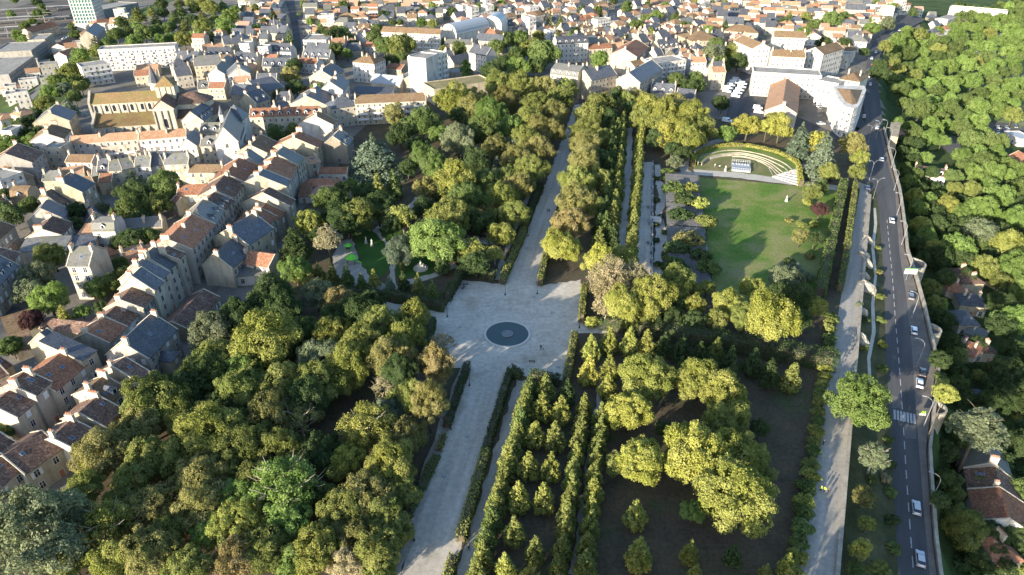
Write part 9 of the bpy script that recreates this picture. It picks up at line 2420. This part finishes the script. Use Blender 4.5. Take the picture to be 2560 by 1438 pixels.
# ------------------------------------------------------------------ signs, statues, playground, kiosk
def fast_food_sign(p):
    root = empty('billboard_sign', (p[0], p[1], zroad(p[1])), radians(-4))
    mb = MB(); mb.tube([(-.5, .15, 0), (-.5, .15, 2.4)], .06, 'dark_metal'); mb.build('post', root)
    mb = MB(); mb.tube([(.5, .15, 0), (.5, .15, 2.4)], .06, 'dark_metal'); mb.build('post', root)
    mb = MB(); mb.box(-1.2, 1.2, 0, .18, 2.4, 3.2, 'white_paint'); mb.build('lower_panel', root)
    mb = MB(); mb.box(-1.2, 1.2, 0, .18, 3.21, 4.7, 'sign_green'); mb.build('upper_panel', root)
    for s in (-1, 1):
        mb = MB()
        mb.tube([(s * .40 - .36 * cos(t), -.06, 3.35 + 1.15 * sin(t)) for t in np.linspace(0, pi, 9)], [.11] * 9, 'sign_yellow', 5); mb.build('letter_arch', root)
    root.scale = (0.66, 0.66, 0.66)
    tag(root, 'small dark green billboard with a yellow-green arched M on the pavement', 'sign')


fast_food_sign(PLACES['sign'][0])


def board(p):
    root = empty('billboard_sign', (p[0], p[1], zroad(p[1])), radians(-4))
    for x in (-.9, .9):
        mb = MB(); mb.tube([(x, .15, 0), (x, .15, 2.6)], .07, 'dark_metal'); mb.build('post', root)
    mb = MB(); mb.box(-2.1, 2.1, 0, .2, 2.5, 4.4, 'white_paint'); mb.build('panel', root)
    mb = MB(); mb.box(-2.15, 2.15, -.03, .23, 4.41, 4.6, 'grass_green_sign'); mb.build('frame_top', root)
    tag(root, 'white billboard with green top edge beside the largest turret', 'sign')


board(PLACES['sign'][1])


def statue(p, label, s=1.0, wide=False):
    root = empty('statue', p)
    mb = MB()
    if wide:
        mb.prism([(2.6 * cos(t), 2.6 * sin(t)) for t in np.linspace(0, 2 * pi, 20, endpoint=False)], 0, .45, 'pale_stone')
        mb.box(-1.1, 1.1, -.9, .9, .451, 1.7, 'pale_stone'); mb.box(-1.9, -1.2, -.4, .4, .451, 1.2, 'stone_statue'); mb.box(1.2, 1.9, -.4, .4, .451, 1.2, 'stone_statue')
        b = 1.7
    else:
        mb.box(-.5, .5, -.5, .5, 0, .2, 'pale_stone'); mb.box(-.38, .38, -.38, .38, .201, 1.15 * s, 'pale_stone')
        b = 1.15 * s
    mb.build('pedestal', root)
    mb = MB()
    mb.tube([(0, 0, b - .02), (.03, .02, b + .5), (-.02, 0, b + 1.0), (.02, .02, b + 1.35), (0, 0, b + 1.45)], [.30, .22, .27, .14, .09], 'stone_statue', 8)
    mb.tube([(0, 0, b + 1.42), (0, 0, b + 1.58), (0, 0, b + 1.72)], [.08, .13, .06], 'stone_statue', 8)
    mb.tube([(.22, 0, b + 1.2), (.36, -.1, b + .85), (.2, -.25, b + .7)], [.08, .07, .05], 'stone_statue', 6)
    mb.build('figure', root)
    tag(root, label, 'statue', 'park statues')


sl = PLACES['statues']
for p, lab, w in zip(sl, ('small pale statue alone on the big lawn', 'mossy stone figure on the oval garden lawn', 'small white statue behind the figure on the oval lawn', 'wide stone monument with figure beside the lime paths of the garden',
                          'pale statue beside the stage on the amphitheatre lawn', 'pale stone post figure at the foot of the amphitheatre steps'), (0, 0, 0, 1, 0, 0)):
    statue(p, lab, 1.0, bool(w))


def playground(ps):
    p = ps[0]
    root = empty('climbing_frame', p)
    for x, y in ((-1, -1), (1, -1), (1, 1), (-1, 1)):
        mb = MB(); mb.tube([(x, y, 0), (x * .9, y * .9, 2.4)], .08, 'play_green'); mb.build('post', root)
    mb = MB(); mb.box(-1, 1, -1, 1, 1.2, 1.32, 'pergola_wood'); mb.build('platform', root)
    mb = MB(); mb.lathe([(1.6, 2.4), (.1, 3.4)], 'play_green', 6); mb.build('roof', root)
    tag(root, 'green climbing frame at the edge of the playground', 'play equipment')
    p = ps[1]
    root = empty('play_house', p)
    for x, y in ((-1.2, -1.2), (1.2, -1.2), (1.2, 1.2), (-1.2, 1.2)):
        mb = MB(); mb.tube([(x, y, 0), (x, y, 2.2)], .1, 'bark'); mb.build('post', root)
    mb = MB(); mb.lathe([(2.2, 2.2), (1.2, 3.1), (.2, 3.5)], 'play_green', 10); mb.build('roof', root)
    mb = MB(); mb.raw([(1.2, -.4, 1.2), (1.2, .4, 1.2), (3.4, .4, .15), (3.4, -.4, .15), (1.2, -.4, 1.3), (1.2, .4, 1.3), (3.4, .4, .25), (3.4, -.4, .25)], [(0, 3, 2, 1), (4, 5, 6, 7), (0, 1, 5, 4), (2, 3, 7, 6), (1, 2, 6, 5), (3, 0, 4, 7)], 'play_green'); mb.build('slide', root)
    tag(root, 'bright green roofed play house with slide on the playground', 'play equipment')
    p = PLACES['kiosk'][0]
    root = empty('garden_pavilion', p)
    for t in np.linspace(0, 2 * pi, 8, endpoint=False):
        mb = MB(); mb.tube([(2.2 * cos(t), 2.2 * sin(t), 0), (2.2 * cos(t), 2.2 * sin(t), 2.6)], .09, 'bark'); mb.build('post', root)
    mb = MB(); mb.lathe([(2.9, 2.6), (1.4, 3.6), (.1, 4.3)], 'tile_dark', 8); mb.build('roof', root)
    tag(root, 'small rustic pavilion among the chestnuts beside the garden path', 'pavilion')


playground(PLACES['play'])


def boulder(p, s, label):
    mb = MB()
    n = 9
    prof = [(.9, -.4), (1.0, .1), (.75, .6), (.35, .9)]
    vs, fs = [], []
    for r, z in prof:
        vs += [(r * cos(2 * pi * k / n) * R.uniform(.75, 1.2), r * sin(2 * pi * k / n) * R.uniform(.75, 1.2) * 1.6, z * R.uniform(.8, 1.2)) for k in range(n)]
    for i in range(3):
        for k in range(n):
            fs.append((i * n + k, i * n + (k + 1) % n, (i + 1) * n + (k + 1) % n, (i + 1) * n + k))
    fs.append(tuple(range(3 * n, 4 * n)))
    mb.raw(vs, fs, 'stone')
    o = mb.build('rock', None, p, R.uniform(0, .6)); o.scale = (s, s, s)
    tag(o, label, 'rock', 'grey rocks on the bank')


for i, p in enumerate(PLACES['rocks']):
    boulder(p, R.uniform(1.5, 2.6), 'grey rock outcrop on the grassy bank below the promenade wall, %s one from the bottom' % ORD[i])


def catenary(a, b, lab):
    L = hypot(b[0] - a[0], b[1] - a[1])
    root = empty('railway_gantry', a, atan2(b[1] - a[1], b[0] - a[0]))
    for x in (0, L):
        mb = MB(); mb.box(x - .2, x + .2, -.2, .2, 0, 8.0, 'lamp_metal'); mb.build('post', root)
    mb = MB(); mb.box(0, L, -.15, .15, 7.2, 7.6, 'lamp_metal'); mb.build('beam', root)
    tag(root, lab, 'gantry', 'gantries over the railway')


ct = PLACES['catenary']
for i, (a, dx, dy) in enumerate(((ct[0], 34, 6), (ct[3], 36, 6), (ct[4], 34, 6), (ct[5], 30, 5))):
    catenary(a, (a[0] + dx, a[1] + dy), 'pale steel gantry across the railway tracks, %s one from the station' % ORD[i])


# ------------------------------------------------------------------ people
def person_mesh(stride, name='body'):
    """one continuous figure grown from a skeleton"""
    s = stride
    J = {'pel': (0, 0, .95, .155), 'wst': (0, -.01, 1.10, .135), 'chs': (0, -.02, 1.32, .165), 'nck': (0, -.02, 1.49, .062), 'hd0': (0, -.04, 1.58, .088), 'hd1': (0, -.04, 1.70, .095),
         'hl': (.10, 0, .88, .105), 'kl': (.11, -.16 * s, .50, .075), 'al': (.11, .02 - .30 * s + .25 * s, .10, .048), 'fl': (.11, -.28 * s - .06, .04, .045),
         'hr': (-.10, 0, .88, .105), 'kr': (-.11, .05 * s, .50, .075), 'ar': (-.11, .28 * s, .12, .048), 'fr': (-.11, .22 * s - .1, .04, .045),
         'sl': (.20, -.01, 1.42, .07), 'el': (.27, .10 * s, 1.14, .052), 'wl': (.26, .02 * s - .08, .90, .038), 'gl': (.25, -.08, .82, .034),
         'sr': (-.20, -.01, 1.42, .07), 'er': (-.27, -.08 * s, 1.14, .052), 'wr': (-.26, -.22 * s, .92, .038), 'gr': (-.25, -.26 * s, .84, .034)}
    E = ['pel wst', 'wst chs', 'chs nck', 'nck hd0', 'hd0 hd1', 'pel hl', 'hl kl', 'kl al', 'al fl', 'pel hr', 'hr kr', 'kr ar', 'ar fr', 'chs sl', 'sl el', 'el wl', 'wl gl', 'chs sr', 'sr er', 'er wr', 'wr gr']
    k = list(J)
    me = bpy.data.meshes.new(name)
    me.from_pydata([J[q][:3] for q in k], [tuple(k.index(w) for w in e.split()) for e in E], [])
    o = bpy.data.objects.new('figure_source', me)
    COL.objects.link(o)
    sk = o.modifiers.new('skin', 'SKIN')
    for i, q in enumerate(k):
        me.skin_vertices[0].data[i].radius = (J[q][3], J[q][3])
    me.skin_vertices[0].data[0].use_root = True
    ss = o.modifiers.new('sub', 'SUBSURF'); ss.levels = 1; ss.render_levels = 1
    dg = bpy.context.evaluated_depsgraph_get()
    out = bpy.data.meshes.new_from_object(o.evaluated_get(dg))
    bpy.data.objects.remove(o)
    out.name = name
    return out


PB = [person_mesh(1.0), person_mesh(0.35)]


def person(p, face, top, trousers, hair, label, i, group):
    z = terrain(p[0], p[1]) + .02
    root = empty('person', (p[0], p[1], z), face)
    me = PB[i % 2].copy()
    me.materials.clear()
    for c in (top, trousers, None):
        if c is None:
            me.materials.append(MATS['skin'])
        else:
            key = 'cloth_%d_%d_%d' % tuple(int(v * 99) for v in c)
            if key not in MATS:
                plain(key, c, 0.9, 0.1)
            me.materials.append(MATS[key])
    for q in me.polygons:
        c = q.center
        q.material_index = 2 if c.z > 1.50 or (abs(c.x) > .2 and c.z < .93) else 0 if c.z > .96 or abs(c.x) > .2 else 1
        q.use_smooth = True
    put('body', me, root)
    mb = MB(); mb.lathe([(.085, 1.66), (.112, 1.72), (.10, 1.79), (.04, 1.83)], hair, 10, 0, -.03); mb.build('hair', root, smooth=True)
    tag(root, label, 'person', group)


DK, LT, YL, RD, BL = (.03, .03, .04), (.6, .58, .55), (.55, .70, .05), (.40, .03, .04), (.06, .08, .16)
PL = [(DK, DK, 'person in dark clothes standing on the plaza near the pool, beside a companion'), (LT, BL, 'person in a pale top and dark trousers walking on the plaza near the pool'),
      (YL, DK, 'person in a bright yellow top on the lower promenade, walking nearest the hedge'), (YL, DK, 'second person in a bright yellow top on the lower promenade, in the middle of three'), (DK, DK, 'person in dark clothes walking with the two yellow tops on the promenade'),
      (YL, DK, 'person in a yellow-green top on the promenade beside the cross hedge'), (DK, DK, 'person in dark clothes alone on the promenade near the bright tree'), (DK, BL, 'person in dark clothes on the upper promenade near the wall'),
      (DK, DK, 'person in dark clothes on the lime lane at the bottom edge'), (RD, DK, 'person in a red top on the lane left of the lower alley'), (DK, DK, 'person in dark clothes on the upper alley, left of two'), (BL, DK, 'person in a blue top on the upper alley, right of two'),
      (DK, DK, 'person in dark clothes on the left end of the theatre steps'), (RD, DK, 'person in a red top on the upper theatre terrace'), (DK, BL, 'person in dark clothes low on the right theatre terraces'), (RD, DK, 'person in a red top on the theatre stairs'),
      (DK, LT, 'person in dark clothes on the path behind the theatre hedge'), (LT, LT, 'person in pale clothes on the theatre lawn in the tree shade'), (LT, DK, 'person in a pale top on the theatre lawn at the shade edge'), (LT, DK, 'person in a pale top beside the hedge of the promenade')]
for i, (p, (t, tr, lab)) in enumerate(zip(PLACES['people'], PL)):
    person(p, R.uniform(0, 6.28), t, tr, 'hair', lab, i, 'people walking in the park')


# ------------------------------------------------------------------ drain covers and benches
for i, p in enumerate(PLACES['drains']):
    mb = MB(); mb.lathe([(.48, -.1), (.48, .035), (.44, .045)], 'dark_metal', 14); mb.lathe([(.40, .046), (.38, .052)], 'zinc', 14)
    o = mb.build('drain_cover', None, (p[0], p[1], .02))
    tag(o, 'round dark drain cover in the pale gravel, %s' % ('north-west of the pool', 'up from the pool toward the lamp', 'west of the pool', 'below the pool at the alley mouth', 'near the lower right plaza hedge', 'at the mouth of the upper alley', 'on the lower alley, upper one', 'on the lower alley, lower one')[i], 'drain cover', 'drain covers')


def bench(p, rz, label):
    root = empty('park_bench', (p[0], p[1], .02), rz)
    mb = MB()
    for k in range(3):
        mb.box(-.9, .9, -.05 + k * .16, .08 + k * .16, .42, .46, 'pergola_wood')
    mb.build('seat', root)
    mb = MB(); mb.box(-.9, .9, .44, .48, .62, .74, 'pergola_wood'); mb.box(-.9, .9, .46, .50, .78, .90, 'pergola_wood'); mb.build('backrest', root)
    for x in (-.7, .7):
        mb = MB(); mb.box(x - .04, x + .04, -.02, .04, 0, .42, 'dark_metal'); mb.box(x - .04, x + .04, .38, .44, 0, .90, 'dark_metal'); mb.build('leg', root)
    tag(root, label, 'bench', 'park benches')


for i, p in enumerate(PLACES['benches']):
    bench(p, (0.2, 1.2, 3.0, -1.4, 1.4, 1.4, -1.4, -1.4, -1.4, -1.4, -1.4)[i], 'slatted park bench %s' % ('under the garden hedge of the plaza, upper one', 'under the garden hedge of the plaza, lower one', 'on the plaza below the pool', 'beside the lower right plaza hedge', 'on the wood side of the lower alley, upper one', 'on the wood side of the lower alley, lower one',
                                                   'beside the lime hedge of the lower alley, upper one', 'beside the lime hedge of the lower alley, lower one', 'at the lime hedge on the upper terrace lane', 'by the terrace balustrade above the garden steps', 'by the terrace balustrade below the garden steps')[i])


# ------------------------------------------------------------------ platforms of the railway station
for i, (k, dx, dy) in enumerate(((0, -60, 30), (3, -50, 42), (5, -70, 30), (6, -90, 10), (7, -80, -8))):
    p = PLACES['catenary'][k]
    root = empty('platform_canopy', (p[0] + dx * .3, p[1] + dy * .3, p[2]), radians(28))
    mb = MB(); mb.box(-45, 45, -3.2, 3.2, 4.4, 4.7, 'flat_roof'); mb.build('roof', root)
    for x in range(-40, 41, 16):
        mb = MB(); mb.box(x - .2, x + .2, -.2, .2, 0, 4.39, 'grey_paint'); mb.build('post', root)
    mb = MB(); mb.box(-50, 50, -4, 4, -.5, .8, 'pavement'); mb.build('platform', root)
    tag(root, 'long pale platform canopy over the station tracks, %s one from the street' % ORD[i], 'platform canopy', 'platform canopies')


# ------------------------------------------------------------------ labels: what a thing looks like, and where it stands
LM = [('the round plaza pool', -1.4, 168), ('the big lawn', 92, 240), ('the amphitheatre', 100, 315), ('the wooden pergola', 62, 255), ('the playground', -62, 225), ('the oval garden lawn', -48, 232),
      ('the long stone church', -255, 400), ('the pointed-gable manor', -215, 345), ('the red-roofed school', -165, 400), ('the upper alley end', 45, 420), ('the upper alley', 15, 290),
      ('the lower alley', -12, 115), ('the bright promenade tree', 83, 135), ('the lime rows', 8, 120), ('the long tawny hangar', 190, 420), ('the white barracks', 225, 520), ('the white round-nosed block', 240, 430),
      ('the largest turret', 132, 216), ('the slate valley houses', 160, 180), ('the white valley row', 112, 118), ('the fast-food billboard', 103, 132), ('the rampart tower', 225, 370),
      ('the green office tower', -500, 700), ('the long white balcony block', -390, 590), ('the glass-roofed hall', -75, 680), ('the white tower block', -85, 560), ('the purple yard tree', -160, 185), ('the tall grey house', -150, 210),
      ('the gambrel-gabled house', -110, 230), ('the orange convent wing', -240, 345), ('the white gabled house', -215, 245), ('the narrow street corner', -105, 205), ('the pale bungalow', -85, 295),
      ('the big red roof', -115, 160), ('the large yellow trees', 45, 112), ('the cross hedge', 58, 170), ('the promenade hedges', 118, 235), ('the brown balcony row', -70, 430), ('the gothic spire', -330, 690),
      ('the valley car park', 380, 400), ('the far boulevard bend', 370, 640), ('the allotments', 430, 560), ('the white slab blocks', 560, 800), ('the rotunda', 40, 490), ('the garden cedar', -60, 300)]


def where(x, y):
    """nearest landmark and on which side of it the thing stands, seen from the camera"""
    nm, lx, ly = min(LM, key=lambda q: hypot(q[1] - x, q[2] - y))
    dx, dy = x - lx, y - ly
    if hypot(dx, dy) < 9:
        return 'close to ' + nm, hypot(dx, dy)
    if abs(dx) > 1.2 * abs(dy):
        w = 'right of' if dx > 0 else 'left of'
    elif abs(dy) > 1.8 * abs(dx):
        w = 'beyond' if dy > 0 else 'in front of'
    else:
        w = ('beyond right of' if dx > 0 else 'beyond left of') if dy > 0 else ('below right of' if dx > 0 else 'below left of')
    return w + ' ' + nm, hypot(dx, dy)


ORDS = ['nearest', 'second nearest', 'third nearest', 'fourth nearest', 'fifth nearest', 'sixth nearest', 'seventh nearest', 'eighth nearest', 'ninth nearest', 'tenth nearest', 'eleventh nearest', 'twelfth nearest']
TENS = ['', '', 'twenty', 'thirty', 'forty', 'fifty', 'sixty', 'seventy', 'eighty', 'ninety']


def ordinal(i):
    if i < 12:
        return ORDS[i]
    n = i + 1
    small = ['', 'first', 'second', 'third', 'fourth', 'fifth', 'sixth', 'seventh', 'eighth', 'ninth', 'tenth', 'eleventh', 'twelfth', 'thirteenth', 'fourteenth', 'fifteenth', 'sixteenth', 'seventeenth', 'eighteenth', 'nineteenth', 'twentieth']
    if n <= 20:
        return small[n] + ' nearest'
    return TENS[min(9, n // 10)] + ('-' + small[n % 10] if n % 10 else '') + ' nearest'


bag = {}
for o, look, noun, x, y in THINGS:
    if 'label' in o:
        continue
    w, d = where(x, y)
    bag.setdefault((look + ' ' + noun, w), []).append((d, o))
for (a, w), v in bag.items():
    v.sort(key=lambda q: q[0])
    for i, (d, o) in enumerate(v):
        t = a + ' ' + w + (', ' + ordinal(i) if len(v) > 1 else '')
        if len(t.replace('-', ' ').split()) > 16 and len(t.split()) > 16:
            t = t.replace(' and dormers', '').replace('weathered grey slate', 'grey slate').replace('dark mottled tile', 'mottled tile')
        o['label'] = t
